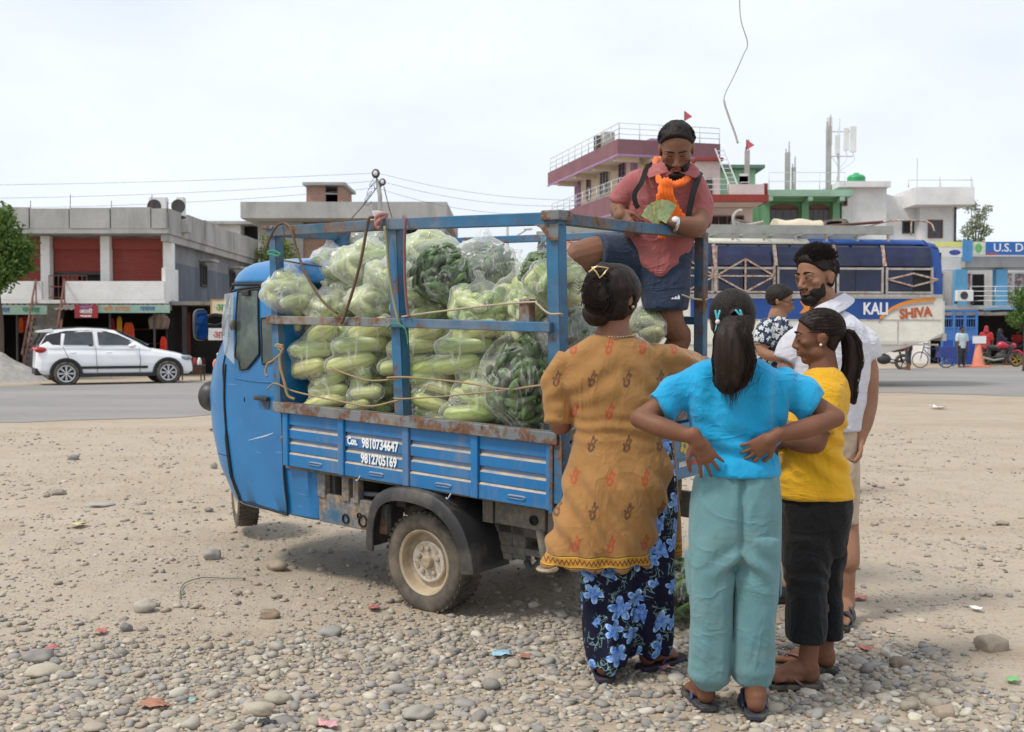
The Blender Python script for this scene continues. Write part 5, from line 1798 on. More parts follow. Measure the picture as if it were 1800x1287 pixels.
def floral_mat(name,ground,petal,petal2,leaf,scale,r0,front=True):
 t=NT(name)
 v=t.mapv((1,0.6,1))
 base=t.mix(t.noise(5,3),tuple(x*0.8 for x in ground),tuple(x*1.25 for x in ground))
 v2=t.n('VectorMath',{0:v,1:t.n('TexNoise',{'Vector':v,'Scale':7.0}).outputs['Color']},operation='ADD').outputs[0]
 wv=t.n('TexVoronoi',{'Vector':v2,'Scale':scale*1.05},feature='DISTANCE_TO_EDGE')
 cres=t.ramp(wv.outputs['Distance'],[(0.015,0.0),(0.03,1.0),(0.05,1.0),(0.065,0.0)])
 gate=t.ramp(t.noise(scale*1.3,3,v),[(0.50,0.0),(0.54,1.0)])
 c=t.mix(t.math('MULTIPLY',cres,gate),base,leaf)
 vo=t.n('TexVoronoi',{'Vector':v,'Scale':scale,'Randomness':0.85})
 loc=t.n('VectorMath',{0:v,1:vo.outputs['Position']},operation='SUBTRACT').outputs[0]
 lx,ly,lz=t.sep(loc)[0:3]
 ang=t.math('ARCTAN2',lz,lx)
 rnd=t.sep(vo.outputs['Color'])[0]
 pet=t.math('ABSOLUTE',t.math('COSINE',t.math('ADD',t.math('MULTIPLY',ang,2.5),t.math('MULTIPLY',rnd,6.3))))
 rad=t.math('ADD',t.math('MULTIPLY',pet,r0*0.62),r0*0.38)
 rad=t.math('MULTIPLY',rad,t.math('ADD',0.55,t.math('MULTIPLY',rnd,0.75)))
 dd=t.math('SQRT',t.math('ADD',t.math('MULTIPLY',lx,lx),t.math('MULTIPLY',lz,lz)))
 fl=t.math('MULTIPLY',t.math('LESS_THAN',dd,rad),t.math('GREATER_THAN',rnd,0.30))
 tone=t.ramp(t.noise(scale*5,4,v),[(0.38,0.0),(0.62,1.0)])
 pc=t.mix(tone,petal,petal2)
 rim=t.math('GREATER_THAN',dd,t.math('MULTIPLY',rad,0.80))
 pc=t.mix(t.math('MULTIPLY',rim,tone),pc,tuple(min(1,x*1.5+0.1)for x in petal2))
 c=t.mix(fl,c,pc)
 t.bsdf(c,0.8,0,t.bump(t.noise(14,5,t.mapv((1,1,0.4))),0.35,0.02),0.25)
 return t.m
 # -- the woman in the mustard tunic
def mustard_woman():
 d=4.10
 q=lambda x,y,dd=0.0:P(x,y,d+dd)
 hl,hr=G(1064,1204),G(1128,1182)
 hl.z,hr.z=gz(hl.x,hl.y)+0.022,gz(hr.x,hr.y)+0.022
 p=Person('woman in long mustard printed tunic over navy floral trousers, hair in bun',((hl.x+hr.x)/2,d,0),SK_F)
 b=p.b
 limb(b,[q(1090,900),q(1085,760),q(1080,660),q(1078,610),q(1080,560)],[0.12,0.11,0.12,0.085,0.056])
 limb(b,[q(1015,640),q(1078,612),q(1145,640)],[0.04,0.062,0.04])
 limb(b,[q(1000,650),q(984,700),q(983,745,0.0),q(1000,740,0.22)],[0.04,0.038,0.041,0.032])
 limb(b,[q(1150,645),q(1205,648,0.12),q(1238,640,0.34)],[0.04,0.044,0.034])
 hand(b,q(1000,738,0.21),(0.3,1,0.15),(0.2,0,-1),1,0.16,(0.5,0.6,0.4),0.06,0.6)
 hand(b,q(1238,640,0.34),(0.1,1,0.1),(-0.3,0,-1),-1,0.16,(0.4,0.5,0.4),0.06,0.6)
 for x,hg,dv in((1062,hl,(0.02,1)),(1140,hr,(0.75,0.66))):
  dvv=unit(Vector((*dv,0)))
  limb(b,[q(x+6,950),q(x+6,1080),hg+dvv*0.045+Vector((0,0,0.18)),hg+dvv*0.04+Vector((0,0,0.08))],[0.05,0.036,0.031,0.036])
  foot(b,hg+dvv*0.04+Vector((0,0,0.09)),hg,dvv,0.23,1 if dv[0]>0.5 else-1,0.039)
 H=Head(q(1083,524),(0.66,0.74,-0.12),0.222)
 H.skull(b)
 p.body()
 km=kurta_mat()
 k=MB()
 garment(k,[(592,1034,1120,.075),(602,1018,1140,.090),(616,998,1156,.108),(640,986,1168,.124),(680,987,1171,.132),(715,1006,1168,.134),(755,1011,1160,.130),(790,1006,1170,.138),(820,996,1180,.152,-.005),(850,991,1178,.150,-.03),(880,985,1172,.140,-.045),(920,973,1158,.125,-.065),(960,961,1148,.12,-.075),(992,952,1139,.12,-.08)],d,40,2.3)
 sleeve(k,[q(1006,630),q(982,672),q(982,705),q(982,741)],[0.062,0.062,0.054,0.050])
 sleeve(k,[q(1140,632),q(1180,640,0.06),q(1218,645,0.20)],[0.070,0.072,0.062])
 def creases(co,no):
  z,x=co[:,2],co[:,0]-P(1085,700,d).x
  a=0.0045*np.sin(z*120+x*14+2.5*vnoise(co*8,5))*np.exp(-((z-0.955)/0.055)**2)
  c=0.0045*np.sin(z*50+np.abs(x)*40+4.5*vnoise(co*7,15))*smooth01(1.0,1.1,z)
  e=0.010*np.sin((x*0.8+(z-0.6)*0.55)*70+2.5*vnoise(co*5,2))*(1-smooth01(0.72,0.86,z))
  return a+c+e
 def low(co,no):
  return 0.007*np.sin(co[:,0]*48+1.0)*(1-smooth01(0.42,0.60,co[:,2]))
 kob=p.wear('tunic',k,km,0.008,5,[folds(41,0.012,7,(1,1,0.6)),creases,low])
 fp=MB()
 garment(fp,[(770,1120,1186,.04,.10),(850,1120,1192,.045,.11),(920,1118,1197,.045,.13),(978,1118,1199,.045,.14)],d,20)
 p.wear('tunic_front',fp,km,0.009,3,folds(44,0.006,9))
 sk=floral_mat('navy_floral_cotton',(0.006,0.007,0.026),(0.055,0.16,0.56),(0.24,0.42,0.78),(0.30,0.50,0.50),12.5,0.042)
 tr=MB()
 garment(tr,[(775,1020,1180,.110),(850,1012,1188,.118,.03),(900,1010,1189,.118,.03),(960,1014,1186,.118,.02),(1010,1018,1182,.12,.01),(1040,1022,1180,.115)],d,36)
 garment(tr,[(1000,1017,1120,.12),(1060,1026,1116,.115),(1120,1031,1108,.112,-.02),(1168,1037,1100,.112,-.04)],d)
 garment(tr,[(1000,1080,1184,.12,.02),(1060,1086,1181,.115,.03),(1110,1092,1177,.105,.05),(1146,1098,1172,.095,.06)],d)
 def pleat(co,no):
  return(0.012*np.sin(co[:,0]*75+2.0*vnoise(co*4,7))*(1-smooth01(0.30,0.6,co[:,2])))
 p.wear('trousers',tr,sk,0.0085,4,[folds(51,0.012,7,(1,1,0.3)),pleat])
 H.cap(p.root,p.base,lambda x,y,z:0.30+0.75*z-y+0.0*x-0.7*np.maximum(0,-z-0.24)-ear_gap(x,y,z),0.085,0.012,5,M_HAIRB)
 bn=MB()
 bc=q(1056,516,-0.055)
 bn.ell(bc,(0.066,0.060,0.088))
 bn.ell(q(1066,482,-0.035),(0.062,0.055,0.045))
 bn.ell(q(1050,552,-0.045),(0.058,0.048,0.045))
 bn.ell(q(1085,490,0.02),(0.075,0.075,0.055))
 bun=p.wear('bun',bn,M_HAIRB,0.007,3,folds(7,0.010,22,(1,0.4,1.6)))
 rng=random.Random(9)
 paths=[]
 for i in range(300):
  a0=rng.uniform(0,2*PI)
  r=rng.uniform(0.9,1.12)
  pts=[]
  for t in np.linspace(0,1,7):
   a=a0+t*2.2
   w=0.25+0.75*abs(math.sin(a0*3+t))
   pts.append(bc+Vector((0.066*r*math.cos(a)*w,-0.060*r*math.sqrt(max(0.02,1-w*w*0.9)),0.090*r*math.sin(a)*w)))
  paths.append(pts)
 for i in range(60):
  a=rng.uniform(0,2*PI)
  c=bc+Vector((0.07*math.cos(a),0.0,0.095*math.sin(a)))
  paths.append([c,c+Vector((0.02*math.cos(a+1),rng.uniform(-.01,.01),0.02*math.sin(a+1))),c+Vector((0.04*math.cos(a+.5),rng.uniform(-.02,.02),0.03*math.sin(a+.3)))])
 H.strands(p.root,p.base,paths,0.0013,M_HAIRB)
 gold=plain('gold_clip',(0.55,0.40,0.20),0.3,0.1,20,0,metal=0.7)
 cp=[q(1040,470,-0.115),q(1053,469,-0.118),q(1069,471,-0.110),q(1062,481,-0.118),q(1054,489,-0.120),q(1048,478,-0.120),q(1040,470,-0.115)]
 cl=MB().tube(cp,0.0035,6)
 cl.tube([q(1036,478,-0.113),q(1044,472,-0.118),q(1050,468,-0.118)],0.004,6,True,True)
 p.add('hair_clip',cl,gold)
 e=H.p(-0.355,-0.02,-0.17)
 ear=H.p(0.36,0.0,-0.16)
 p.add('earring',MB().ell(ear,0.007,n=10,m=8),gold)
 neck=MB()
 for i in range(22):
  a=PI*(0.05+0.9*i/21)
  neck.ell(q(1080,585)+Vector((0.080*math.cos(a),-0.072*math.sin(a),-0.012+0.004*math.cos(a*2))),0.0042,n=6,m=5)
 p.add('necklace',neck,gold)
 rub,stp=plain('violet_sandal',(0.030,0.024,0.042),0.7,0.3,12),plain('violet_strap',(0.07,0.03,0.09),0.5,0.2,12)
 sandal(p.root,p.base,hl+Vector((0,0,0.002)),(0.02,1,0),rub,stp,0.245,-1)
 sandal(p.root,p.base,hr+Vector((0,0,0.002)),(0.75,0.66,0),rub,stp,0.245,1)
mustard_woman()
# -- the girl in the yellow T-shirt
def yellow_girl():
 d=4.12
 q=lambda x,y,dd=0.0:P(x,y,d+dd)
 hn,hf=G(1440,1208),G(1468,1182)
 hn.z,hf.z=gz(hn.x,hn.y)+0.022,gz(hf.x,hf.y)+0.022
 p=Person('girl in yellow T-shirt and black cropped trousers, arms folded, facing left',((hn.x+hf.x)/2,d,0),SK_D)
 b=p.b
 limb(b,[q(1435,880),q(1428,790),q(1440,710),q(1447,668),q(1446,610)],[0.09,0.08,0.085,0.06,0.046])
 limb(b,[q(1452,702,-0.07),q(1446,685,0.0),q(1440,702,0.07)],[0.035,0.05,0.035])
 limb(b,[q(1450,706,-0.09),q(1443,745,-0.125),q(1432,778,-0.135)],[0.036,0.043,0.043])
 limb(b,[q(1432,778,-0.135),q(1405,776,-0.13),q(1368,768,-0.09)],[0.043,0.042,0.028])
 limb(b,[q(1432,700,0.11),q(1405,745,0.12),q(1385,790,0.08)],[0.046,0.042,0.038])
 limb(b,[q(1385,790,0.08),q(1376,770,-0.02),q(1392,752,-0.10)],[0.038,0.036,0.027])
 hand(b,q(1368,768,-0.09),(-0.8,0.5,0.1),(0.3,0.9,0),1,0.15,(0.4,0.5,0.4),0.08,0.6)
 hand(b,q(1392,752,-0.10),(0.8,-0.4,0.2),(0.2,0.3,-1),1,0.15,(0.5,0.6,0.4),0.06,0.7)
 for x0,x1,hg,dv,dd in((1420,1420,hn,(-1,0.02),-0.06),(1445,1456,hf,(-0.9,0.43),0.06)):
  dvv=unit(Vector((*dv,0)))
  limb(b,[q(x0+8,900,dd),q(x0+2,1040,dd),hg+dvv*0.03+Vector((0,0,0.22)),hg+dvv*0.042+Vector((0,0,0.09))],[0.05,0.036,0.033,0.036])
  foot(b,hg+dvv*0.042+Vector((0,0,0.09)),hg,dvv,0.225,-1 if dd<0 else 1,0.037)
 H=Head(q(1437,592),(-0.97,0.22,-0.06),0.208,nose=0.85)
 H.skull(b)
 p.body()
 H.eyes(p.root,p.base,closed=0.3)
 yel=cloth('yellow_cotton',(0.66,0.36,0.012),0.07,folds=0.4,fscale=12)
 te=MB()
 garment(te,[(646,1426,1466,.058),(656,1416,1478,.085),(668,1406,1485,.105),(690,1396,1490,.118),(730,1386,1487,.118),(780,1376,1478,.112),(830,1367,1490,.118),(860,1364,1497,.122),(873,1366,1499,.124)],d,36)
 sleeve(te,[q(1452,682,-0.085),q(1446,715,-0.115),q(1436,752,-0.13)],[0.066,0.066,0.064])
 sleeve(te,[q(1434,690,0.09),q(1415,720,0.11),q(1402,742,0.12)],[0.06,0.058,0.058])
 def side(co,no):
  z=co[:,2]
  return 0.007*np.sin(z*75+(co[:,0]-1.1)*60+3*vnoise(co*7,3))*(1-smooth01(0.95,1.05,z))*smooth01(0.74,0.80,z)
 p.wear('t_shirt',te,yel,0.0078,5,[folds(61,0.010,11,(1,1,0.6)),side])
 blk=cloth('black_denim',(0.008,0.008,0.009),0.2,folds=0.4,fscale=16,sheen=0.08)
 tr=MB()
 garment(tr,[(862,1372,1494,.112),(890,1371,1496,.118),(930,1373,1490,.118),(970,1376,1482,.11)],d,32)
 garment(tr,[(940,1376,1466,.095,-.03),(1000,1378,1456,.088,-.06),(1040,1383,1453,.082,-.09),(1090,1383,1450,.085,-.12),(1126,1384,1447,.086,-.14)],d)
 garment(tr,[(940,1405,1488,.095,.06),(1000,1420,1480,.088,.09),(1040,1428,1477,.080,.10),(1085,1432,1480,.088,.07),(1120,1433,1479,.090,.05)],d)
 def knee(co,no):
  z=co[:,2]
  return 0.004*np.sin(z*80+20*co[:,0]+6*vnoise(co*9,13))*np.exp(-((z-0.42)/0.10)**2)
 p.wear('trousers',tr,blk,0.008,4,[folds(63,0.009,12,(1,1,0.7)),knee])
 H.cap(p.root,p.base,lambda x,y,z:0.02+1.12*z-y-0.0*x+np.where(z<0.0,-0.9*(z+0.0)*0.6-0.06,0.0)-0.8*np.maximum(0,-z-0.26)-ear_gap(x,y,z),0.018,0.006,5,M_HAIRB,voxel=0.0055)
 rng=random.Random(14)
 tie=q(1479,580)
 paths=[]
 paths=H.combed(460,rng,(0.0,-1,0.0),lambda v:v.y<0.55 and v.z>0.3*v.y-0.3,1.0)
 H.strands(p.root,p.base,paths,0.0014,M_HAIRB)
 mid=[tie,q(1489,584),q(1497,606),q(1499,640),q(1493,672),q(1496,698),q(1501,712)]
 sp=spline(mid,6)
 wid=np.interp(np.linspace(0,1,len(sp)),[0,0.12,0.35,0.6,0.85,1.0],[0.014,0.022,0.028,0.027,0.018,0.004])
 pt=MB()
 pt.rings([[c+Vector((wid[i]*math.cos(t),wid[i]*0.9*math.sin(t),0))for t in np.linspace(0,2*PI,16,endpoint=False)]for i,c in enumerate(sp)])
 p.wear('ponytail',pt,M_HAIRB,0.006,2,folds(19,0.006,60,(1,1,0.08)))
 pp=[]
 for i in range(170):
  a,rr=rng.uniform(0,2*PI),rng.uniform(0.8,1.15)
  pp.append([sp[j]+Vector((wid[j]*rr*math.cos(a+0.08*j)+rng.gauss(0,.002),wid[j]*rr*math.sin(a),rng.gauss(0,.002)))for j in range(1,rng.randint(18,len(sp)),2)])
 H.strands(p.root,p.base,pp,0.0013,M_HAIRB)
 p.add('hair_tie',MB().lathe([(0.014,-0.012),(0.024,-0.007),(0.024,0.007),(0.014,0.012)],q(1478,582),(1,0,-0.25),16),plain('tie_pink',(0.45,0.28,0.26),0.8,0.3,60))
 p.add('earring',MB().ell(H.p(-0.365,-0.03,-0.15),0.0055,n=10,m=8),plain('pearl_stud',(0.75,0.70,0.62),0.2,0.1,20,0))
 rub,stp=plain('black_flip_flop',(0.022,0.020,0.020),0.75,0.3,12,dirt=(0.18,0.15,0.12),dirt_scale=9),plain('pinkish_strap',(0.18,0.085,0.08),0.5,0.2,12)
 sandal(p.root,p.base,hn+Vector((0,0,0.002)),(-1,0.02,0),rub,stp,0.24,-1)
 sandal(p.root,p.base,hf+Vector((0,0,0.002)),(-0.9,0.43,0),rub,stp,0.24,1)
yellow_girl()
def tufts(H,n,rng,region,length,r,drift,lift=1.0):
 out=[]
 while len(out)<n:
  v=Vector((rng.gauss(0,1),rng.gauss(0,1),rng.gauss(0,1))).normalized()
  if not region(v):
   continue
  a=Vector((v.x*0.345,-0.06+v.y*0.435,0.14+v.z*0.375))
  l=length*rng.uniform(0.6,1.2)
  dv=Vector(drift(v))
  pts=[H.p(*a),H.p(*(a+(v*lift+dv*0.5)*l*0.5)),H.p(*(a+(v*lift*0.8+dv)*l))]
  out.append(pts)
 return out
 # -- the bearded man in the white polo shirt
def white_man():
 d=4.98
 q=lambda x,y,dd=0.0:P(x,y,d+dd)
 h1,h2=G(1490,1088),G(1408,1062)
 h1.z,h2.z=gz(h1.x,h1.y)+0.026,gz(h2.x,h2.y)+0.026
 p=Person('bearded young man in white polo shirt, beige shorts and black sandals',((h1.x+h2.x)/2,d,0),SK_M)
 b=p.b
 limb(b,[q(1458,780),q(1458,690),q(1458,610),q(1455,570),q(1445,520)],[0.12,0.11,0.12,0.085,0.060])
 limb(b,[q(1418,604),q(1458,578),q(1502,604)],[0.045,0.065,0.045])
 limb(b,[q(1512,612),q(1523,650),q(1523,702),q(1518,735,-0.03),q(1508,775,-0.06)],[0.045,0.054,0.052,0.048,0.034])
 hand(b,q(1507,770,-0.06),(-0.10,-0.12,-1),(-0.9,-0.3,0.0),-1,0.185,(0.65,0.9,0.6),0.03,0.8)
 limb(b,[q(1408,612),q(1386,645,0.0),q(1383,690,-0.02),q(1395,735,-0.10)],[0.045,0.050,0.048,0.034])
 hand(b,q(1395,735,-0.10),(0.3,-0.5,-0.8),(0.6,0.6,-0.2),1,0.18,(0.5,0.6,0.4),0.05,0.7)
 for xk,hg,dv in((1486,h1,(-0.45,-0.9)),(1425,h2,(-1,-0.12))):
  dvv=unit(Vector((*dv,0)))
  an=hg+dvv*0.05
  limb(b,[q(xk-8,840),P(xk,930,(an.y+d)/2),P(xk+3,985,an.y),an+Vector((0,0,0.20)),an+Vector((0,0,0.09))],[0.085,0.060,0.057,0.042,0.039])
  foot(b,an+Vector((0,0,0.09)),hg,dvv,0.255,1 if xk>1450 else-1,0.040)
 H=Head(q(1434,486,-0.02),(-0.84,-0.50,-0.13),0.236,jaw=1.04)
 H.skull(b)
 p.body()
 H.eyes(p.root,p.base,look=(0.012,-0.004),closed=0.3)
 white=cloth('white_pique',(0.60,0.60,0.67),0.05,folds=0.38,fscale=10,stretch=(1,1,0.6))
 s=MB()
 garment(s,[(548,1432,1484,.068),(558,1420,1500,.095),(572,1402,1516,.118),(600,1394,1526,.135),(650,1390,1524,.142),(700,1396,1519,.138),(740,1399,1513,.138),(758,1400,1512,.138)],d,36)
 sleeve(s,[q(1496,592),q(1516,608),q(1522,631)],[0.075,0.076,0.072])
 sleeve(s,[q(1412,600),q(1396,614),q(1384,637)],[0.072,0.072,0.068])
 p.wear('polo_shirt',s,white,0.0085,5,[folds(71,0.013,7.5,(1,1,0.6)),folds(72,0.006,17,(1,1,0.7))])
 col=MB()
 a=[q(1428,544,-0.085),q(1440,536,-0.10),q(1462,526,-0.055),q(1482,516,0.0),q(1478,514,0.06),q(1455,520,0.09)]
 bb=[q(1428,558,-0.14),q(1448,556,-0.145),q(1482,544,-0.10),q(1502,528,0.0),q(1492,522,0.08),q(1455,530,0.12)]
 A,B=spline(a,5),spline(bb,5)
 col.rings([[x,y,y+Vector((0,0,-0.006)),x+Vector((0,0,-0.01))]for x,y in zip(A,B)])
 p.add('collar',col,white,True,angle=60)
 sh=MB()
 garment(sh,[(748,1404,1508,.118),(790,1402,1508,.125),(830,1402,1508,.12)],d)
 garment(sh,[(810,1450,1508,.105),(870,1455,1506,.10),(918,1458,1504,.095)],d-0.02)
 garment(sh,[(810,1402,1458,.105),(870,1400,1452,.10),(912,1400,1450,.095)],d+0.05)
 p.wear('shorts',sh,cloth('beige_cotton',(0.46,0.36,0.26),0.08),0.009,4,folds(74,0.008,10))
 H.cap(p.root,p.base,lambda x,y,z:np.minimum(0.06+0.98*z-y,0.27+0.0*z+z)+0.0*x-ear_gap(x,y,z),0.022,0.014,3,tall=lambda x,y,z:0.075*smooth01(0.20,0.46,z)*smooth01(-0.52,-0.05,y)*(0.85+0.35*vnoise(np.stack([x,y,z],1)*9,3)))
 rng=random.Random(3)
 tf=[[p_+(H.ax[2]+H.ax[1]*0.25)*(0.065*H.h*min(1,max(0,(v_-0.12)*2)))for p_ in t_]for t_,v_ in((t_,(t_[0]-H.c).dot(H.ax[2])/H.h)for t_ in tufts(H,1500,rng,lambda v:v.z>0.35 and v.y<0.75 and v.y>-0.6,0.13,0,lambda v:(v.x*0.25+0.1,-0.12,0.35),0.6))]
 tf+=tufts(H,1500,rng,lambda v:-0.3<v.z<0.5 and v.y<0.05+0.5*v.z and not(abs(v.x)>0.8 and v.z<0.1 and v.y>-0.3),0.045,0,lambda v:(0,-0.2,-0.5),0.6)
 H.strands(p.root,p.base,tf,0.0018)
 beard(p,H,0.034,rng)
 blk=plain('black_sandal',(0.018,0.018,0.020),0.6,0.3,12,dirt=(0.16,0.13,0.10),dirt_scale=10)
 sandal(p.root,p.base,h1+Vector((0,0,0.002)),(-0.45,-0.9,0),blk,blk,0.27,1,0.024,wide=True)
 sandal(p.root,p.base,h2+Vector((0,0,0.002)),(-1,-0.12,0),blk,blk,0.27,-1,0.024,wide=True)
def beard(p,H,th,rng,full=1.0,gap=0.0):
 m=MB()
 j=H.jaw
 H.e(m,(0,0.10,-0.20),(0.243*j,0.253,0.258),40,28)
 H.e(m,(0,0.215,-0.41),(0.125*j,0.11,0.095),24,16)
 for s in(-1,1):
  H.e(m,(s*0.172*j,0.02,-0.28),(0.086,0.172,0.124),20,14)
 H.e(m,(0,0.335,-0.235),(0.105,0.045,0.028),16,10)
 me=fuse(m,0.005,2,0.5,'beard')
 co,no=coords(me),vnormals(me)
 q=H.loc(co)
 x,y,z=np.abs(q[:,0]),q[:,1],q[:,2]
 line=np.interp(y,[0.0,0.03,0.11,0.15,0.30],[-0.12,0.03,0.03,-0.19,-0.17])-0.10*smooth01(0.20,0.05,x)*(y>0.2)-z
 must=0.045-np.sqrt((np.maximum(0,x-0.06))**2+(z+0.222+0.25*x*x)**2)
 lips=0.048-np.sqrt((np.maximum(0,x-0.055))**2+(z+0.288)**2)
 g=np.maximum(smooth01(-0.05,0.07,line),smooth01(-0.01,0.012,must)*(y>0.2))
 g=g*(1-smooth01(-0.012,0.008,lips)*(y>0.24))*smooth01(-0.03,0.05,y)
 bush=th*full*(0.25+1.3*smooth01(-0.22,-0.42,z)*smooth01(0.0,0.2,y))
 nz=0.010*(fbm(q*14,6,2)+vnoise(q*30,2)*0.6)
 set_coords(me,co+no*(g*(bush+nz)-(1-g)*0.07)[:,None]*H.h)
 shift(me,p.base)
 link_mesh('beard',me,M_HAIR,p.root,True)
white_man()
# -- the seller standing in the truck bed
def seller():
 d=5.34
 q=lambda x,y,dd=0.0:P(x,y,d+dd)
 floor=TT+TR@Vector((0.30,-0.92,-0.308))
 p=Person('bearded man in dusty red shirt and orange scarf standing in truck bed counting money',(floor.x,floor.y,floor.z),SK_R)
 b=p.b
 limb(b,[q(1160,470,0.08),q(1168,400,0.05),q(1176,340,0.0),q(1182,305,-0.06),q(1188,270,-0.09)],[0.11,0.11,0.12,0.085,0.062])
 limb(b,[q(1125,328),q(1178,308,-0.03),q(1228,328)],[0.045,0.065,0.045])
 limb(b,[q(1120,330),q(1098,352,0.05),q(1088,366,0.04),q(1093,380,-0.06)],[0.045,0.052,0.048,0.036])
 hand(b,q(1092,374,-0.05),(0.28,-0.55,-0.75),(0.6,0.3,-0.4),1,0.185,(0.35,0.5,0.3),0.08,0.5)
 limb(b,[q(1228,335),q(1230,372,-0.06),q(1224,397,-0.14),q(1210,398,-0.20),q(1186,393,-0.25)],[0.045,0.055,0.054,0.048,0.036])
 hand(b,q(1188,392,-0.25),(-0.95,-0.15,0.28),(-0.1,-0.5,0.85),-1,0.185,(0.7,0.9,0.6),0.04,0.7)
 knee=q(1012,452,-0.06)
 limb(b,[q(1125,450,0.08),q(1060,442,0.0),knee],[0.06,0.080,0.074])
 limb(b,[knee,q(1022,500,0.10),q(1040,560,0.18)],[0.070,0.066,0.042])
 fh=q(1044,580,0.22)
 foot(b,fh+Vector((0,0,0.09)),fh,(-0.5,-0.85,0),0.25,1,0.040)
 limb(b,[q(1165,480,0.06),q(1176,545,0.0),q(1183,575,0.0),q(1188,610,0.04),floor+Vector((0,0,0.20)),floor+Vector((0,0,0.09))],[0.06,0.066,0.061,0.060,0.044,0.040])
 foot(b,floor+Vector((0,0,0.09)),floor+Vector((0.0,0.05,0.0)),(-0.15,-1,0),0.25,-1,0.040)
 H=Head(q(1189,262,-0.13),(-0.12,-0.82,-0.56),0.238,jaw=1.04)
 H.skull(b)
 p.body()
 H.eyes(p.root,p.base,look=(0,-0.012),closed=0.7)
 red=cloth('dusty_red_cotton',(0.36,0.105,0.105),0.10,folds=0.45,fscale=11,dirt=(0.42,0.22,0.20))
 s=MB()
 garment(s,[(291,1160,1216,.062,-.07),(300,1140,1228,.092,-.05),(312,1122,1228,.110,-.03),(335,1110,1234,.128,0),(370,1106,1230,.132,.02),(400,1106,1224,.130,.03),(435,1102,1218,.138,.05),(455,1100,1213,.140,.06),(466,1108,1206,.138,.055),(474,1122,1186,.125,.04),(482,1138,1170,.105,.015),(489,1150,1158,.085,-.01)],d,36)
 sleeve(s,[q(1138,318,-0.02),q(1114,330),q(1098,348,0.04),q(1093,358,0.05)],[0.070,0.070,0.068,0.069])
 sleeve(s,[q(1214,320,-0.02),q(1226,345,-0.02),q(1229,378,-0.06),q(1226,394,-0.08)],[0.070,0.070,0.066,0.067])
 shirt=p.wear('shirt',s,red,0.0085,5,[folds(81,0.020,6.5,(1,1,0.5)),folds(82,0.010,15,(1,1,0.55))])
 for sg in(-1,1):
  c0,c1,c2=q(1184+sg*34,286,-0.06),q(1182+sg*12,303,-0.155),q(1182+sg*40,312,-0.165)
  m=MB()
  a,c=spline([c0,q(1184+sg*26,294,-0.13),c1],4),spline([q(1184+sg*44,296,-0.06),q(1184+sg*46,306,-0.13),c2],4)
  m.rings([[x,y,y+Vector((0,0.006,-0.004)),x+Vector((0,0.008,-0.004))]for x,y in zip(a,c)])
  p.add('collar',m,red,True,angle=60)
 org=cloth('orange_scarf_cloth',(0.86,0.155,0.012),0.12,folds=0.25,fscale=14,stretch=(1,1,0.25),sheen=0.2)
 sc=MB()
 loop=[q(1153,274,0.02),q(1153,292,-0.10),q(1158,306,-0.17),q(1167,316,-0.215),q(1178,319,-0.215),q(1198,314,-0.20),q(1212,302,-0.13),q(1216,286,-0.02),q(1188,276,0.06),q(1153,274,0.02)]
 loop=[c_+Vector((0,0.01,-0.022))for c_ in loop]
 sc.tube(spline(loop,6),0.015,12,True,True)
 sc.tube(spline([c_+Vector((0,0.006,0.014))for c_ in loop],6),0.010,12,True,True)
 sc.ell(q(1171,325,-0.225),(0.034,0.026,0.034))
 for path,w in(([q(1170,318,-0.23),q(1172,340,-0.235),q(1180,365,-0.21),q(1193,386,-0.20)],[0.022,0.036,0.042,0.048]),([q(1167,318,-0.22),q(1164,345,-0.225),q(1164,375,-0.20),q(1166,400,-0.17),q(1164,420,-0.16)],[0.020,0.028,0.030,0.024,0.018])):
  pp=spline(path,6)
  ww=np.interp(np.linspace(0,1,len(pp)),np.linspace(0,1,len(w)),w)
  sc.rings([[c+Vector((ww[i]*math.cos(t),0.012*math.sin(t),0))for t in np.linspace(0,2*PI,14,endpoint=False)]for i,c in enumerate(pp)])
 def pleats(co,no):
  return 0.0028*(1-smooth01(q(1170,322).z,q(1170,312).z,co[:,2]))*np.sin(co[:,0]*420+co[:,2]*25+3*vnoise(co*18,2))
 scarf=p.wear('scarf',sc,org,0.0055,4,[pleats,folds(84,0.0025,20,(1,1,0.4))])
 fr=MB()
 rng=random.Random(6)
 for i in range(26):
  a=q(1180+i*1.0,384+rng.uniform(-2,2),-0.205)
  fr.tube([a,a+Vector((rng.uniform(-.004,.012),-0.004,-0.02)),a+Vector((rng.uniform(0.0,.02),-0.006,-0.045-0.015*rng.random()))],0.0022,5)
 p.add('fringe',fr,org,parent=scarf)
 blk=plain('black_webbing',(0.012,0.012,0.014),0.7,0.2,40)
 def strap(path,w):
  sp=spline(path,5)
  m=MB()
  rows=[]
  for i,c in enumerate(sp):
   dd=unit((sp[min(i+1,len(sp)-1)]-sp[max(0,i-1)]))
   sd=unit(dd.cross(Vector((0,-1,0))))
   rows.append([c-sd*w,c+sd*w,c+sd*w+Vector((0,0.006,0)),c-sd*w+Vector((0,0.006,0))])
  m.rings(rows)
  p.add('bag_strap',m,blk,True,angle=50)
 strap([q(1144,290,-0.075),q(1135,300,-0.115),q(1128,320,-0.145),q(1116,340,-0.145),q(1117,356,-0.14),q(1122,366,-0.135)],0.012)
 strap([q(1232,302,-0.06),q(1228,312,-0.13),q(1220,335,-0.155),q(1214,360,-0.155),q(1210,384,-0.150)],0.014)
 navy=cloth('navy_sports_cloth',(0.014,0.028,0.062),0.12,0.6,folds=0.4,fscale=12)
 sh=MB()
 garment(sh,[(430,1104,1218,.13,.06),(460,1104,1214,.14,.06),(485,1108,1212,.135,.06),(500,1122,1212,.125,.05)],d,30)
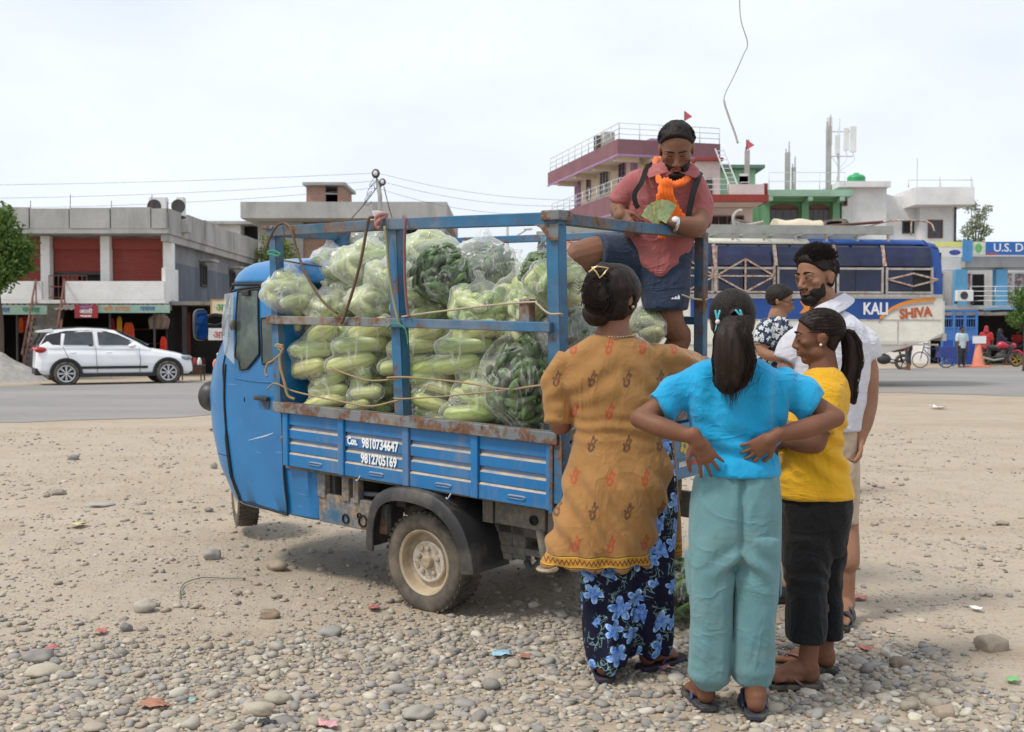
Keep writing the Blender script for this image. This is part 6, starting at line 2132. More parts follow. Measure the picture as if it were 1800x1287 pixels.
 garment(sh,[(480,1116,1212,.12,.04),(510,1126,1211,.115,.02),(545,1131,1208,.108,.0)],d,26)
 sleeve(sh,[q(1135,462,0.07),q(1090,452,0.03),q(1048,446,-0.03)],[0.118,0.112,0.100])
 p.wear('shorts',sh,navy,0.009,5,[folds(86,0.013,8,(1,0.6,0.7))])
 lg=MB()
 for k in range(3):
  c=q(1181+k*5,523,-0.125)
  lg.prism([(-0.003,-0.008),(0.011,-0.008),(0.011,-0.004+k*0.005),(0.004,0.001+k*0.006)],c,(1,0,0),(0,0,1),(0,1,0),0.004)
 p.add('badge',lg,M_WHITEP,False)
 H.cap(p.root,p.base,lambda x,y,z:np.minimum(-0.03+0.95*z-y+0.25*x*x,0.20+z)-ear_gap(x,y,z),0.024,0.020,3,tall=lambda x,y,z:0.035*smooth01(0.1,0.4,z))
 tf=tufts(H,2400,rng,lambda v:v.z>-0.25 and v.y<0.10+0.62*v.z and not(abs(v.x)>0.8 and v.z<0.1 and v.y>-0.3),0.05,0,lambda v:(v.x*0.2,0.2-v.y*0.3,0.1),0.9)
 H.strands(p.root,p.base,tf,0.0022)
 beard(p,H,0.050,rng,1.5)
 w=q(1187,394,-0.25)
 wt=MB().lathe([(0.034,-0.009),(0.038,-0.007),(0.038,0.007),(0.034,0.009)],w,(-0.9,-0.2,0.2),24)
 o=p.add('watch',wt,plain('steel',(0.6,0.6,0.62),0.3,0.05,20,0,metal=0.8))
 p.add('watch_face',MB().lathe([(0.001,0.043),(0.015,0.041),(0.017,0.035)],w,(-0.15,-0.85,0.5),18),plain('watch_dial',(0.7,0.7,0.7),0.3,0.05,20,0),parent=o)
 base=q(1161,389,-0.33)
 money=thing('banknotes','fan of green and yellow banknotes held in the seller\'s hand','money',base)
 for i in range(7):
  cl=[(0.52,0.60,0.24),(0.62,0.62,0.34),(0.44,0.56,0.28),(0.68,0.60,0.26)][i%4]
  a=R(150-i*15)
  ex,ez=Vector((math.cos(a),-0.10-0.01*i,math.sin(a))),Vector((-math.sin(a),-0.05,math.cos(a)))
  ex,ez=unit(ex),unit(ez)
  c=Vector((0.0,-0.004*i,0.0))
  rows=[]
  for t in np.linspace(0,1,6):
   bend=Vector((0,-0.018*t*t,0))
   rows.append([c+ex*(t*0.092)+ez*(0.026*sgn)+bend+ez*0.002*math.sin(t*9+i)for sgn in(-1,1)])
  m=MB()
  m.rings([[r[0],r[1],r[1]+Vector((0,0.0009,0)),r[0]+Vector((0,0.0009,0))]for r in rows])
  nm=NT('banknote')
  n1=nm.noise(70,3)
  nm.bsdf(nm.mix(nm.ramp(n1,[(0.5,0.0),(0.65,0.5)]),cl,tuple(x*0.45 for x in cl)),0.75)
  m.build('banknote',nm.m,money,True,angle=40)
seller()
# -- the man in the patterned shirt, further back
def floral_man():
 d=8.7
 q=lambda x,y,dd=0.0:P(x,y,d+dd)
 p=Person('man with glasses in navy and white patterned shirt standing behind the bed',(q(1362,600).x,d,0),SK_M,voxel=0.008)
 b=p.b
 limb(b,[q(1364,690),q(1364,620),q(1364,580),q(1366,560),q(1370,535)],[0.12,0.12,0.11,0.075,0.055])
 limb(b,[q(1345,578,-0.10),q(1338,605,-0.14),q(1345,622,-0.18),q(1385,632,-0.25)],[0.05,0.048,0.044,0.032])
 hand(b,q(1385,632,-0.25),(1,-0.2,-0.1),(0,0,-1),1,0.17,(0.5,0.5,0.4),0.05,0.6)
 limb(b,[q(1375,580,0.14),q(1380,620,0.16),q(1395,640,0.0)],[0.05,0.045,0.034])
 for sx in(-1,1):
  f=Vector((q(1362,600).x+sx*0.11,d+0.02,0.02))
  limb(b,[q(1362,690)+Vector((sx*0.10,0,0)),f+Vector((0,0,0.5)),f+Vector((0,0,0.1))],[0.07,0.05,0.04])
  foot(b,f+Vector((0,0,0.09)),f,(0.9,-0.4,0),0.25,sx)
 H=Head(q(1372,529),(0.93,-0.28,-0.22),0.245)
 H.skull(b)
 p.body(4)
 H.eyes(p.root,p.base,closed=0.4)
 fm=floral_mat('navy_white_print',(0.018,0.028,0.062),(0.42,0.46,0.48),(0.60,0.62,0.60),(0.30,0.34,0.36),24.0,0.024)
 s=MB()
 garment(s,[(556,1356,1380,.06),(562,1346,1386,.10),(575,1337,1393,.135),(610,1333,1396,.145),(660,1334,1397,.145),(700,1334,1398,.15)],d,26)
 sleeve(s,[q(1350,572,-0.05),q(1341,588,-0.12),q(1340,606,-0.15)],[0.075,0.075,0.075])
 p.wear('shirt',s,fm,0.014,4,folds(91,0.016,8))
 t=MB()
 garment(t,[(690,1336,1396,.14),(740,1338,1394,.13)],d)
 for sx in(-1,1):
  c=q(1365,740)+Vector((sx*0.075,0,0))
  sleeve(t,[c+Vector((0,0,0.05)),c-Vector((0,0,0.15)),Vector((c.x,d,0.10))],[0.10,0.09,0.075])
 p.wear('trousers',t,cloth('dark_trousers',(0.03,0.03,0.035),0.1),0.014,4)
 H.cap(p.root,p.base,lambda x,y,z:np.minimum(0.06+0.98*z-y,0.22+z),0.05,0.02,3,voxel=0.009)
 g=MB()
 for sg in(-1,1):
  c=H.p(sg*0.135,0.405,-0.01)
  g.tube([c+(H.ax[0]*0.10*math.cos(k)+H.ax[2]*0.075*math.sin(k))*H.h for k in np.linspace(0,2*PI,14)],0.0022,5)
  g.tube([H.p(sg*0.235,0.39,0.0),H.p(sg*0.33,0.0,0.02)],0.0022,5)
 p.add('glasses',g,plain('spectacle_frame',(0.05,0.04,0.04),0.3,0.1,20,0))
floral_man()
# -- BEYOND THE ROAD: buildings, trees, poles
def wall_mat(name,col,stain=(0.12,0.115,0.105),amt=(0.5,0.8),scale=0.9,rough=0.9,vert=True):
 t=NT(name)
 n=t.noise(0.8,6)
 c=t.ramp(n,[(0.3,tuple(x*0.86 for x in col)),(0.7,tuple(min(1,x*1.1)for x in col))])
 st=t.noise(scale,7,t.mapv((1.6,1.6,0.35)if vert else(1,1,1),loc=(3,7,1)),0.68)
 c=t.mix(t.ramp(st,[(amt[0],0.0),(amt[1],0.75)]),c,stain)
 c=t.mix(t.ramp(t.noise(6,5),[(0.5,0.0),(0.8,0.25)]),c,tuple(x*0.6 for x in col))
 t.bsdf(c,rough,0,t.bump(t.noise(9,5),0.3,0.03),0.2)
 return t.m
def brick_mat(name):
 t=NT(name)
 v=t.mapv((1,1,1),rot=(PI/2,0,0))
 b=t.n('TexBrick',{'Vector':v,'Color1':(0.34,0.15,0.10,1),'Color2':(0.42,0.21,0.145,1),'Mortar':(0.38,0.33,0.29,1),'Scale':1.0,'Brick Width':0.24,'Row Height':0.085,'Mortar Size':0.012})
 c=t.mix(t.ramp(t.noise(1.5,5),[(0.4,0.0),(0.75,0.4)]),b.outputs['Color'],(0.30,0.25,0.22))
 t.bsdf(c,0.92,0,t.bump(b.outputs['Fac'],0.5,0.02),0.15)
 return t.m
M_CONC=wall_mat('stained_concrete',(0.42,0.41,0.39),(0.15,0.145,0.135),(0.46,0.76))
M_CONC2=wall_mat('plain_concrete',(0.42,0.415,0.40),(0.17,0.165,0.155),(0.5,0.85))
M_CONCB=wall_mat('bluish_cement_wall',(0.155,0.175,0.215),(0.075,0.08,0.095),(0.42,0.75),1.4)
M_WHITE=wall_mat('whitewash',(0.80,0.79,0.77),(0.30,0.27,0.24),(0.58,0.92))
M_WHITE2=wall_mat('pale_plaster',(0.74,0.735,0.73),(0.34,0.32,0.30),(0.58,0.95))
M_SHUT=wall_mat('red_shutter_paint',(0.31,0.075,0.060),(0.34,0.16,0.12),(0.55,0.9),1.2)
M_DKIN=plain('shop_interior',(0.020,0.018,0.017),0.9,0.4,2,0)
M_TIN=wall_mat('tin_sheet',(0.26,0.245,0.225),(0.13,0.085,0.06),(0.42,0.7),2.5)
M_STEP=wall_mat('worn_step',(0.20,0.18,0.155),(0.09,0.08,0.07),(0.4,0.7),5)
M_BRICK=brick_mat('raw_brick')
M_WGLASS=plain('window_glass',(0.035,0.045,0.055),0.08,0.4,3,0)
M_WFRAME=plain('window_frame_paint',(0.55,0.53,0.50),0.6,0.1,10)
M_RAILW=plain('white_railing',(0.62,0.62,0.62),0.5,0.1,12,0)
M_BROWNW=plain('brown_woodwork',(0.16,0.065,0.045),0.6,0.2,6)
M_IRON=plain('dark_iron',(0.045,0.042,0.042),0.6,0.2,8)
class Bld:
 def __init__(s,name,label,cat,loc,rz=0.0,group=None):
  s.root=thing(name,label,cat,loc,rz,group)
 def box(s,name,a,b,mat,parent=None,bevel=0.0):
  return MB().span(a,b).build(name,mat,parent or s.root,bevel=bevel)
 def mb(s,name,m,mat,parent=None,smooth=False,angle=None):
  return m.build(name,mat,parent or s.root,smooth,angle=angle)
 def window(s,x0,x1,z0,z1,y,mat=None,glass=None,face=-1,axis='x',mull=1,name='window',t=0.06):
  m=MB()
  w=0.07
  def put(a0,a1,b0,b1,d0,d1):
   if axis=='x':
    m.span((a0,y+d0*face,b0),(a1,y+d1*face,b1))
   else:
    m.span((y+d0*face,a0,b0),(y+d1*face,a1,b1))
  put(x0,x1,z0,z0+w,0.003,t);put(x0,x1,z1-w,z1,0.003,t)
  put(x0,x0+w,z0+w,z1-w,0.003,t);put(x1-w,x1,z0+w,z1-w,0.003,t)
  for k in range(1,mull+1):
   c=x0+(x1-x0)*k/(mull+1)
   put(c-0.025,c+0.025,z0+w,z1-w,0.003,t*0.9)
  fr=m.build(name,mat or M_WFRAME,s.root)
  g=MB()
  m2,m=m,g
  if axis=='x':
   g.span((x0+w,y+0.004*face,z0+w),(x1-w,y+0.02*face,z1-w))
  else:
   g.span((y+0.004*face,x0+w,z0+w),(y+0.02*face,x1-w,z1-w))
  g.build('pane',glass or M_WGLASS,fr)
  return fr
 def railing(s,pts,h,mat=None,n=3,post=1.2,r=0.022,name='railing'):
  m=MB()
  for i in range(len(pts)-1):
   a,b=Vector(pts[i]),Vector(pts[i+1])
   for k in range(n):
    z=Vector((0,0,h*(k+1)/n))
    m.tube([a+z,b+z],r,6)
   c=max(1,int((b-a).length/post))
   for k in range(c+1):
    p=a.lerp(b,k/c)
    m.tube([p,p+Vector((0,0,h))],r*1.1,6)
  return m.build(name,mat or M_RAILW,s.root,True)
def shutter(b,x0,x1,z0,z1,y,mat):
 m=MB()
 n=max(6,int((z1-z0)/0.075))
 for i in range(n):
  za,zb=z0+(z1-z0)*i/n,z0+(z1-z0)*(i+1)/n
  pr=[(y,za),(y-0.012,za+0.012),(y-0.022,(za+zb)/2),(y-0.012,zb-0.012),(y,zb)]
  m.add([(x0,p,q)for p,q in pr]+[(x1,p,q)for p,q in pr],[(j,j+1,j+6,j+5)for j in range(4)])
 sh=b.mb('shutter',m,mat)
 b.box('shutter_box',(x0,y-0.10,z1-0.02),(x1,y+0.05,z1+0.34),mat)
 b.box('bottom_bar',(x0,y-0.04,z0-0.03),(x1,y-0.005,z0+0.06),M_IRON,sh)
 return sh
def signboard(label,x0,x1,y0,y1,d,mat,thick=0.05,rz=0.0,texts=(),frame_mat=None,name='signboard',cat='sign'):
 a,c=P(x0,y1,d),P(x1,y0,d)
 cx,cz=(a.x+c.x)/2,a.z
 w,h=c.x-a.x,c.z-a.z
 o=thing(name,label,cat,(cx,d,cz),rz)
 MB().span((-w/2,0,0),(w/2,thick,h)).build('board',mat,o)
 if frame_mat:
  m=MB()
  f=min(0.05,h*0.08)
  m.span((-w/2-f,-0.012,-f),(w/2+f,thick+0.01,0));m.span((-w/2-f,-0.012,h),(w/2+f,thick+0.01,h+f))
  m.span((-w/2-f,-0.012,0),(-w/2,thick+0.01,h));m.span((w/2,-0.012,0),(w/2+f,thick+0.01,h))
  m.build('sign_frame',frame_mat,o)
 for(s,sz,mt,fx,fz,sx)in texts:
  lettering(s,sz*h,mt,o,(fx*w/2,-0.006,fz*h),(PI/2,0,0),bold=0.01*h,depth=0.003,sx=sx)
 return o,w,h
LRED,LGREEN,LYEL,LWHITE,LBLUE,LPUR=(plain('lettering_'+n,c,0.6,0.06,12,0)for n,c in(('red',(0.42,0.06,0.04)),('green',(0.03,0.20,0.09)),('orange',(0.62,0.22,0.05)),('white',(0.78,0.78,0.80)),('blue',(0.04,0.07,0.30)),('violet',(0.30,0.25,0.55))))
# -- left: shops under red shutters
def shop_building():
 D=36.0
 k=FPX/D
 X=lambda px:(px-300)/k
 Z=lambda py:CAMH+(HOR-py)/k
 b=Bld('shop_building','two-storey grey concrete shop block with dark red shutters','building',((300-900)/k,D,0))
 xl,dep=-12.5,11.6
 b.box('roof_slab',(xl,-1.0,4.60),(0.25,dep,4.76),M_CONC)
 edges=[xl,X(-60),X(8),X(78),X(146),X(216),X(285),X(312)]
 for i in range(len(edges)-1):
  b.box('parapet_panel',(edges[i]+0.02,-1.02+0.015*(i%2),4.762),(edges[i+1]-0.02,-0.86,5.40+0.02*(i%3)),M_CONC)
 for i in range(6):
  y0=-0.84+i*2.05
  b.box('parapet_panel',(0.09,y0+0.02,4.763),(0.25-0.012*(i%2),y0+2.03,5.42+0.03*((i*7)%3)),M_CONC)
 for i,e in enumerate(edges[1:]):
  MB().tube([(e,-0.93,5.3),(e+0.02,-0.93,5.3+0.35+0.2*(i%2))],0.012,5).build('rebar',M_BROWNW,b.root)
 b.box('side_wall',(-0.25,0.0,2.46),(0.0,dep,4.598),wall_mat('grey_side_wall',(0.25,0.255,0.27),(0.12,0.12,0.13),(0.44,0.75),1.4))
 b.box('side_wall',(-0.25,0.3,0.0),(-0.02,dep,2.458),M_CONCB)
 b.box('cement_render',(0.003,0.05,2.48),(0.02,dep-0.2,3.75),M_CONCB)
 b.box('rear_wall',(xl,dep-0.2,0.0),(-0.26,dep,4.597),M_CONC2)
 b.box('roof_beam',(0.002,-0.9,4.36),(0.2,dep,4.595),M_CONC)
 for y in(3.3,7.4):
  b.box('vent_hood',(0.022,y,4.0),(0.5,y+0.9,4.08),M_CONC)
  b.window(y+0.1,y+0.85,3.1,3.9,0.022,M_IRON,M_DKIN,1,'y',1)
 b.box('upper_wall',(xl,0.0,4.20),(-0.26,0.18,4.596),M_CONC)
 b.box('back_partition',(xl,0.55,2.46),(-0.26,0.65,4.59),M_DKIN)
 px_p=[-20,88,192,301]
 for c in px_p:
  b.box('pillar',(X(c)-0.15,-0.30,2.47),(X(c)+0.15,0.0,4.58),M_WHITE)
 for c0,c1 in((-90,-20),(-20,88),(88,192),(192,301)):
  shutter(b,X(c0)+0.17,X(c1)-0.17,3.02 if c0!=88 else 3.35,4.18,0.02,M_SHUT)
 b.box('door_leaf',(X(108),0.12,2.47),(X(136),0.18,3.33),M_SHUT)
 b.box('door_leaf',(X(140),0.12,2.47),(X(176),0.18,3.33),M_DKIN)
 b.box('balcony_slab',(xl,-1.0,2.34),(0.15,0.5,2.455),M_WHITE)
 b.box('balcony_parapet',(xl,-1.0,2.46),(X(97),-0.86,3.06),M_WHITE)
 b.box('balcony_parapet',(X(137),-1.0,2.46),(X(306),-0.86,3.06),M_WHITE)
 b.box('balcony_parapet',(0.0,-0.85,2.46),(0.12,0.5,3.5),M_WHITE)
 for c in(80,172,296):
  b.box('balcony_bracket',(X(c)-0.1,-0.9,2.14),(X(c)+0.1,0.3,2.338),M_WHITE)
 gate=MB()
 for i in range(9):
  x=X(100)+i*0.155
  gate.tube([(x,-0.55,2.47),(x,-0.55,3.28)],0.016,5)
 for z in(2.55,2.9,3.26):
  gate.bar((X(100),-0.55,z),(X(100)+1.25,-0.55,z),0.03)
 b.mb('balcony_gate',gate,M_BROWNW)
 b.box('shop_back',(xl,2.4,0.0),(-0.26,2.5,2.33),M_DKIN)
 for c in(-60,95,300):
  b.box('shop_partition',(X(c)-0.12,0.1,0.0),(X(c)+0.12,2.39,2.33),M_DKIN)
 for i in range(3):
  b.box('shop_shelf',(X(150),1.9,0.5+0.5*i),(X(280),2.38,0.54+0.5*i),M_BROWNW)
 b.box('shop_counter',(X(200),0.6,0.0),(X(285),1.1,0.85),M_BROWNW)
 for i,(c0,c1)in enumerate(((-60,20),(20,88),(138,196),(196,254),(254,312))):
  m=MB()
  n=14
  top,bot=[],[]
  for j in range(n+1):
   x=X(c0)+(X(c1)-X(c0))*j/n
   zz=0.02*(1 if j%2 else-1)
   top.append((x,-0.85,2.32+zz));bot.append((x,-2.1,2.06+zz+0.03*(i%3)))
  m.rings([top,bot],cap=False,closed=False)
  o=b.mb('awning_sheet',m,M_TIN)
  s_=o.modifiers.new('thickness','SOLIDIFY');s_.thickness=0.012
 for c in(-50,78,150,232,306):
  MB().tube([(X(c),-1.95,0),(X(c),-1.95,2.08)],0.035,6).build('awning_post',M_IRON,b.root)
 st=MB()
 n=13
 xa,xb=X(112),-2.45
 for i in range(n):
  z=2.40-2.40*(i+1)/(n+1)
  y=-1.0-i*0.27
  x=xa+(xb-xa)*i/n
  b.box('step',(x-0.42,y-0.30,z-0.12),(x+0.42,y,z+0.06),M_STEP)
  if i%1==0:
   st.span((x-0.40,y-0.27,max(0,z-0.55)),(x+0.40,y-0.01,z-0.122))
 b.mb('stair_soffit',st,M_STEP)
 for sx in(-0.46,0.46):
  m=MB()
  m.bar((xa+sx,-1.0,3.1),(xb+sx,-1.0-n*0.27,0.75),0.05)
  m.bar((xa+sx,-1.0,2.35),(xb+sx,-1.0-n*0.27,0.1),0.06,0.16)
  for i in range(0,n,3):
   t=i/n
   x,y,z=xa+(xb-xa)*t+sx,-1.0-n*0.27*t,2.4-2.3*t
   m.tube([(x,y,z),(x,y,z+0.72)],0.018,5)
  b.mb('stair_railing',m,M_BROWNW)
 for i,(c0,c1)in enumerate(((256,286),(304,317))):
  ac=thing('ac_unit',['white air conditioner condenser with round fan on the shop roof','narrow white air conditioner condenser at the shop roof corner'][i],'air conditioner',((300-900)/k+X((c0+c1)/2),D+0.6,5.22))
  MB().span((-0.3,-0.2,-0.45),(0.3,0.2,-0.002)).build('plinth',M_CONC,ac)
  w=(c1-c0)/k*1.03
  MB().span((-w/2,-0.15,0.10),(w/2,0.15,0.74)).build('casing',M_WHITE2,ac,bevel=0.02)
  MB().lathe([(0.24,-0.004),(0.22,-0.02),(0.06,-0.012),(0.001,-0.012)],(-w*0.18,-0.15,0.42),(0,1,0),20).build('fan',M_IRON,ac)
  MB().span((-w/2,-0.12,0.0),(-w/2+0.05,0.12,0.098)).span((w/2-0.05,-0.12,0.0),(w/2,0.12,0.098)).build('feet',M_IRON,ac)
shop_building()
_sb=plain('sign_mint',(0.26,0.40,0.33),0.6,0.15,3)
_sr=plain('sign_red',(0.32,0.025,0.035),0.6,0.15,3)
_sc=plain('sign_cream',(0.60,0.52,0.33),0.6,0.15,3)
_sw=plain('sign_white',(0.58,0.57,0.55),0.6,0.15,3)
signboard('pale green shop sign with Devanagari lettering at the far left',-40,82,537,553,33.8,_sb,texts=(('पसल',0.75,LGREEN,0.55,0.5,1.3),('जनरल',0.75,LBLUE,-0.30,0.5,1.0)))
signboard('long pale green shop sign with orange Devanagari lettering over open shop',170,298,536,550,33.8,_sb,texts=(('श्री कपडा',0.8,LYEL,-0.45,0.5,1.1),('पसल',0.8,LBLUE,0.40,0.5,1.2)))
signboard('red shop sign with white lettering beside the stairs',131,171,536,559,33.6,_sr,texts=(('ओली',0.42,LWHITE,0.0,0.48,1.2),('स्वागत छ',0.24,LPUR,0.0,0.83,1.1),('पसल',0.2,LWHITE,0.0,0.14,2.2)))
signboard('yellow board with green Devanagari letters beside the truck cab',372,425,528,551,31.0,_sc,texts=(('आहार',0.8,LGREEN,0.05,0.42,1.0),),frame_mat=plain('frame_orange',(0.45,0.20,0.06),0.6))
signboard('white board with red Devanagari letters under the yellow board',366,420,577,598,31.0,_sw,texts=(('आज',0.85,LRED,-0.1,0.42,1.0),))
for lab,px in(('post carrying the yellow and white boards',398),):
 a=G(398,670)
 tag(MB().tube([(P(398,600,31.1).x,31.12,0),(P(398,600,31.1).x,31.12,2.35)],0.04,8).build('sign_post',M_IRON,None,True),lab,'post')
def hanging_cloth(label,px0,px1,py0,py1,d,col,seed,cat='clothing'):
 a,c=P(px0,py0,d),P(px1,py1,d)
 w,h=c.x-a.x,a.z-c.z
 rows=[]
 n=12
 for j in range(7):
  t=j/6
  ww=w*(0.55+0.45*min(1,t*3.5))*(1-0.06*math.sin(t*6+seed))
  rows.append([(ww*(i/n-0.5),0.05*math.sin(i*1.7+seed+t*1.3)*(0.3+t),-h*t)for i in range(n+1)])
 o=MB().rings(rows,cap=False,closed=False).build('hanging_cloth',cloth('cloth_%d'%seed,col,0.15),None,True)
 s=o.modifiers.new('thickness','SOLIDIFY');s.thickness=0.02
 o.location=((a.x+c.x)/2,d,a.z)
 return tag(o,label,cat)
hanging_cloth('orange and red shawl hanging in the left shop',32,40,558,585,34.6,(0.75,0.16,0.02),1)
hanging_cloth('dark red cloth next to the orange shawl in left shop',40,47,557,583,34.7,(0.42,0.03,0.03),2)
hanging_cloth('faded pink kurta hanging left of the stairs',52,69,556,588,34.7,(0.42,0.12,0.13),3)
hanging_cloth('yellow cloth hanging in the right shop',206,214,556,584,34.6,(0.72,0.38,0.03),4)
hanging_cloth('large orange-red cloth hanging in the right shop',218,236,567,600,34.6,(0.62,0.09,0.02),5)
hanging_cloth('small red cloth at the left side of right shop',194,201,560,585,34.7,(0.40,0.03,0.03),6)
hanging_cloth('bright red and yellow cloth low at the right shop post',281,292,592,618,34.4,(0.75,0.05,0.02),7)
hanging_cloth('brown sheet slung under the awning corner of right shop',262,298,552,578,34.5,(0.24,0.17,0.13),8,'sheet')
def lean_to():
 b=Bld('lean_to','dark tin lean-to shed beside the shop block','shed',(P(372,600,37).x,37,0))
 b.box('wall',(-1.4,0.0,0),(3.0,0.15,2.3),M_DKIN)
 b.box('roof',(-1.6,-1.6,2.3),(3.2,0.4,2.42),M_TIN)
 b.box('door',(-1.05,-0.06,0),(-0.72,0.0,2.1),M_SHUT)
 b.box('post',(-0.55,-1.5,0),(-0.40,-1.35,2.3),M_IRON)
 b.box('crate',(-0.9,-1.0,0.0),(-0.1,-0.4,0.55),M_BROWNW)
lean_to()
# -- grey building with the brick stair tower
def grey_building():
 D=55.0
 k=FPX/D
 X=lambda px:(px-433)/k
 Z=lambda py:CAMH+(HOR-py)/k
 b=Bld('concrete_building','unfinished grey concrete building with small raw brick tower on its roof','building',((433-900)/k,D,0))
 w=X(788)
 b.box('roof_band',(0,-1.0,Z(388)),(w,-0.8,Z(360)),M_CONC2)
 b.box('roof_band',(w-0.2,-0.79,Z(388)),(w,10,Z(360)),M_CONC2)
 b.box('roof_slab',(0.02,-0.78,Z(388)-0.02),(w-0.22,10,Z(384)),M_CONC2)
 b.box('wall',(X(450),0.6,0),(X(530),9,Z(389)),M_CONC2)
 b.box('brick_wall',(X(530),0.7,0),(X(700),0.95,Z(417)),M_BRICK)
 b.box('lintel',(X(530),0.4,Z(417)),(X(700),0.98,Z(412)),M_CONC2)
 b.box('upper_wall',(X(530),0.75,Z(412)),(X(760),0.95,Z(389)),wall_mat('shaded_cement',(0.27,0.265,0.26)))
 b.box('wall',(X(700),0.7,0),(X(770),9,Z(390)),M_CONC2)
 b.window(X(712),X(740),Z(425),Z(398),0.7,M_IRON,M_DKIN,mull=2)
 z0,z1=Z(360)+0.0,Z(322)
 y0=1.2
 b.box('tower_wall',(X(532),y0,z0-0.7),(X(566),y0+0.23,z1),M_BRICK)
 b.box('tower_wall',(X(588),y0,z0-0.7),(X(597),y0+0.23,z1),M_BRICK)
 b.box('tower_wall',(X(532),y0+0.24,z0-0.7),(X(532)+0.23,y0+3.2,z1-0.003),M_BRICK)
 b.box('tower_wall',(X(597)-0.23,y0+0.24,z0-0.7),(X(597),y0+3.2,z1-0.003),M_BRICK)
 b.box('tower_back',(X(532)+0.24,y0+3.0,z0-0.7),(X(597)-0.24,y0+3.19,z1-0.004),M_DKIN)
 b.box('tower_lintel',(X(566),y0+0.02,Z(337)),(X(588),y0+0.21,Z(335)),M_CONC2)
 b.box('tower_roof',(X(527),y0-0.3,z1),(X(603),y0+3.6,Z(317)),M_CONC2)
grey_building()
def white_shed():
 D=58.0
 k=FPX/D
 X=lambda px:(px-375)/k
 Z=lambda py:CAMH+(HOR-py)/k
 b=Bld('house','small white house with flat roof seen over the shop block','house',((375-900)/k,D,0))
 b.box('wall',(-2.0,0,0),(X(424),5,Z(396)),M_WHITE2)
 b.box('wall',(X(424)+0.003,0.9,0),(X(446),5,Z(397)),M_DKIN)
 b.box('roof',(-2.2,-0.5,Z(396)),(X(447),5.3,Z(391)),M_CONC)
 b.railing([(X(426),0.5,Z(440)),(X(446),0.5,Z(440))],0.6)
 b.box('balcony',(X(424),0.3,Z(475)),(X(448),0.9,Z(445)),M_SHUT)
white_shed()
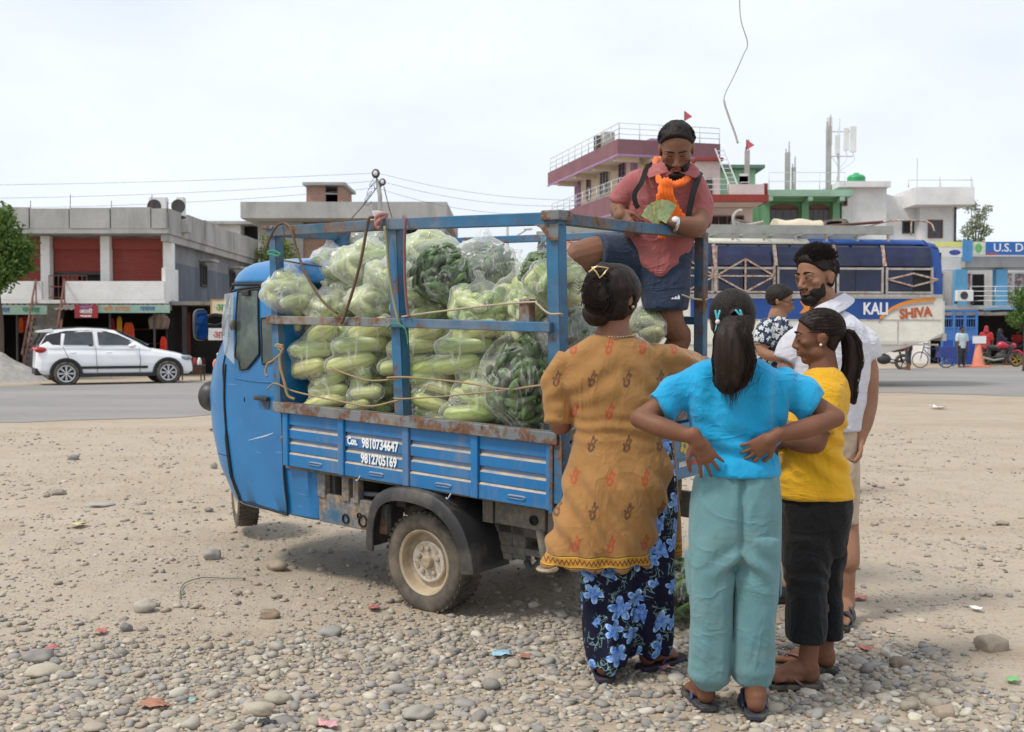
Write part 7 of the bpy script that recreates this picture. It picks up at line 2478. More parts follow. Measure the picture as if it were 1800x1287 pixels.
# -- right: pink and violet house
def pink_house():
 D=60.0
 k=FPX/D
 Z=lambda py:CAMH+(HOR-py)/k
 M_PUR=wall_mat('violet_brown_fascia',(0.24,0.125,0.145),(0.12,0.06,0.07),(0.55,0.9))
 M_VIO=wall_mat('violet_trim',(0.36,0.22,0.38),(0.2,0.12,0.2),(0.6,0.9))
 M_CRM=wall_mat('cream_wall',(0.74,0.64,0.52),(0.40,0.30,0.22),(0.6,0.95))
 M_LPK=wall_mat('pale_soffit',(0.70,0.63,0.60),(0.40,0.33,0.30),(0.6,0.95))
 b=Bld('pink_house','three-storey cream house with violet roof bands and white roof railings','house',((1085-900)/k,D,0),R(15.4))
 L,Wd=13.0,6.2
 ov=1.5
 floors=[(Z(272),Z(246)),(Z(373),Z(340)),(Z(480),Z(450))]
 for i,(z0,z1)in enumerate(floors):
  b.box('fascia',(0,0,z0),(Wd,0.14,z1),M_PUR)
  b.box('fascia',(0,0.142,z0),(0.14,L,z1),M_PUR)
  b.box('trim',(-0.03,-0.03,z0-0.12),(Wd,0.0,z0+0.003),M_VIO)
  b.box('trim',(-0.03,0.002,z0-0.12),(0.0,L,z0+0.003),M_VIO)
  b.box('floor_slab',(0.142,0.144,z0+0.02),(Wd,L,z0+0.2),M_LPK)
  for yb in(0.8,4.2,7.6,11.0):
   b.box('cantilever_beam',(0.145,yb,z0-0.28),(ov+0.1,yb+0.28,z0+0.018),M_CRM)
  for xb in(2.0,4.5):
   b.box('cantilever_beam',(xb,0.146,z0-0.28),(xb+0.28,ov+0.1,z0+0.017),M_CRM)
 zs=[0.0,floors[2][1],floors[1][1],floors[0][0]+0.02]
 b.box('wall',(ov,ov,0.0),(Wd,L-1.2,floors[0][0]+0.015),M_CRM)
 for lev in(floors[1][1],floors[2][1]):
  zt=lev+2.2
  b.window(2.6,3.7,lev+0.15,zt,ov-0.002,M_VIO,None,-1,'y',1,'door')
  b.window(5.3,6.9,lev+0.7,zt,ov-0.002,M_WFRAME,None,-1,'y',2)
  b.window(8.6,9.4,lev+0.7,zt,ov-0.002,M_VIO,None,-1,'y',0)
  b.window(2.2,3.4,lev+0.2,zt+0.2,ov-0.002,plain('lime_frame',(0.25,0.45,0.05),0.6),M_DKIN,-1,'x',0,'door')
  b.box('corner_pillar',(ov-0.06,ov-0.06,lev-0.5),(ov+0.25,ov+0.25,lev+2.6),M_VIO)
  b.box('corner_pillar',(ov-0.05,10.6,lev-0.5),(ov+0.02,11.75,lev+2.6),M_VIO)
  b.railing([(0.2,L-0.3,lev),(0.2,0.25,lev),(Wd,0.25,lev)],0.85,r=0.02)
 b.railing([(0.12,L-0.2,floors[0][1]),(0.12,0.12,floors[0][1]),(Wd,0.12,floors[0][1])],0.9,n=3,r=0.022)
 b.box('stair_house',(3.6,4.0,floors[0][1]),(Wd,9.0,floors[0][1]+0.9),M_VIO)
 b.box('fascia',(Wd-0.14,0.15,floors[0][0]),(Wd,L,floors[0][1]),M_PUR)
 for i in range(2):
  ac=thing('roof_tank',['grey striped metal drum on the roof edge of the violet-banded house','second drum behind the grey striped drum on that roof'][i],'tank',b.root.matrix_basis@Vector((0.5,3.3+i*1.0,floors[0][1]))if False else(0,0,0))
  ac.parent=None
  mw=Matrix.Translation(((1085-900)/k,D,0))@Matrix.Rotation(R(15.4),4,'Z')
  ac.location=mw@Vector((0.75,3.6+i*1.2,floors[0][1]))
  pr=[]
  for j in range(9):
   pr+=[(0.40,j*0.11),(0.43,j*0.11+0.05)]
  MB().lathe(pr+[(0.38,1.02),(0.001,1.05)],(0,0,0),(0,0,1),18).build('drum',M_CONC2 if i==0 else M_IRON,ac,True,angle=50)
pink_house()
def flag(label,px,py,d,col,h=1.6,seed=1):
 p=P(px,py,d)
 o=thing('flag',label,'flag',(p.x,p.y,p.z))
 MB().tube([(0,0,0),(0,0,h)],0.02,6).build('pole',M_IRON,o,True)
 rows=[[(0.02+0.5*t*w,0.06*math.sin(t*5+seed),h-0.05-(0.62*(1-w)if True else 0)*(1-t)-0.1*t)for t in np.linspace(0,1,6)]for w in(1.0,0.5,0.0)]
 m=MB()
 m.add([(0.02,0,h),(0.45,0.05,h-0.30),(0.02,0,h-0.55),(0.02,0.02,h),(0.45,0.07,h-0.30),(0.02,0.02,h-0.55)],[(0,1,2),(5,4,3),(0,3,4,1),(1,4,5,2),(2,5,3,0)])
 m.build('cloth',plain('flag_%d'%seed,col,0.8,0.1,4),o)
flag('small red and white flag on the violet-banded roof behind the seller',1203,232,60,(0.55,0.10,0.12),1.15,1)
flag('small red flag on a rooftop concrete column',1312,265,58.2,(0.60,0.12,0.14),0.6,2)
def block_right():
 D=57.0
 k=FPX/D
 X=lambda px:(px-1225)/k
 Z=lambda py:CAMH+(HOR-py)/k
 M_PKW=wall_mat('pinkish_plaster',(0.62,0.52,0.50),(0.40,0.30,0.28),(0.58,0.95))
 M_RBR=wall_mat('red_brown_band',(0.27,0.055,0.045),(0.15,0.05,0.04),(0.6,0.95))
 b=Bld('pinkish_house','pinkish plaster house with red-brown slab edges right of the seller','house',((1225-900)/k,D,0))
 b.box('wall',(0,0.6,0),(X(1268),9,Z(282)),M_PKW)
 b.box('roof_edge',(-0.1,0.3,Z(282)),(X(1272),9.2,Z(277)),M_RBR)
 b.box('balcony_edge',(-0.2,-1.6,Z(362)),(X(1337),-1.4,Z(350)),M_RBR)
 b.box('balcony_edge',(X(1337)-0.2,-1.39,Z(362)),(X(1337),0.6,Z(330)),M_RBR)
 b.box('balcony_slab',(-0.2,-1.38,Z(364)),(X(1337)-0.22,5,Z(358)),M_PKW)
 b.box('parapet',(X(1270),-1.5,Z(349.5)),(X(1337)-0.21,-1.36,Z(332)),M_PKW)
 b.box('lower_wall',(0.01,0.5,0),(X(1325),5,Z(364.5)),M_PKW)
 b.window(X(1243),X(1254),Z(348),Z(312),0.6,M_IRON,M_WGLASS,mull=0,name='door')
 b.window(X(1250),X(1310),Z(400),Z(378),0.5,M_BROWNW,M_DKIN,mull=3)
 b.railing([(X(1228),-1.45,Z(350)),(X(1268),-1.45,Z(350))],0.8)
 ld=thing('ladder','white metal ladder leaning on the pinkish house terrace','ladder',((1225-900)/k,D,0))
 a,c=Vector((X(1278),-1.2,Z(346))),Vector((X(1257),0.25,Z(262)))
 for sx in(0,0.42):
  MB().bar(a+Vector((sx,0,0)),c+Vector((sx,0,0)),0.05).build('stile',M_RAILW,ld)
 for i in range(10):
  p=a.lerp(c,(i+0.5)/10)
  MB().bar(p,p+Vector((0.42,0,0)),0.035).build('rung',M_RAILW,ld)
 ch=thing('plastic_chair','white plastic chairs stacked on the pinkish house terrace','chair',((1225-900)/k+X(1300),D-1.0,Z(349)))
 for j in range(3):
  MB().span((-0.22,-0.22,0.4+j*0.12),(0.22,0.22,0.43+j*0.12)).build('seat',M_RAILW,ch)
  MB().span((-0.22,0.2,0.44+j*0.12),(0.22,0.24,0.9+j*0.12)).build('backrest',M_RAILW,ch)
 for sx in(-0.2,0.2):
  for sy in(-0.2,0.2):
   MB().tube([(sx*1.1,sy*1.1,0),(sx,sy,0.4)],0.025,6).build('leg',M_RAILW,ch)
 D2=60.0
 k2=FPX/D2
 X2=lambda px:(px-1262)/k2
 Z2=lambda py:CAMH+(HOR-py)/k2
 M_LG=wall_mat('mint_wall',(0.36,0.58,0.40),(0.22,0.34,0.26),(0.6,0.95))
 M_GR=wall_mat('green_wall',(0.17,0.36,0.20),(0.08,0.22,0.10),(0.58,0.95))
 M_GT=wall_mat('green_slab_edge',(0.30,0.46,0.35),(0.16,0.22,0.18),(0.5,0.85))
 g=Bld('green_house','two-tone green house with brown arched windows under a mint slab','house',((1262-900)/k2,D2,0))
 g.box('stair_wall',(X2(1266),2.0,0),(X2(1340),8,Z2(290)),M_LG)
 g.box('stair_roof',(X2(1254),1.4,Z2(290)),(X2(1353),8.4,Z2(284)),wall_mat('dark_mint_edge',(0.14,0.22,0.17)))
 g.box('slab',(X2(1336),-1.5,Z2(352)),(X2(1482),7,Z2(341)),M_GT)
 g.box('soffit_shade',(X2(1338),-0.7,Z2(357)),(X2(1478),7,Z2(352)-0.004),M_GR)
 g.box('wall',(X2(1330),0.0,0),(X2(1470),6.9,Z2(357)-0.004),M_GR)
 for px in(1336,1404,1458):
  g.box('pillar',(X2(px),-0.45,0),(X2(px+12),-0.004,Z2(357)-0.006),M_GR)
  g.box('beam_end',(X2(px+2),-1.6,Z2(360)),(X2(px+9),-0.46,Z2(353)),M_GT)
 for a_,c_ in((1350,1401),(1418,1456)):
  g.window(X2(a_),X2(c_),Z2(400),Z2(368),0.0,M_BROWNW,M_WGLASS,mull=3)
  n=10
  arcp=[(X2((a_+c_)/2)+(X2(c_)-X2(a_))/2*math.cos(t),Z2(369)+0.28*math.sin(t))for t in np.linspace(0,PI,n)]
  MB().prism(arcp,(0,-0.06,0),(1,0,0),(0,0,1),(0,1,0),0.05).build('window_arch',M_BROWNW,g.root)
 g.railing([(X2(1340),-1.3,Z2(341)),(X2(1470),-1.3,Z2(341))],0.95,n=2,r=0.018)
 for px,p0,p1,w in((1313,330,265,8),(1384,338,268,8),(1395,338,294,6.5),(1456,338,221,8)):
  a=P(px,p0,58.5 if px<1330 else 61)
  c=P(px,p1,a.y)
  ww=w/(FPX/a.y)/2
  col=thing('concrete_column',{1313:'bare concrete column nearest the ladder, with a red flag',1384:'tall bare concrete column on the green house roof',1395:'short bare concrete column right of the tall one',1456:'tallest bare column beside the telecom mast'}[px],'column',(a.x,a.y,a.z-0.7))
  MB().span((-ww,-ww,0),(ww,ww,c.z-a.z+0.7)).build('shaft',M_CONC,col,bevel=0.02)
  for sx in(-1,1):
   for sy in(-1,1):
    MB().tube([(sx*ww*0.6,sy*ww*0.6,c.z-a.z+0.6),(sx*ww*0.7,sy*ww*0.6,c.z-a.z+1.1+0.2*sx)],0.012,5).build('rebar',M_BROWNW,col)
 wp=P(1466,340,62)
 tm=thing('telecom_mast','white telecom mast with antenna panels above the green house','mast',(wp.x,62,wp.z-0.5))
 kk=FPX/62
 H_=(340-210)/kk+0.5
 MB().tube([(0.25,0,0),(0.25,0,H_)],0.07,8).build('pole',M_RAILW,tm,True)
 for z in(2.6,4.0):
  MB().bar((-0.5,0,z),(1.05,0,z),0.06).build('bracket',M_RAILW,tm)
 for x,z0,h,w in((-0.35,3.2,1.6,0.34),(0.62,2.9,1.3,0.3),(1.02,2.8,1.5,0.34),(0.12,2.7,1.1,0.26)):
  MB().span((x-w/2,-0.22,z0),(x+w/2,-0.08,z0+h)).build('antenna_panel',M_WHITE2,tm,bevel=0.03)
  MB().tube(spline([(x,-0.1,z0),(x+0.05,-0.1,z0-0.5),(0.2,0,z0-1.2),(0.22,0,0.4)],4),0.018,5).build('cable',M_RAILW,tm,True)
 wt=P(1505,320,60)
 tk=thing('water_tank','round green plastic water tank on the white house roof','water tank',(wt.x,60,wt.z-0.1))
 MB().lathe([(0.48,0),(0.50,0.05),(0.47,0.10),(0.50,0.16),(0.47,0.22),(0.50,0.28),(0.48,0.36),(0.38,0.46),(0.16,0.52),(0.15,0.58),(0.001,0.6)],(0,0,0),(0,0,1),24).build('tank_body',plain('tank_green',(0.035,0.33,0.13),0.45,0.1,4),tk,True,angle=60)
 D3=60.0
 k3=FPX/D3
 X3=lambda px:(px-1478)/k3
 Z3=lambda py:CAMH+(HOR-py)/k3
 h=Bld('white_house','large white plastered house with stepped flat roof behind the bus','house',((1478-900)/k3,D3,0))
 h.box('wall',(X3(1478),0,0),(X3(1556),8,Z3(332)),M_WHITE2)
 h.box('roof_edge',(X3(1468),-0.5,Z3(332)),(X3(1558),8.3,Z3(322)),M_WHITE2)
 h.prism=None
 m=MB().prism([(X3(1556),0),(X3(1650),0),(X3(1650),Z3(352)),(X3(1608),Z3(338)),(X3(1580),Z3(346)),(X3(1556),Z3(340))],(0,0.4,0),(1,0,0),(0,0,1),(0,1,0),7)
 h.mb('wall',m,M_WHITE2)
 h.box('roof_parapet',(X3(1590),-1.4,Z3(366)),(X3(1691),6.5,Z3(336)),M_WHITE2)
 h.box('front_wall',(X3(1612),-0.2,0),(X3(1676),0.396,Z3(366)-0.003),M_WHITE2)
 h.box('shade_wall',(X3(1650)+0.003,0.4,0),(X3(1677),6,Z3(366)-0.004),M_WHITE)
 h.window(X3(1626),X3(1652),Z3(420),Z3(388),-0.2,M_BROWNW,None,mull=1)
 h.window(X3(1588),X3(1609),Z3(410),Z3(388),0.398,M_IRON,M_DKIN,mull=0)
 h.window(X3(1479),X3(1487),Z3(363),Z3(338),-0.002,M_BROWNW,M_DKIN,mull=0)
 h.railing([(X3(1580),-1.2,Z3(336)),(X3(1690),-1.2,Z3(336))],0.4,n=1)
 for px in(1597,1636,1690):
  MB().tube([(X3(px),-1.0,Z3(336)),(X3(px),-1.0,Z3(336)+(1.6 if px==1597 else 0.6))],0.025,5).build('antenna_rod',M_RAILW,h.root)
 h.box('drain_pipe',(X3(1672),-0.28,0),(X3(1675),-0.204,Z3(366)),M_IRON)
block_right()
# -- far right: blue dental building
def dental_building():
 D=49.5
 k=FPX/D
 X=lambda px:(px-1640)/k
 Z=lambda py:CAMH+(HOR-py)/k
 M_SKY=wall_mat('sky_blue_pillar',(0.15,0.40,0.62),(0.12,0.24,0.36),(0.62,0.98))
 b=Bld('clinic_building','pale two-storey building with sky blue pillars and clinic signs','building',((1640-900)/k,D,0))
 b.box('upper_wall',(0,0.3,Z(474)),(X(1990),0.6,Z(425)),M_WHITE2)
 b.box('cornice',(X(1692),-0.25,Z(471)),(X(1990),0.298,Z(452)),M_CONC2)
 b.box('back_wall',(0,2.2,0),(X(1990),2.4,Z(470)),M_WHITE2)
 b.box('floor_slab',(0,-0.9,Z(545)),(X(1990),2.19,Z(538)),M_CONC2)
 b.box('side_wall',(-0.15,0.3,0),(-0.003,9,Z(425)),M_WHITE2)
 for px in(1678,1748,1840):
  b.box('pillar',(X(px),-0.1,Z(538)),(X(px+20),0.29,Z(474)-0.003),M_SKY)
 posters=[]
 for i,(a_,c_)in enumerate(((1650,1676),(1690,1703),(1703,1726),(1770,1800),(1800,1836))):
  b.window(X(a_),X(c_),Z(536),Z(476),1.2,M_RAILW,plain('poster_%d'%i,((0.42,0.32,0.34),(0.30,0.16,0.20),(0.48,0.44,0.46),(0.36,0.18,0.20),(0.45,0.4,0.4))[i],0.35,0.6,5,0,dirt=((0.15,0.05,0.10),(0.45,0.45,0.5),(0.38,0.10,0.16),(0.55,0.5,0.5),(0.2,0.1,0.1))[i],dirt_amt=(0.45,0.55),dirt_scale=4),mull=0,name='shop_window')
 b.box('doorway',(X(1727),1.1,Z(538)),(X(1747),1.2,Z(480)),M_DKIN)
 b.railing([(X(1692),-0.8,Z(538)),(X(1990),-0.8,Z(538))],0.85,n=4,post=1.0,r=0.02,mat=plain('steel_rail',(0.45,0.45,0.46),0.4,0.1,10,0,metal=0.5))
 b.box('canopy',(X(1640),-2.4,Z(556)),(X(1700),-0.92,Z(550)),M_TIN)
 b.box('canopy',(X(1712),-2.8,Z(547)),(X(1775),-0.92,Z(543)),plain('blue_canopy',(0.16,0.32,0.50),0.5,0.15,3))
 b.box('canopy',(X(1712),-3.2,Z(556)),(X(1990),-0.95,Z(551)),M_TIN)
 b.box('shop_back',(X(1640),1.9,0),(X(1990),2.0,Z(548)),M_DKIN)
 ac=thing('ac_unit','white air conditioner condenser on the clinic balcony beside the bus','air conditioner',((1640-900)/k+X(1680),D-0.85,Z(531)))
 MB().span((-0.36,-0.15,0.0),(0.36,0.15,0.50)).build('casing',M_WHITE2,ac,bevel=0.02)
 MB().lathe([(0.18,-0.004),(0.16,-0.02),(0.05,-0.012),(0.001,-0.012)],(-0.06,-0.15,0.26),(0,1,0),20).build('fan',M_IRON,ac)
 MB().span((-0.4,-0.12,-0.12),(-0.34,0.12,-0.002)).span((0.34,-0.12,-0.12),(0.4,0.12,-0.002)).build('bracket',M_IRON,ac)
dental_building()
_blu=plain('sign_blue',(0.025,0.13,0.42),0.5,0.12,2)
o,w,h=signboard('blue clinic sign with white lettering at the upper right',1708,1856,425,448,48.9,_blu,0.12,texts=(('U.S. Dental',0.88,LWHITE,0.14,0.52,1.0),))
MB().span((-w/2,-0.008,0),(-w/2+0.62,-0.002,h)).build('sign_patch',plain('sign_patch',(0.55,0.60,0.50),0.5,0.2,5),o)
MB().ell((-w/2+0.30,-0.011,h*0.5),(0.16,0.003,h*0.36),n=16,m=6).build('sign_emblem',plain('emblem_green',(0.15,0.40,0.12),0.5,0.4,9),o)
MB().span((-w/2+0.65,-0.009,0.0),(-w/2+1.15,-0.003,h*0.14)).build('sign_stripe',LRED,o)
o,w,h=signboard('white and yellow shop sign with blue oval beside the bus roof',1640,1692,425,452,48.9,plain('sign_offwhite',(0.66,0.66,0.64),0.5,0.1,3),0.12)
MB().span((-w/2,-0.010,h*0.66),(w/2,-0.003,h)).build('sign_band',plain('sign_lemon',(0.66,0.66,0.22),0.5,0.1,3),o)
MB().ell((w*0.24,-0.006,h*0.30),(0.26,0.006,0.12),n=20,m=8).build('sign_oval',LBLUE,o)
MB().span((w/2+0.0,-0.06,-0.2),(w/2+0.42,0.1,h+0.06)).build('sign_post',plain('sign_post_blue',(0.06,0.24,0.50),0.5,0.1,3),o)
def gate():
 D=45.6
 k=FPX/D
 a=P(1656,645,D)
 w=(1716-1656)/k
 o=thing('sheet_metal_gate','blue sheet-metal gate with barred top behind the man in white','gate',(a.x,D,0))
 m1,m2=plain('gate_blue',(0.022,0.075,0.36),0.5,0.15,3),plain('gate_light_blue',(0.06,0.19,0.50),0.5,0.2,3)
 z=lambda py:CAMH+(HOR-py)/k
 MB().span((0,0,0.08),(w,0.04,z(598))).build('lower_sheet',m1,o)
 MB().span((0,0.0,z(598)+0.003),(w,0.035,z(576))).build('upper_sheet',m2,o)
 for i in range(4):
  x=w*i/3
  MB().span((x-0.04,-0.03,0.0),(x+0.04,0.07,z(545))).build('gate_post',m2,o)
 for py in(576,560,546):
  MB().span((0.042,-0.02,z(py)-0.03),(w-0.042,0.03,z(py)+0.03)).build('gate_rail',m2,o)
 for i in range(14):
  x=w*(i+0.5)/14
  MB().tube([(x,0.0,z(576)),(x,0.0,z(546))],0.012,5).build('bar',m2,o)
gate()
# -- poles, wires, loose cord
def pole():
 D=42.0
 a=P(672,640,D)
 k=FPX/D
 z=lambda py:CAMH+(HOR-py)/k
 x=lambda px:(px-672)/k
 o=thing('utility_pole','concrete utility pole with two round lamp heads behind the truck','pole',(a.x,D,0))
 MB().tube([(0.0,0,0),(x(669),0,z(345)),(x(664),0,z(318))],[0.13,0.085,0.08],10).build('shaft',M_CONC2,o,True)
 for px,py,r,t in((662,307,0.16,0.4),(674,322,0.13,-0.3)):
  MB().ell((x(px),-0.06,z(py)),(r,0.10,r*1.15),n=16,m=10).build('lamp_head',M_IRON,o,True)
  MB().ell((x(px),-0.14,z(py)),(r*0.55,0.05,r*0.62),n=14,m=8).build('lens',M_WHITE2,o,True)
  MB().tube([(x(px),0,z(py)),(x(667),0,z(335))],0.035,6).build('arm',M_IRON,o,True)
 for px,py in((620,385),(692,390)):
  MB().tube(arc((x(664 if px<660 else 676),0,z(330)),(x(px),-0.1,z(py)),0.05),0.02,5).build('stay',M_IRON,o,True)
 for s in range(3):
  pts=[(x(658)+0.15*math.sin(t*3+s)-0.25*s*0.4,-0.1,z(318+16*s)+0.28*math.cos(t*2.3+s))for t in np.linspace(0,2.8,14)]
  MB().tube(pts,0.011,5).build('wire_loop',M_IRON,o,True)
 for i,(p0,p1,sag,lab)in enumerate([((-300,326),(663,304),0.15,'top overhead wire left of the pole'),((-300,348),(664,318),0.25,'second overhead wire left of the pole'),((-300,362),(666,330),0.35,'third overhead wire left of the pole'),((664,304),(1010,352),0.25,'top overhead wire right of the pole'),((668,318),(1010,362),0.3,'second overhead wire right of the pole'),((668,332),(1010,374),0.4,'third overhead wire right of the pole')]):
  A,Bq=P(p0[0],p0[1],42),P(p1[0],p1[1],42)
  w_=MB().tube(arc(A,Bq,sag,16),0.007,5).build('overhead_wire',plain('grey_cable_%d'%i,(0.16,0.16,0.17),0.6,0.1),None,True,off=A)
  w_.location=A
  tag(w_,lab,'wire')
 b=P(892,640,45)
 o=thing('lamp_post','thin grey lamp post with short angled arm beyond the cage','lamp post',(b.x,45,0))
 k=FPX/45
 z=lambda py:CAMH+(HOR-py)/k
 x=lambda px:(px-892)/k
 MB().tube([(0,0,0),(0,0,z(388))],[0.09,0.05],8).build('shaft',M_CONC2,o,True)
 MB().tube([(0,0,z(424)),(x(910),0,z(414)),(x(924),0,z(406))],0.028,6).build('arm',M_CONC2,o,True)
 MB().ell((x(928),0,z(403)),(0.20,0.10,0.07),n=12,m=8).build('lamp_head',M_WHITE2,o,True)
 b=P(188,372,40)
pole()
cp=[P(x,y,9.0)for x,y in((1296,-220),(1299,-90),(1300,0),(1303,38),(1314,76),(1306,98),(1292,130),(1276,162),(1273,178),(1281,205),(1291,232),(1297,252))]
c_=MB().tube(spline(cp,5),[0.005]*40+[0.009]*16,6).build('dangling_cord',plain('pale_cord',(0.42,0.41,0.39),0.7,0.2),None,True,off=cp[0])
c_.location=cp[0]
tag(c_,'loose pale cord dangling from above in the sky','cord')
# -- trees
def leaf_mat(name,a,b):
 t=NT(name)
 n=t.noise(1.6,4)
 info=t.n('Attribute',attribute_name='tone').outputs['Fac']
 c=t.mix(info,a,b)
 c=t.mix(t.ramp(n,[(0.4,0.0),(0.7,0.4)]),c,tuple(x*0.55 for x in a))
 p=t.n('BsdfPrincipled',{'Base Color':c,'Roughness':0.55,'Specular IOR Level':0.3})
 tl=t.n('BsdfTranslucent',{'Color':c})
 m=t.n('MixShader',{0:0.3,1:p,2:tl})
 t.t.links.new(m.outputs[0],t.out.inputs[0])
 return t.m
M_BARK=wall_mat('bark',(0.14,0.105,0.08),(0.06,0.05,0.04),(0.4,0.7),6)
def tree(name,label,loc,height,clumps,leaf,n,mat,seed,cat='tree',trunk_r=0.14):
 rng=np.random.default_rng(seed)
 o=thing(name,label,cat,loc)
 m=MB()
 z0=min(c[2]-c[3]for c in clumps)
 m.tube(spline([(0,0,0),(0.04,0.02,height*0.3),(-0.03,0.0,height*0.55),(0.03,0,height*0.85)],4),list(np.linspace(trunk_r,trunk_r*0.3,13)),8)
 for c in clumps:
  s=Vector((0,0,max(0.15,min(height*0.6,c[2]-c[3]*0.9))))
  e=Vector(c[:3])
  m.tube(spline([s,s.lerp(e,0.5)+Vector((0,0,-0.08)),e],4),list(np.linspace(trunk_r*0.5,trunk_r*0.1,9)),6)
 m.build('trunk',M_BARK,o,True)
 w=np.array([c[3]**2 for c in clumps]);w/=w.sum()
 cnt=(w*n).astype(int)
 V,tone=[],[]
 for c,q in zip(clumps,cnt):
  u=rng.normal(0,1,(q,3));u/=np.linalg.norm(u,axis=1)[:,None]
  rr=rng.random(q)**0.45*(1+0.35*vnoise(u*2.2+seed,seed))
  p=np.array(c[:3])+u*(rr*c[3])[:,None]*np.array([1,1,0.85])
  d=rng.normal(0,1,(q,3))+u*0.5;d/=np.linalg.norm(d,axis=1)[:,None]
  s=np.cross(d,rng.normal(0,1,(q,3)));s/=np.linalg.norm(s,axis=1)[:,None]
  L=leaf*rng.uniform(0.6,1.3,q)[:,None]
  V.append(np.stack([p-d*L,p+s*L*0.42,p+d*L,p-s*L*0.42],1))
  tone.append(np.clip(rng.normal(0.5,0.28,q)+0.25*vnoise(p*1.5,seed+4),0,1))
 V=np.concatenate(V).reshape(-1,3);tone=np.repeat(np.concatenate(tone),4)
 me=bpy.data.meshes.new('crown')
 nq=len(V)//4
 me.vertices.add(len(V));me.vertices.foreach_set('co',V.ravel())
 me.loops.add(len(V));me.loops.foreach_set('vertex_index',np.arange(len(V),dtype=np.int32))
 me.polygons.add(nq);me.polygons.foreach_set('loop_start',np.arange(0,len(V),4,dtype=np.int32));me.polygons.foreach_set('loop_total',np.full(nq,4,dtype=np.int32))
 me.attributes.new('tone','FLOAT','POINT').data.foreach_set('value',tone.astype(np.float32))
 me.update()
 link_mesh('crown',me,mat,o)
 return o
M_LEAF=leaf_mat('leaf_green',(0.075,0.15,0.028),(0.16,0.26,0.06))
M_LEAFY=leaf_mat('leaf_yellow_green',(0.12,0.17,0.03),(0.22,0.26,0.06))
M_LEAFP=leaf_mat('leaf_pale',(0.22,0.27,0.15),(0.36,0.40,0.26))
b0=P(-2,640,31.5)
tree('tree','leafy green tree at the left edge before the shops',(b0.x,31.5,0),5.2,[(0.0,0,4.3,0.75),(0.55,0.1,3.8,0.60),(-0.6,0,3.9,0.8),(0.35,-0.2,3.25,0.62),(-0.3,0.1,3.1,0.75),(0.75,0,3.35,0.40),(0.15,0,4.75,0.42),(-1.0,0,3.2,0.7),(0.0,-0.3,2.75,0.45)],0.075,9000,M_LEAF,3)
b0=P(488,640,47)
tree('bush','yellow-green bush behind the front corner of the cage',(b0.x,47,0),5.0,[(-0.35,0,4.7,0.65),(0.3,0,5.0,0.6),(0.55,0,4.3,0.7),(-0.2,0,5.5,0.5),(0.0,0,3.6,0.8),(0.1,0,2.5,0.9)],0.075,5600,M_LEAFY,5,'bush',0.1)
b0=P(540,640,50)
tree('bush','small yellow-green sprig in front of the brick wall',(b0.x,50,0),4.6,[(0,0,4.5,0.4),(0.25,0,4.0,0.5),(-0.1,0,3.0,0.6)],0.07,1500,M_LEAFY,6,'bush',0.08)
b0=P(1712,640,66)
tree('tree','thin pale tree between the white house and the clinic sign',(b0.x,66,0),9.6,[(-0.3,0,9.2,0.55),(0.3,0,8.6,0.5),(0.0,0,8.1,0.6),(0.6,0,7.7,0.5),(-0.5,0,7.6,0.5),(0.7,0,9.0,0.35),(0.2,0,7.0,0.5)],0.10,1500,M_LEAFP,8)
b0=P(1690,640,63)
tree('bush','dark green bush behind the clinic signs',(b0.x,63,0),6.6,[(0,0,6.4,0.7),(0.8,0,6.2,0.6),(-0.7,0,6.3,0.5),(0.2,0,5.2,0.9)],0.09,2600,M_LEAF,9,'bush')
b0=P(1800,640,38)
tree('bush','round green bush at the right edge above the motorcycles',(b0.x,38,0),3.0,[(0.0,0,2.6,0.55),(0.3,0,2.2,0.55),(-0.2,0,1.9,0.45),(0.5,0,2.75,0.5)],0.06,3600,M_LEAF,10,'bush',0.07)
# -- heap of gravel left of the car
def heap():
 c=G(10,668)
 n=46
 u=np.linspace(-1,1,n)
 X,Y=np.meshgrid(u,u)
 r=np.sqrt(X**2+Y**2)
 p=np.stack([X.ravel(),Y.ravel(),0*X.ravel()],1)
 z=np.clip(1-r.ravel()**1.5,0,1)*0.88*(1+0.35*fbm(p*2.1,5,3))+0.05*fbm(p*11,6,2)*(r.ravel()<0.95)-0.02
 i=(np.arange(n-1)[:,None]*n+np.arange(n-1)[None]).ravel()
 me=bpy.data.meshes.new('gravel_heap')
 me.from_pydata(np.stack([X.ravel()*1.9,Y.ravel()*1.7,z],1).tolist(),[],np.stack([i,i+1,i+n+1,i+n],1).tolist())
 o=link_mesh('gravel_heap',me,wall_mat('heap_gravel',(0.40,0.38,0.36),(0.28,0.26,0.24),(0.4,0.7),6,vert=False),None,True)
 o.location=(c.x-0.35,c.y-0.9,0)
 tag(o,'heap of pale grey gravel behind the white car','gravel heap')
heap()
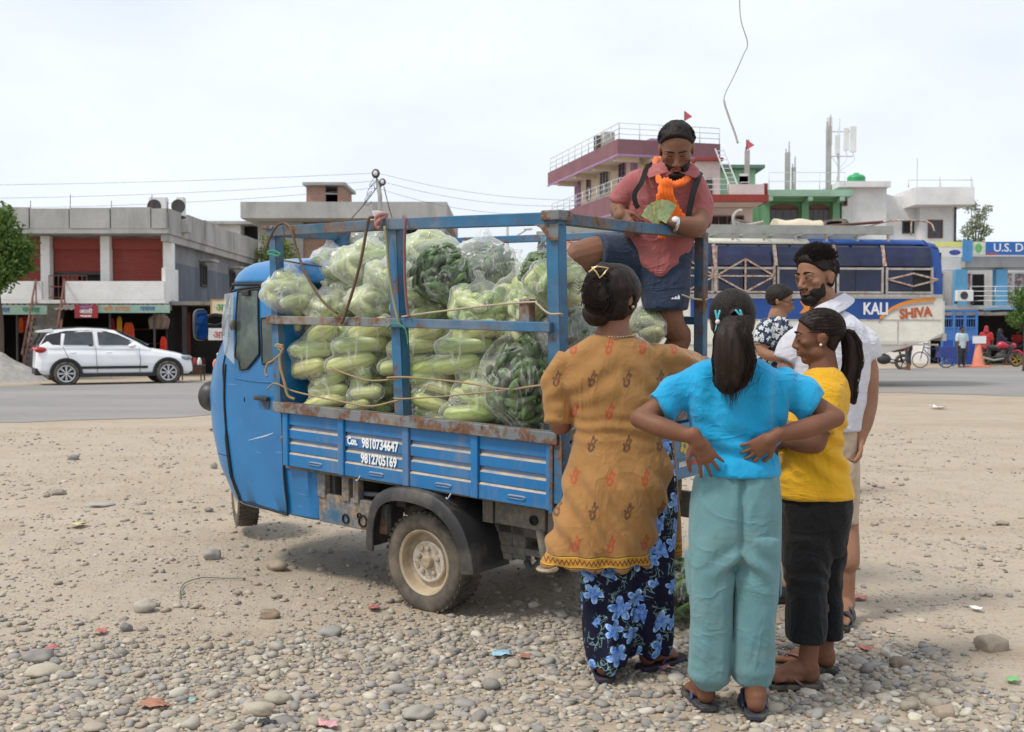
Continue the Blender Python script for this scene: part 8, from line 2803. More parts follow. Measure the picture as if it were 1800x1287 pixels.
# -- VEHICLES ON AND BEYOND THE ROAD
def bus():
 rz=PI+R(5)
 a=P(1656,640,26.6)
 o=thing('bus','dark blue and cream passenger bus with roof rack parked across the road','bus',(a.x,a.y,0),rz)
 L,W=9.8,2.3
 k=FPX/26.0
 Z=lambda py:CAMH+(HOR-py)/k
 X=lambda px:(1656-px)/k*1.012
 crm=wall_mat('bus_cream',(0.78,0.75,0.66),(0.34,0.26,0.18),(0.58,0.95),1.5,0.5)
 blu=wall_mat('bus_blue',(0.030,0.085,0.30),(0.10,0.14,0.25),(0.6,0.95),1.5,0.45)
 tint=plain('bus_tinted_glass',(0.009,0.014,0.055),0.05,0.6,1.6,0,dirt=(0.03,0.035,0.06),dirt_scale=2.0)
 inn=plain('bus_inside',(0.012,0.011,0.014),0.7,0.4,3,0)
 sil=plain('bus_trim',(0.42,0.40,0.38),0.45,0.2,5,0.1,dirt=(0.30,0.14,0.07),dirt_scale=8)
 rst=plain('bus_grille_rusty',(0.52,0.47,0.42),0.6,0.2,8,0.1,dirt=(0.30,0.12,0.06),dirt_amt=(0.42,0.6),dirt_scale=14)
 zr,zw,zs,zb=Z(414),Z(520),Z(562),0.55
 def sec(x,inset=0.0,zt=zr,bot=zb):
  p=[(0.0-inset,bot),(0.0-inset,zw),(-0.05-inset,zw+0.75),(-0.20-inset,zt-0.16),(-0.42-inset,zt-0.03),(-W/2,zt+0.03)]
  p+=[(-W-y,z)for y,z in reversed(p[:-1])]
  return[(x,y,z)for y,z in p]
 def low(x):
  b=zb if x>2.9 else zb+0.72*(1-x/2.9)**1.2
  return b
 xs=[0.0,0.4,0.9,1.5,2.2,2.9,4,5.5,7,8.5,L-0.3,L]
 m=MB().rings([[(x,0,zw),(x,0,zs),(x,0.01,Z(600)if low(x)<Z(600)else low(x)+0.1),(x,-0.04,low(x)),(x,-W+0.04,low(x)),(x,-W,zs),(x,-W,zw)]for x in xs])
 m.build('lower_body',crm,o)
 m=MB().rings([sec(x,0.02 if 0<x<L else 0.06,zr-(0.0 if 0.3<x else 0.14),zw+0.003)for x in[0,0.25,0.7,2,4,6,8,L-0.3,L]])
 m.build('upper_body',inn,o,True,angle=35)
 MB().rings([[(x,y,z+0.004)for(x,y,z)in sec(x,0.0,zr-(0 if x>0.4 else 0.10))[3:8]]for x in[0.02,0.45,2.0,X(1420)]],cap=False,closed=False).build('roof_panel',blu,o,True).modifiers.new('t','SOLIDIFY').thickness=0.02
 MB().rings([[(x,y,z+0.004)for(x,y,z)in sec(x)[3:8]]for x in[X(1419),6,8,L]],cap=False,closed=False).build('roof_panel',crm,o,True).modifiers.new('t','SOLIDIFY').thickness=0.02
 MB().rings([[(x,y+(0.006 if y>-1 else-0.006),z)for(x,y,z)in sec(x,0.0 if x>0.1 else 0.05,zr-(0 if x>0.2 else 0.12),zw+0.004)]for x in[-0.01,0.12,0.30]]).build('corner_panel',blu,o,True,angle=35)
 cuts=[X(1640),X(1549),X(1460),X(1352),X(1243),X(1140),X(1040),X(950),L-0.1]
 for i in range(len(cuts)-1):
  x0,x1=cuts[i]+0.06,cuts[i+1]-0.06
  up=[(-0.045,Z(466)),(-0.08,Z(448)),(-0.16,Z(432)),(-0.21,Z(429))]
  w=MB().rings([[(x,y+0.035,z)for y,z in up]for x in(x0,x1)],cap=False,closed=False).build('upper_window',tint,o)
  w.modifiers.new('t','SOLIDIFY').thickness=0.02
  xm=x0+(x1-x0)*(0.42 if i==0 else 0.55)
  f=MB()
  f.span((x0,-0.035,Z(469)-0.05),(x1,0.015,Z(469)));f.span((x0,-0.03,Z(515)),(x1,0.02,Z(515)+0.05))
  f.span((x0-0.03,-0.06,Z(516)),(x0+0.02,0.012,Z(468)));f.span((x1-0.02,-0.06,Z(516)),(x1+0.03,0.012,Z(468)))
  f=f.build('window_frame',sil,o)
  MB().span((xm,-0.045,Z(515)+0.052),(x1-0.022,-0.03,Z(470))).build('pane',tint,f)
  if i in(1,3,4):
   MB().span((x0+0.022,-0.028,Z(515)+0.052),(xm+0.05,-0.016,Z(470))).build('pane',tint,f)
  MB().bar((x1+0.06,0.0,Z(466)),(x1+0.06,-0.17,Z(428)),0.09,0.03).build('pillar_strip',rst,o)
 MB().span((0.0,0.002,zw-0.02),(L,0.035,zw+0.05)).build('waist_rail',sil,o)
 MB().span((0.1,0.001,Z(608)),(L,0.012,Z(605))).build('body_seam',sil,o)
 MB().span((0.05,0.001,Z(563)),(L,0.012,Z(561))).build('body_seam',sil,o)
 for px in(1575,1480):
  MB().span((X(px),0.001,Z(606)),(X(px)+0.03,0.010,Z(564))).build('body_seam',sil,o)
 pts=[(X(1640),Z(526)),(X(1610),Z(528)),(X(1585),Z(533)),(X(1562),Z(543)),(X(1545),Z(556)),(X(1540),Z(561))]
 MB().prism([(X(1645),Z(524))]+pts+[(X(1200),Z(561)),(X(1200),Z(524))],(0,0.002,0),(1,0,0),(0,0,1),(0,1,0),0.004).build('stripe',blu,o)
 for off,mt,w in((0.0,plain('stripe_orange',(0.75,0.26,0.03),0.5,0.1,6),0.055),(-0.08,plain('stripe_grey',(0.32,0.33,0.36),0.5,0.1,6),0.03)):
  s=spline([(p[0]-off*0.3,0.008,p[1]+off)for p in pts],4)
  MB().rings([[p+Vector((0,0,w)),p-Vector((w*0.4,0,w*0.6)),p-Vector((w*0.4,-0.004,w*0.6)),p+Vector((0,0.004,w))]for p in s]).build('stripe',mt,o)
 rot=(PI/2,0,PI)
 lettering('SHIVA',0.33,plain('letter_rust',(0.46,0.10,0.03),0.6,0.1,9),o,(X(1606),0.016,Z(550)),(PI/2,R(-5),PI),0.012,0.003,sx=0.92)
 lettering('KALI',0.40,LWHITE,o,(X(1556),0.010,Z(543)),rot,0.012,0.003,'RIGHT',0.78)
 star=[(0.3*(1 if i%2 else 0.42)*math.cos(i*PI/5),0.26*(1 if i%2 else 0.42)*math.sin(i*PI/5))for i in range(10)]
 MB().prism(star,(X(1412),0.010,Z(540)),(1,0,0),(0,0,1),(0,1,0),0.004).build('star_emblem',plain('star_orange',(0.75,0.26,0.03),0.5,0.1,6),o)
 def guard(px,closed):
  m=MB()
  x0,x1=px
  zc,hh=Z(484),0.0
  if closed:
   xa,xb,xm=X(x0),X(x1),X((x0+x1)/2)
   zt,zb_,zm=Z(455),Z(513),Z(485)
   for a_,b_ in(((xa,zm),(xm,zt)),((xm,zt),(xb,zm)),((xb,zm),(xm,zb_)),((xm,zb_),(xa,zm)),((xa,zm),(xb,zm)),((xm,zt),(xm,zb_)),((xb,Z(432)),(xb,zb_)),((xa,Z(432)),(xa,zb_)),((xa,zb_),(xb,zb_))):
    m.bar((a_[0],0.06,a_[1]),(b_[0],0.06,b_[1]),0.035)
  else:
   xa,xb,xm=X(x0),X(x1),X((x0+x1)/2)
   for a_,b_ in(((xa,Z(490)),(xm,Z(479))),((xm,Z(479)),(xb,Z(490))),((xb,Z(490)),(xm,Z(502))),((xm,Z(502)),(xa,Z(490)))):
    m.bar((a_[0],0.06,a_[1]),(b_[0],0.06,b_[1]),0.04)
  m.build('window_guard',rst,o)
 guard((1244,1348),True)
 guard((1138,1242),True)
 guard((1553,1645),False)
 MB().span((-0.06,-0.10,Z(590)),(-0.003,-0.02,Z(528))).build('corner_strip',crm,o)
 MB().span((-0.05,-W+0.1,Z(470)),(-0.025,-0.2,Z(440))).build('rear_window',tint,o)
 MB().span((-0.10,-W,zb+0.62),(-0.005,0.0,zb+0.80)).build('bumper',sil,o)
 MB().span((-0.045,-0.35,Z(590)),(-0.024,-0.15,Z(575))).build('tail_lamp',LRED,o)
 for x in(3.3,8.2):
  for y in(-0.16,-W+0.16):
   w=bpy.data.objects.new('wheel',None);COL.objects.link(w);w.parent=o;w.location=(x,y,0.48)
   MB().lathe([(0.28,-0.12),(0.44,-0.13),(0.48,-0.10),(0.48,0.10),(0.44,0.13),(0.28,0.12)],(0,0,0),(0,1,0),28).build('tyre',M_RUBBER,w,True)
   MB().lathe([(0.28,0.10),(0.24,0.04),(0.12,0.08),(0.001,0.09)],(0,0,0),(0,1 if y>-1 else-1,0),20).build('rim',sil,w,True)
 alu=plain('rack_aluminium',(0.30,0.31,0.29),0.5,0.15,4)
 zt=Z(408)
 MB().span((X(1566),-0.15,zt-0.02),(L,-0.05,Z(394))).build('rack_beam',alu,o)
 MB().span((X(1566),-W+0.05,zt-0.02),(L,-W+0.15,Z(394))).build('rack_beam',alu,o)
 for i in range(12):
  x=X(1560)+i*0.78
  if x<L:
   MB().bar((x,-0.15,Z(398)),(x,-W+0.15,Z(398)),0.06).build('rack_slat',alu,o)
   MB().span((x,-0.14,zr-0.1),(x+0.05,-0.09,zt-0.021)).build('rack_foot',sil,o)
 m=MB()
 m.tube(spline([(X(1563),-0.1,Z(395)),(X(1570),-0.1,Z(384)),(X(1630),-0.1,Z(386)),(X(1642),-0.05,Z(404))],4),0.022,6)
 m.tube([(X(1600),-0.1,Z(385)),(X(1600),-0.1,Z(410))],0.02,6)
 m.tube([(X(1563),-0.1,Z(384)),(X(1563),-1.8,Z(384))],0.02,6)
 m.build('rack_hoop',rst,o,True)
 base=Matrix.Translation((a.x,a.y,0))@Matrix.Rotation(rz,4,'Z')
 def load(name,label,cat,mbs,mat):
  t=mbs.build(name,mat,None,True,angle=40)
  t.matrix_world=base
  tag(t,label,cat)
 n=16
 load('tarpaulin','rolled cream tarpaulin lying on the bus roof rack','tarpaulin',MB().rings([[(x,-0.75+0.40*math.cos(t),Z(395)+max(-0.02,0.22*math.sin(t)+0.03*math.sin(x*9+t*2)))for t in np.linspace(0,2*PI,n,endpoint=False)]for x in np.linspace(X(1447),X(1366),9)]),wall_mat('cream_tarp',(0.62,0.55,0.42),(0.4,0.3,0.2)))
 m=MB()
 m.lathe([(0.20,-0.08),(0.33,-0.11),(0.38,0.0),(0.33,0.11),(0.20,0.08)],(X(1485),-1.0,Z(388)),(0.2,0.3,1),22)
 load('spare_tyre','black spare tyre lying on the bus roof rack','tyre',m,M_RUBBER)
 m=MB()
 m.lathe([(0.22,-0.07),(0.33,-0.10),(0.37,0.0),(0.33,0.10),(0.22,0.07)],(X(1322),-1.2,Z(388)),(-0.2,0.3,1),22)
 load('spare_tyre','second spare tyre on the rack left of the cream tarpaulin','tyre',m,M_RUBBER)
 m=MB()
 for s in(-0.12,0.12):
  m.tube([(X(1455),-0.5+s,Z(392)),(X(1560),-0.6+s,Z(383))],0.03,6)
 load('timber_poles','brown poles lying across the bus roof rack','poles',m,M_BROWNW)
 m=MB()
 m.tube(spline([(X(1290),-0.6,Z(392)),(X(1288),-0.6,Z(376)),(X(1296),-0.6,Z(366)),(X(1303),-0.55,Z(365))],5),0.04,8)
 m.tube(spline([(X(1290),-0.6,Z(385)),(X(1315),-0.7,Z(389)),(X(1345),-0.7,Z(384))],5),0.035,8)
 load('bent_pipe','bent silver pipe sticking up from the bus roof rack','pipe',m,sil)
 MB().prism([(0,0),(0.55,0.0),(0.30,0.42),(0.05,0.30)],(L-0.6,0.02,Z(447)),(1,0,0),(0,0,1),(0,1,0),0.03).build('front_board',plain('festoon_red',(0.60,0.08,0.03),0.6,0.4,8,0,dirt=(0.75,0.45,0.05),dirt_scale=9),o)
 return o
bus()
def car():
 c0,rz=G(112,676),R(27)
 o=thing('car','white hatchback with black cladding parked before the shops','car',(c0.x,c0.y,0),rz)
 wht=plain('car_white',(0.84,0.85,0.87),0.32,0.03,3,0,**{'Coat Weight':0.5,'Coat Roughness':0.1})
 blk=plain('car_black_trim',(0.016,0.017,0.018),0.5,0.2,6,0.1)
 gls=plain('car_glass',(0.06,0.07,0.08),0.05,0.5,2.0,0)
 WB,HW=2.55,0.84
 st=[(-0.72,0.62,0.60,0.42),(-0.70,0.95,0.66,0.34),(-0.60,1.00,0.74,0.30),(-0.40,1.02,0.79,0.27),(0.0,1.02,0.83,0.27),(0.6,1.00,HW,0.24),(1.3,0.98,HW,0.24),(1.9,0.97,HW,0.24),(2.2,0.95,0.835,0.25),(2.55,0.89,0.82,0.26),(2.9,0.82,0.78,0.26),(3.12,0.74,0.70,0.26),(3.22,0.64,0.58,0.28),(3.25,0.50,0.52,0.32)]
 m=MB()
 def ring(x,zt,hw,zb):
  h=zt-zb
  p=[(-hw*0.90,zb),(-hw*0.985,zb+h*0.14),(-hw,zb+h*0.45),(-hw*0.975,zb+h*0.74),(-hw*0.90,zb+h*0.94),(-hw*0.60,zt),(0,zt+0.02)]
  p+=[(-y,z)for y,z in reversed(p[:-1])]
  return[(x,y,z)for y,z in p]
 m.rings([ring(*s)for s in st])
 gs=[(-0.62,1.00,0.70,1.08,0.66),(-0.42,0.96,0.74,1.40,0.58),(-0.2,0.96,0.77,1.455,0.585),(0.4,0.96,0.78,1.50,0.60),(0.9,0.95,0.78,1.495,0.60),(1.25,0.95,0.78,1.44,0.59),(1.75,0.94,0.78,1.20,0.66),(2.12,0.92,0.77,0.97,0.72)]
 def gring(x,zb,wb,zt,wt):
  p=[(-wb,zb),(-wb*0.5-wt*0.5,(zb+zt)/2),(-wt,zt-0.07),(-wt*0.82,zt-0.015),(0,zt+0.01)]
  p+=[(-y,z)for y,z in reversed(p[:-1])]
  return[(x,y,z)for y,z in p]
 m.rings([gring(*s)for s in gs])
 me=fuse(m,0.022,5,0.5,'body')
 link_mesh('body',me,wht,o,True)
 m=MB()
 m.rings([[(-0.66,-0.52,1.375),(-0.66,0.52,1.375),(-0.66,0.52,1.43),(-0.66,-0.52,1.43)],[(-0.30,-0.57,1.39),(-0.30,0.57,1.39),(-0.30,0.57,1.475),(-0.30,-0.57,1.475)]])
 m.build('spoiler',wht,o,bevel=0.01)
 def glass(name,poly,mat=gls,push=0.012):
  for sg in(-1,1):
   q=[]
   for x,z in poly:
    wb=np.interp(x,[s[0]for s in gs],[s[2]for s in gs]);wt=np.interp(x,[s[0]for s in gs],[s[4]for s in gs])
    zb=np.interp(x,[s[0]for s in gs],[s[1]for s in gs]);zt=np.interp(x,[s[0]for s in gs],[s[3]for s in gs])-0.07
    t=max(0,min(1,(z-zb)/max(0.02,zt-zb)))
    q.append((x,sg*(wb+(wt-wb)*t+push),z))
   g=MB().add(q,[tuple(range(len(q)))]).build(name,mat,o)
   g.modifiers.new('t','SOLIDIFY').thickness=0.02
 glass('side_trim',[(-0.52,1.035),(-0.36,1.34),(0.0,1.42),(0.5,1.435),(1.0,1.415),(1.3,1.33),(1.68,1.14),(1.84,1.005),(0.6,1.02)],blk,0.006)
 glass('rear_window',[(-0.06,1.06),(0.0,1.37),(0.5,1.395),(0.66,1.39),(0.68,1.05)])
 glass('front_window',[(0.80,1.05),(0.78,1.39),(1.0,1.375),(1.28,1.30),(1.6,1.13),(1.68,1.045)])
 glass('quarter_window',[(-0.60,1.05),(-0.46,1.30),(-0.36,1.345),(-0.10,1.385),(-0.13,1.06)],blk,0.020)
 MB().add([(1.28,-0.55,1.40),(1.28,0.55,1.40),(2.06,0.68,1.01),(2.06,-0.68,1.01)],[(0,1,2,3)]).build('windscreen',gls,o,off=(-0.02,0,-0.055)).modifiers.new('t','SOLIDIFY').thickness=0.02
 MB().add([(-0.70,-0.56,1.06),(-0.70,0.56,1.06),(-0.54,0.50,1.36),(-0.54,-0.50,1.36)],[(0,1,2,3)]).build('tailgate_glass',gls,o).modifiers.new('t','SOLIDIFY').thickness=0.02
 for sg in(-1,1):
  m=MB();m.ell((1.62,sg*0.92,1.03),(0.10,0.10,0.065));m.bar((1.66,sg*0.78,1.0),(1.63,sg*0.88,1.02),0.04)
  m.build('mirror',wht,o,True)
  MB().span((0.30,sg*0.852,0.43),(2.02,sg*0.868,0.50)).build('door_strip',blk,o,bevel=0.006)
  MB().span((0.35,sg*0.80,0.22),(2.2,sg*0.852,0.315)).build('sill',blk,o,bevel=0.01)
  for x in(0.18,1.05):
   MB().ell((x,sg*0.842,0.855),(0.085,0.018,0.022),n=12,m=8).build('door_handle',wht,o,True)
  for x0,pts in((0.72,((0.76,0.32),(0.74,0.70),(0.72,1.02))),(1.78,((1.82,0.32),(1.84,0.65),(1.80,0.97))),(-0.02,((0.10,0.62),(0.02,0.8),(-0.08,1.02)))):
   MB().tube([(x,sg*0.847,z)for x,z in pts],0.006,5).build('door_gap',blk,o,True)
  MB().ell((3.02,sg*0.66,0.70),(0.20,0.10,0.075),n=16,m=10).build('headlight',plain('car_lamp',(0.32,0.36,0.42),0.1,0.4,9,0),o,True)
  MB().ell((-0.60,sg*0.71,0.93),(0.15,0.06,0.075),n=14,m=8).build('tail_light',plain('car_tail',(0.40,0.02,0.02),0.2,0.2,9,0),o,True)
  MB().ell((3.08,sg*0.60,0.42),(0.07,0.05,0.05),n=12,m=8).build('fog_lamp',wht,o,True)
  MB().tube([(-0.28,sg*0.53,1.475),(0.4,sg*0.545,1.525),(1.05,sg*0.54,1.495)],0.018,6).build('roof_rail',blk,o,True)
  for x in(0.0,WB):
   n=14
   rs=[]
   for t in np.linspace(-0.25,PI+0.25,n):
    c,s=math.cos(t),math.sin(t)
    rs.append([(x+c*r,sg*y,0.32+s*r)for r,y in((0.335,0.79),(0.335,0.862),(0.395,0.866),(0.405,0.835))])
   MB().rings(rs).build('wheel_arch',blk,o)
   MB().lathe([(0.345,0),(0.345,0.06),(0.001,0.062)],(x,sg*0.79,0.33),(0,sg,0),24).build('arch_liner',M_DARK,o)
   w=bpy.data.objects.new('wheel',None);COL.objects.link(w);w.parent=o;w.location=(x,sg*0.775,0.315)
   MB().lathe([(0.21,-0.09),(0.29,-0.10),(0.315,-0.07),(0.315,0.07),(0.295,0.098),(0.215,0.09)],(0,0,0),(0,sg,0),32).build('tyre',M_RUBBER,w,True)
   sp=MB()
   sp.lathe([(0.213,0.085),(0.218,0.098),(0.195,0.095),(0.19,0.05)],(0,0,0),(0,sg,0),32)
   sp.lathe([(0.05,0.07),(0.045,0.10),(0.001,0.10)],(0,0,0),(0,sg,0),16)
   for j in range(8):
    t=2*PI*j/8
    for e in(-0.10,0.10):
     sp.bar((0.04*math.cos(t),sg*0.088,0.04*math.sin(t)),(0.20*math.cos(t+e),sg*0.085,0.20*math.sin(t+e)),0.022,0.02)
   sp.build('rim',plain('alloy',(0.62,0.62,0.64),0.3,0.05,9,0,metal=0.6),w)
   MB().lathe([(0.205,0.0),(0.001,0.0)],(0,sg*0.045,0),(0,sg,0),24).build('brake_disc',M_DARK,w)
 MB().span((3.19,-0.48,0.34),(3.285,0.48,0.50)).build('grille',blk,o,bevel=0.02)
 MB().span((3.05,-0.62,0.24),(3.24,0.62,0.33)).build('front_bumper',blk,o,bevel=0.03)
 MB().span((-0.74,-0.68,0.27),(-0.55,0.68,0.46)).build('rear_bumper',blk,o,bevel=0.03)
 return o
car()
def torus(mb,c,R0,r,ax,n=20,m=6):
 x,y,z=frame(ax)
 mb.rings([[Vector(c)+(x*math.cos(a)+y*math.sin(a))*(R0+r*math.cos(b))+z*(r*math.sin(b))for b in np.linspace(0,2*PI,m,endpoint=False)]for a in np.linspace(0,2*PI,n+1)],cap=False)
 return mb
def motorcycle(label,px,py,rz,body,rim,group=None):
 g=G(px,py)
 o=thing('motorcycle',label,'motorcycle',(g.x,g.y,0),rz,group)
 pm=plain('motorcycle_paint',body,0.3,0.1,9,0)
 rm=plain('motorcycle_rim',rim,0.4,0.1,9,0)
 for x in(-0.63,0.66):
  w=bpy.data.objects.new('wheel',None);COL.objects.link(w);w.parent=o;w.location=(x,0,0.31)
  torus(MB(),(0,0,0),0.255,0.055,(0,1,0)).build('tyre',M_RUBBER,w,True)
  s=torus(MB(),(0,0,0),0.205,0.018,(0,1,0))
  for k in range(5):
   a=2*PI*k/5
   s.bar((0,0,0),(0.2*math.cos(a),0,0.2*math.sin(a)),0.045,0.03)
  s.ell((0,0,0),(0.05,0.06,0.05),n=10,m=6)
  s.build('rim',rm,w)
 MB().tube(spline([(0.28,0,0.86),(0.05,0,0.90),(-0.12,0,0.80)],4),[0.10,0.12,0.14,0.16,0.16,0.15,0.13,0.11,0.09],12,True,True).build('fuel_tank',pm,o,True)
 MB().tube(spline([(-0.10,0,0.80),(-0.45,0,0.80),(-0.80,0,0.90)],4),[0.10,0.11,0.12,0.12,0.11,0.10,0.09,0.07,0.05],10,True,True).build('seat',M_BLACKP,o,True)
 MB().tube([(-0.6,0,0.80),(-0.86,0,0.90)],[0.11,0.05],10,True,True).build('tail_fairing',pm,o,True)
 e=MB().ell((0.05,0,0.42),(0.26,0.17,0.20));e.ell((0.12,0,0.60),(0.13,0.11,0.16))
 e.build('engine',M_IRON,o,True)
 f=MB()
 for s in(-0.09,0.09):
  f.tube([(0.66,s,0.31),(0.42,s,0.95)],0.025,6)
  f.tube([(-0.63,s,0.31),(-0.05,s,0.45),(0.36,s*0.4,0.80)],0.025,6)
  f.tube([(-0.6,s,0.34),(-0.5,s,0.75)],0.03,6)
 f.tube([(0.38,-0.36,1.04),(0.44,-0.1,1.0),(0.44,0.1,1.0),(0.38,0.36,1.04)],0.018,6)
 f.build('frame',M_IRON,o,True)
 MB().tube([(0.10,-0.14,0.35),(-0.30,-0.16,0.28),(-0.75,-0.17,0.40)],[0.03,0.05,0.05],8,True,True).build('exhaust',plain('exhaust_steel',(0.4,0.4,0.4),0.3,0.1,9,0,metal=0.7),o,True)
 MB().ell((0.55,0,0.88),(0.11,0.11,0.12),n=12,m=8).build('headlight',pm,o,True)
 MB().tube(spline([(0.92,0,0.52),(0.72,0,0.68),(0.50,0,0.62)],4),0.05,6).build('mudguard',pm,o,True)
 for s in(-1,1):
  MB().ell((0.38,s*0.33,1.18),(0.02,0.05,0.035),n=8,m=6).build('mirror',M_IRON,o,True)
 return o
motorcycle('red and black motorcycle with golden front wheel right of the cone',1757,645,R(-6),(0.45,0.03,0.06),(0.50,0.32,0.04))
motorcycle('dark motorcycle behind the red one at the right edge',1795,640,R(20),(0.03,0.03,0.035),(0.2,0.2,0.2))
motorcycle('black motorcycle with red tail seen under the bus tail',1556,651,R(170),(0.30,0.03,0.02),(0.10,0.10,0.10))
def bicycle():
 g=G(1640,647)
 o=thing('bicycle','dark blue bicycle leaning beside the gate behind the bus tail','bicycle',(g.x,g.y,0),R(175))
 for x in(-0.5,0.5):
  w=bpy.data.objects.new('wheel',None);COL.objects.link(w);w.parent=o;w.location=(x,0,0.33)
  torus(MB(),(0,0,0),0.31,0.022,(0,1,0)).build('tyre',M_RUBBER,w,True)
  s=MB()
  for k in range(12):
   a=2*PI*k/12
   s.tube([(0,0.03,0),(0.3*math.cos(a),0,0.3*math.sin(a))],0.004,4)
  s.build('spokes',M_RAILW,w)
 f=MB()
 for a,b in(((-0.5,0,.33),(-0.05,0,.30)),((-0.05,0,.30),(-0.16,0,.80)),((-0.16,0,.74),(-0.5,0,.33)),((-0.05,0,.30),(0.36,0,.74)),((-0.15,0,.74),(0.35,0,.82)),((0.5,0,.33),(0.34,0,.95))):
  f.tube([a,b],0.02,6)
 f.build('frame',plain('bicycle_blue',(0.02,0.035,0.12),0.4,0.1,9,0),o)
 MB().ell((-0.18,0,0.85),(0.13,0.07,0.03),n=12,m=6).build('saddle',M_BLACKP,o,True)
 MB().tube([(0.25,-0.27,1.0),(0.36,-0.1,0.97),(0.36,0.1,0.97),(0.25,0.27,1.0)],0.015,6).build('handlebar',M_IRON,o,True)
 MB().span((-0.85,-0.3,0.42),(-0.2,0.3,0.85)).build('carrier_box',plain('box_blue',(0.03,0.05,0.22),0.5,0.2,4),o)
bicycle()
def cone():
 g=G(1719,646)
 o=thing('cone_sign','tall orange cone stand carrying a blank white board by the roadside','traffic cone',(g.x,g.y,0))
 org=plain('cone_orange',(0.72,0.24,0.15),0.6,0.08,4)
 MB().span((-0.36,-0.36,0.0),(0.36,0.36,0.09)).build('base',org,o,bevel=0.02)
 MB().lathe([(0.24,0.09),(0.085,1.0),(0.05,1.05),(0.001,1.05)],(0,0,0),(0,0,1),18).build('cone',org,o,True,angle=50)
 MB().span((-0.27,-0.12,0.98),(0.27,-0.09,1.28)).build('board',LWHITE,o)
 MB().span((0.06,-0.155,0.3),(0.10,-0.125,0.7)).build('reflector',LWHITE,o)if False else None
cone()
# -- passers-by across the road
def passer(label,px,py,h,face,shirt,trousers,hood=None,sit=0.0,skin=None,group=None,arms=0.0,cut=False):
 g=G(px,py)
 f=unit(Vector((math.cos(face),math.sin(face),0)))
 s_=Vector((f.y,-f.x,0))
 p=Person(label,(g.x,g.y,0),skin or SK_D,group,0.014)
 b0=Vector((g.x,g.y,0))
 def q(a,fw,z):return b0+s_*a+f*fw+Vector((0,0,z*h))
 b=p.b
 hipz=0.50-sit*0.06
 limb(b,[q(0,0,hipz),q(0,0.0,0.66),q(0,0.01,0.80),q(0,0.02,0.88)],[0.11,0.12,0.085,0.05])
 sh,tr=MB(),MB()
 for e in(-1,1):
  if sit:
   kn,an=q(e*0.16,0.38,0.42),q(e*0.18,0.22,0.06)
  else:
   kn,an=q(e*0.10,0.02,0.27),q(e*0.11,-0.01,0.05)
  hip=q(e*0.09,0,hipz)
  limb(b,[hip,kn,an],[0.07,0.055,0.04])
  foot(b,an+Vector((0,0,0.03)),Vector((an.x,an.y,max(0.0,an.z-0.05*h)))-f*0.04,f,0.25,e)
  sleeve(tr,[hip+Vector((0,0,0.06)),kn,an+(kn-an)*(0.62 if cut else 0.10)],[0.105,0.085,0.070])
  shd=q(e*0.19,0,0.79)
  el=q(e*0.24,0.02+0.16*arms,0.62+0.02*arms)
  wr=q(e*(0.24-0.10*arms),0.05+0.36*arms,0.48+0.12*arms)
  limb(b,[shd,el,wr],[0.05,0.042,0.030])
  hand(b,wr,(wr-el),f,e,0.17,(0.4,0.5,0.4),0.05,0.6)
  sleeve(sh,[q(e*0.13,0,0.795),shd,el+(shd-el)*0.12],[0.07,0.078,0.075])
 H=Head(q(0,0.03,0.935),f,0.135*h)
 H.skull(b)
 p.body(3)
 sh.rings([[q(0,0,z)+s_*(w*math.cos(t))+f*(dd*math.sin(t))for t in np.linspace(0,2*PI,20,endpoint=False)]for z,w,dd in((hipz-0.03,0.185,0.135),(0.62,0.18,0.13),(0.73,0.205,0.135),(0.80,0.185,0.115),(0.835,0.09,0.085))])
 tr.rings([[q(0,0,z)+s_*(w*math.cos(t))+f*(dd*math.sin(t))for t in np.linspace(0,2*PI,20,endpoint=False)]for z,w,dd in((hipz-0.05,0.17,0.12),(hipz+0.03,0.175,0.125))])
 p.wear('shirt',sh,shirt,0.018,3,folds(7,0.014,9))
 p.wear('trousers',tr,trousers,0.018,3,folds(8,0.012,9))
 if hood:
  m=MB()
  H.e(m,(0,-0.06,0.10),(0.38,0.46,0.44));m.tube([H.p(0,-0.25,-0.1),H.p(0,-0.3,-0.6)],[0.09,0.12],12,True,True)
  p.wear('head_scarf',m,hood,0.014,3,folds(5,0.01,14))
 else:
  H.cap(p.root,p.base,lambda x,y,z:np.minimum(0.06+0.98*z-y,0.22+z),0.05,0.02,3,voxel=0.014)
 return p
_pw,_pr,_pd,_pk=(cloth('passer_'+n,c,0.08)for n,c in(('white',(0.50,0.60,0.62)),('red',(0.50,0.035,0.035)),('dark',(0.035,0.038,0.045)),('navy',(0.02,0.025,0.06))))
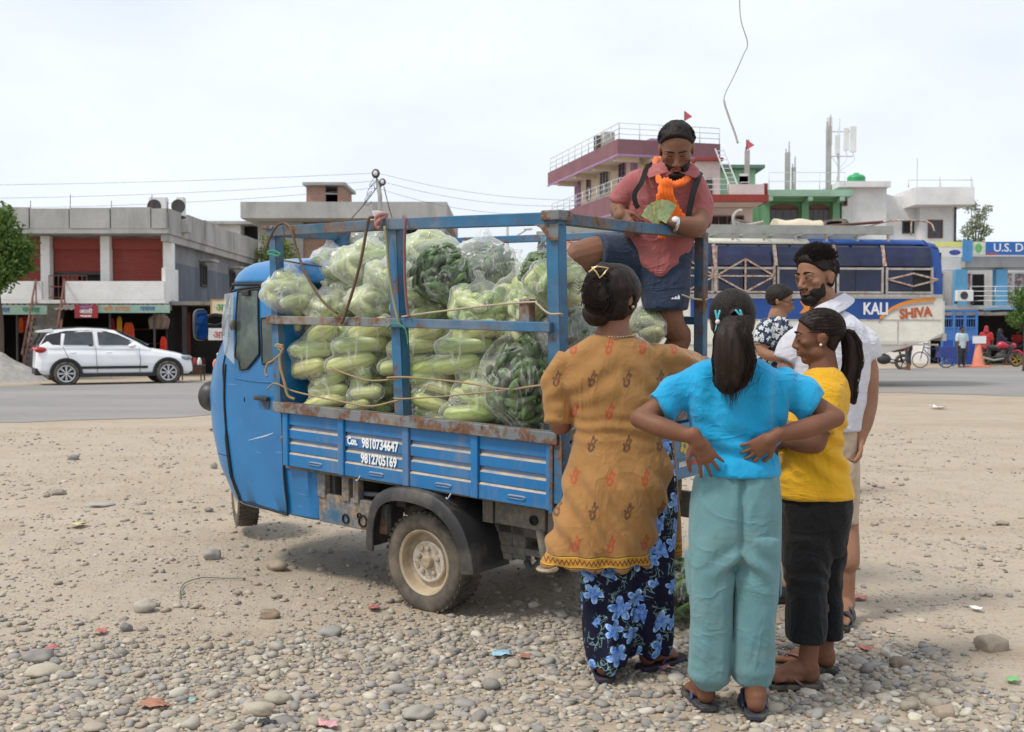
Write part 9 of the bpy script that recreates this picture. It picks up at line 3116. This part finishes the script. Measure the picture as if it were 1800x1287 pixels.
passer('man in pale short-sleeved shirt and dark trousers standing by the blue gate',1690,646,1.66,R(-75),_pw,_pd)
passer('person in red top and red head scarf standing behind the cone stand',1733,643,1.72,R(60),_pr,_pd,cloth('scarf_red',(0.34,0.035,0.05),0.1))
passer('person in dark navy jacket sitting on the red motorcycle',1757,642,1.62,R(-6),_pk,_pd,plain('helmet_dark',(0.03,0.03,0.035),0.3),1.0,arms=1.0)
passer('person in red top sitting on the dark motorcycle at the right edge',1787,639,1.58,R(-80),_pr,_pd,None,1.0,arms=0.9)
passer('person in dark shirt and rolled trousers walking behind the bus tail, legs visible',1597,653,1.68,R(170),_pk,_pd,cut=True)
g=G(337,669)
o=thing('stall_bench','low cluttered roadside bench in front of the white car','bench',(g.x,g.y,0))
MB().span((-0.35,-0.2,0.42),(0.35,0.2,0.46)).build('top',M_IRON,o)
for sx in(-0.32,0.32):
 for sy in(-0.17,0.17):
  MB().tube([(sx,sy,0),(sx,sy,0.42)],0.02,6).build('leg',M_IRON,o)
for i in range(5):
 t=MB().lathe([(0.06,0),(0.07,0.08),(0.04,0.16),(0.03,0.2),(0.001,0.2)],(g.x-0.28+i*0.13,g.y-0.05,0.462),(0,0,1),12).build('jar',[M_WHITE2,M_BROWNW,M_IRON,_sr,M_WHITE2][i],None,True)
 tag(t,['white jar at the left end of the roadside bench','brown jar second from left on the roadside bench','dark jar in the middle of the roadside bench','red jar right of the dark jar on the bench','white jar at the right end of the roadside bench'][i],'jar')
g=LP(1212,610,-0.62)
cr=thing('crate','grey slatted crate standing in the truck bed beside the seller\'s leg','crate',mat4=TM@Matrix.Translation((0.42,-1.06,-0.308)))
for i in range(5):
 MB().span((-0.16,0.10,0.02+i*0.105),(0.18,0.115,0.105+i*0.105)).build('slat',M_CONC2,cr)
 MB().span((-0.175,-0.10,0.02+i*0.105),(-0.161,0.115,0.105+i*0.105)).build('slat',M_CONC2,cr)
for x in(-0.155,0.155):
 for y in(-0.09,0.09):
  MB().span((x-0.012,y-0.009,0.0),(x+0.012,y+0.009,0.54)).build('corner_post',M_BROWNW,cr)
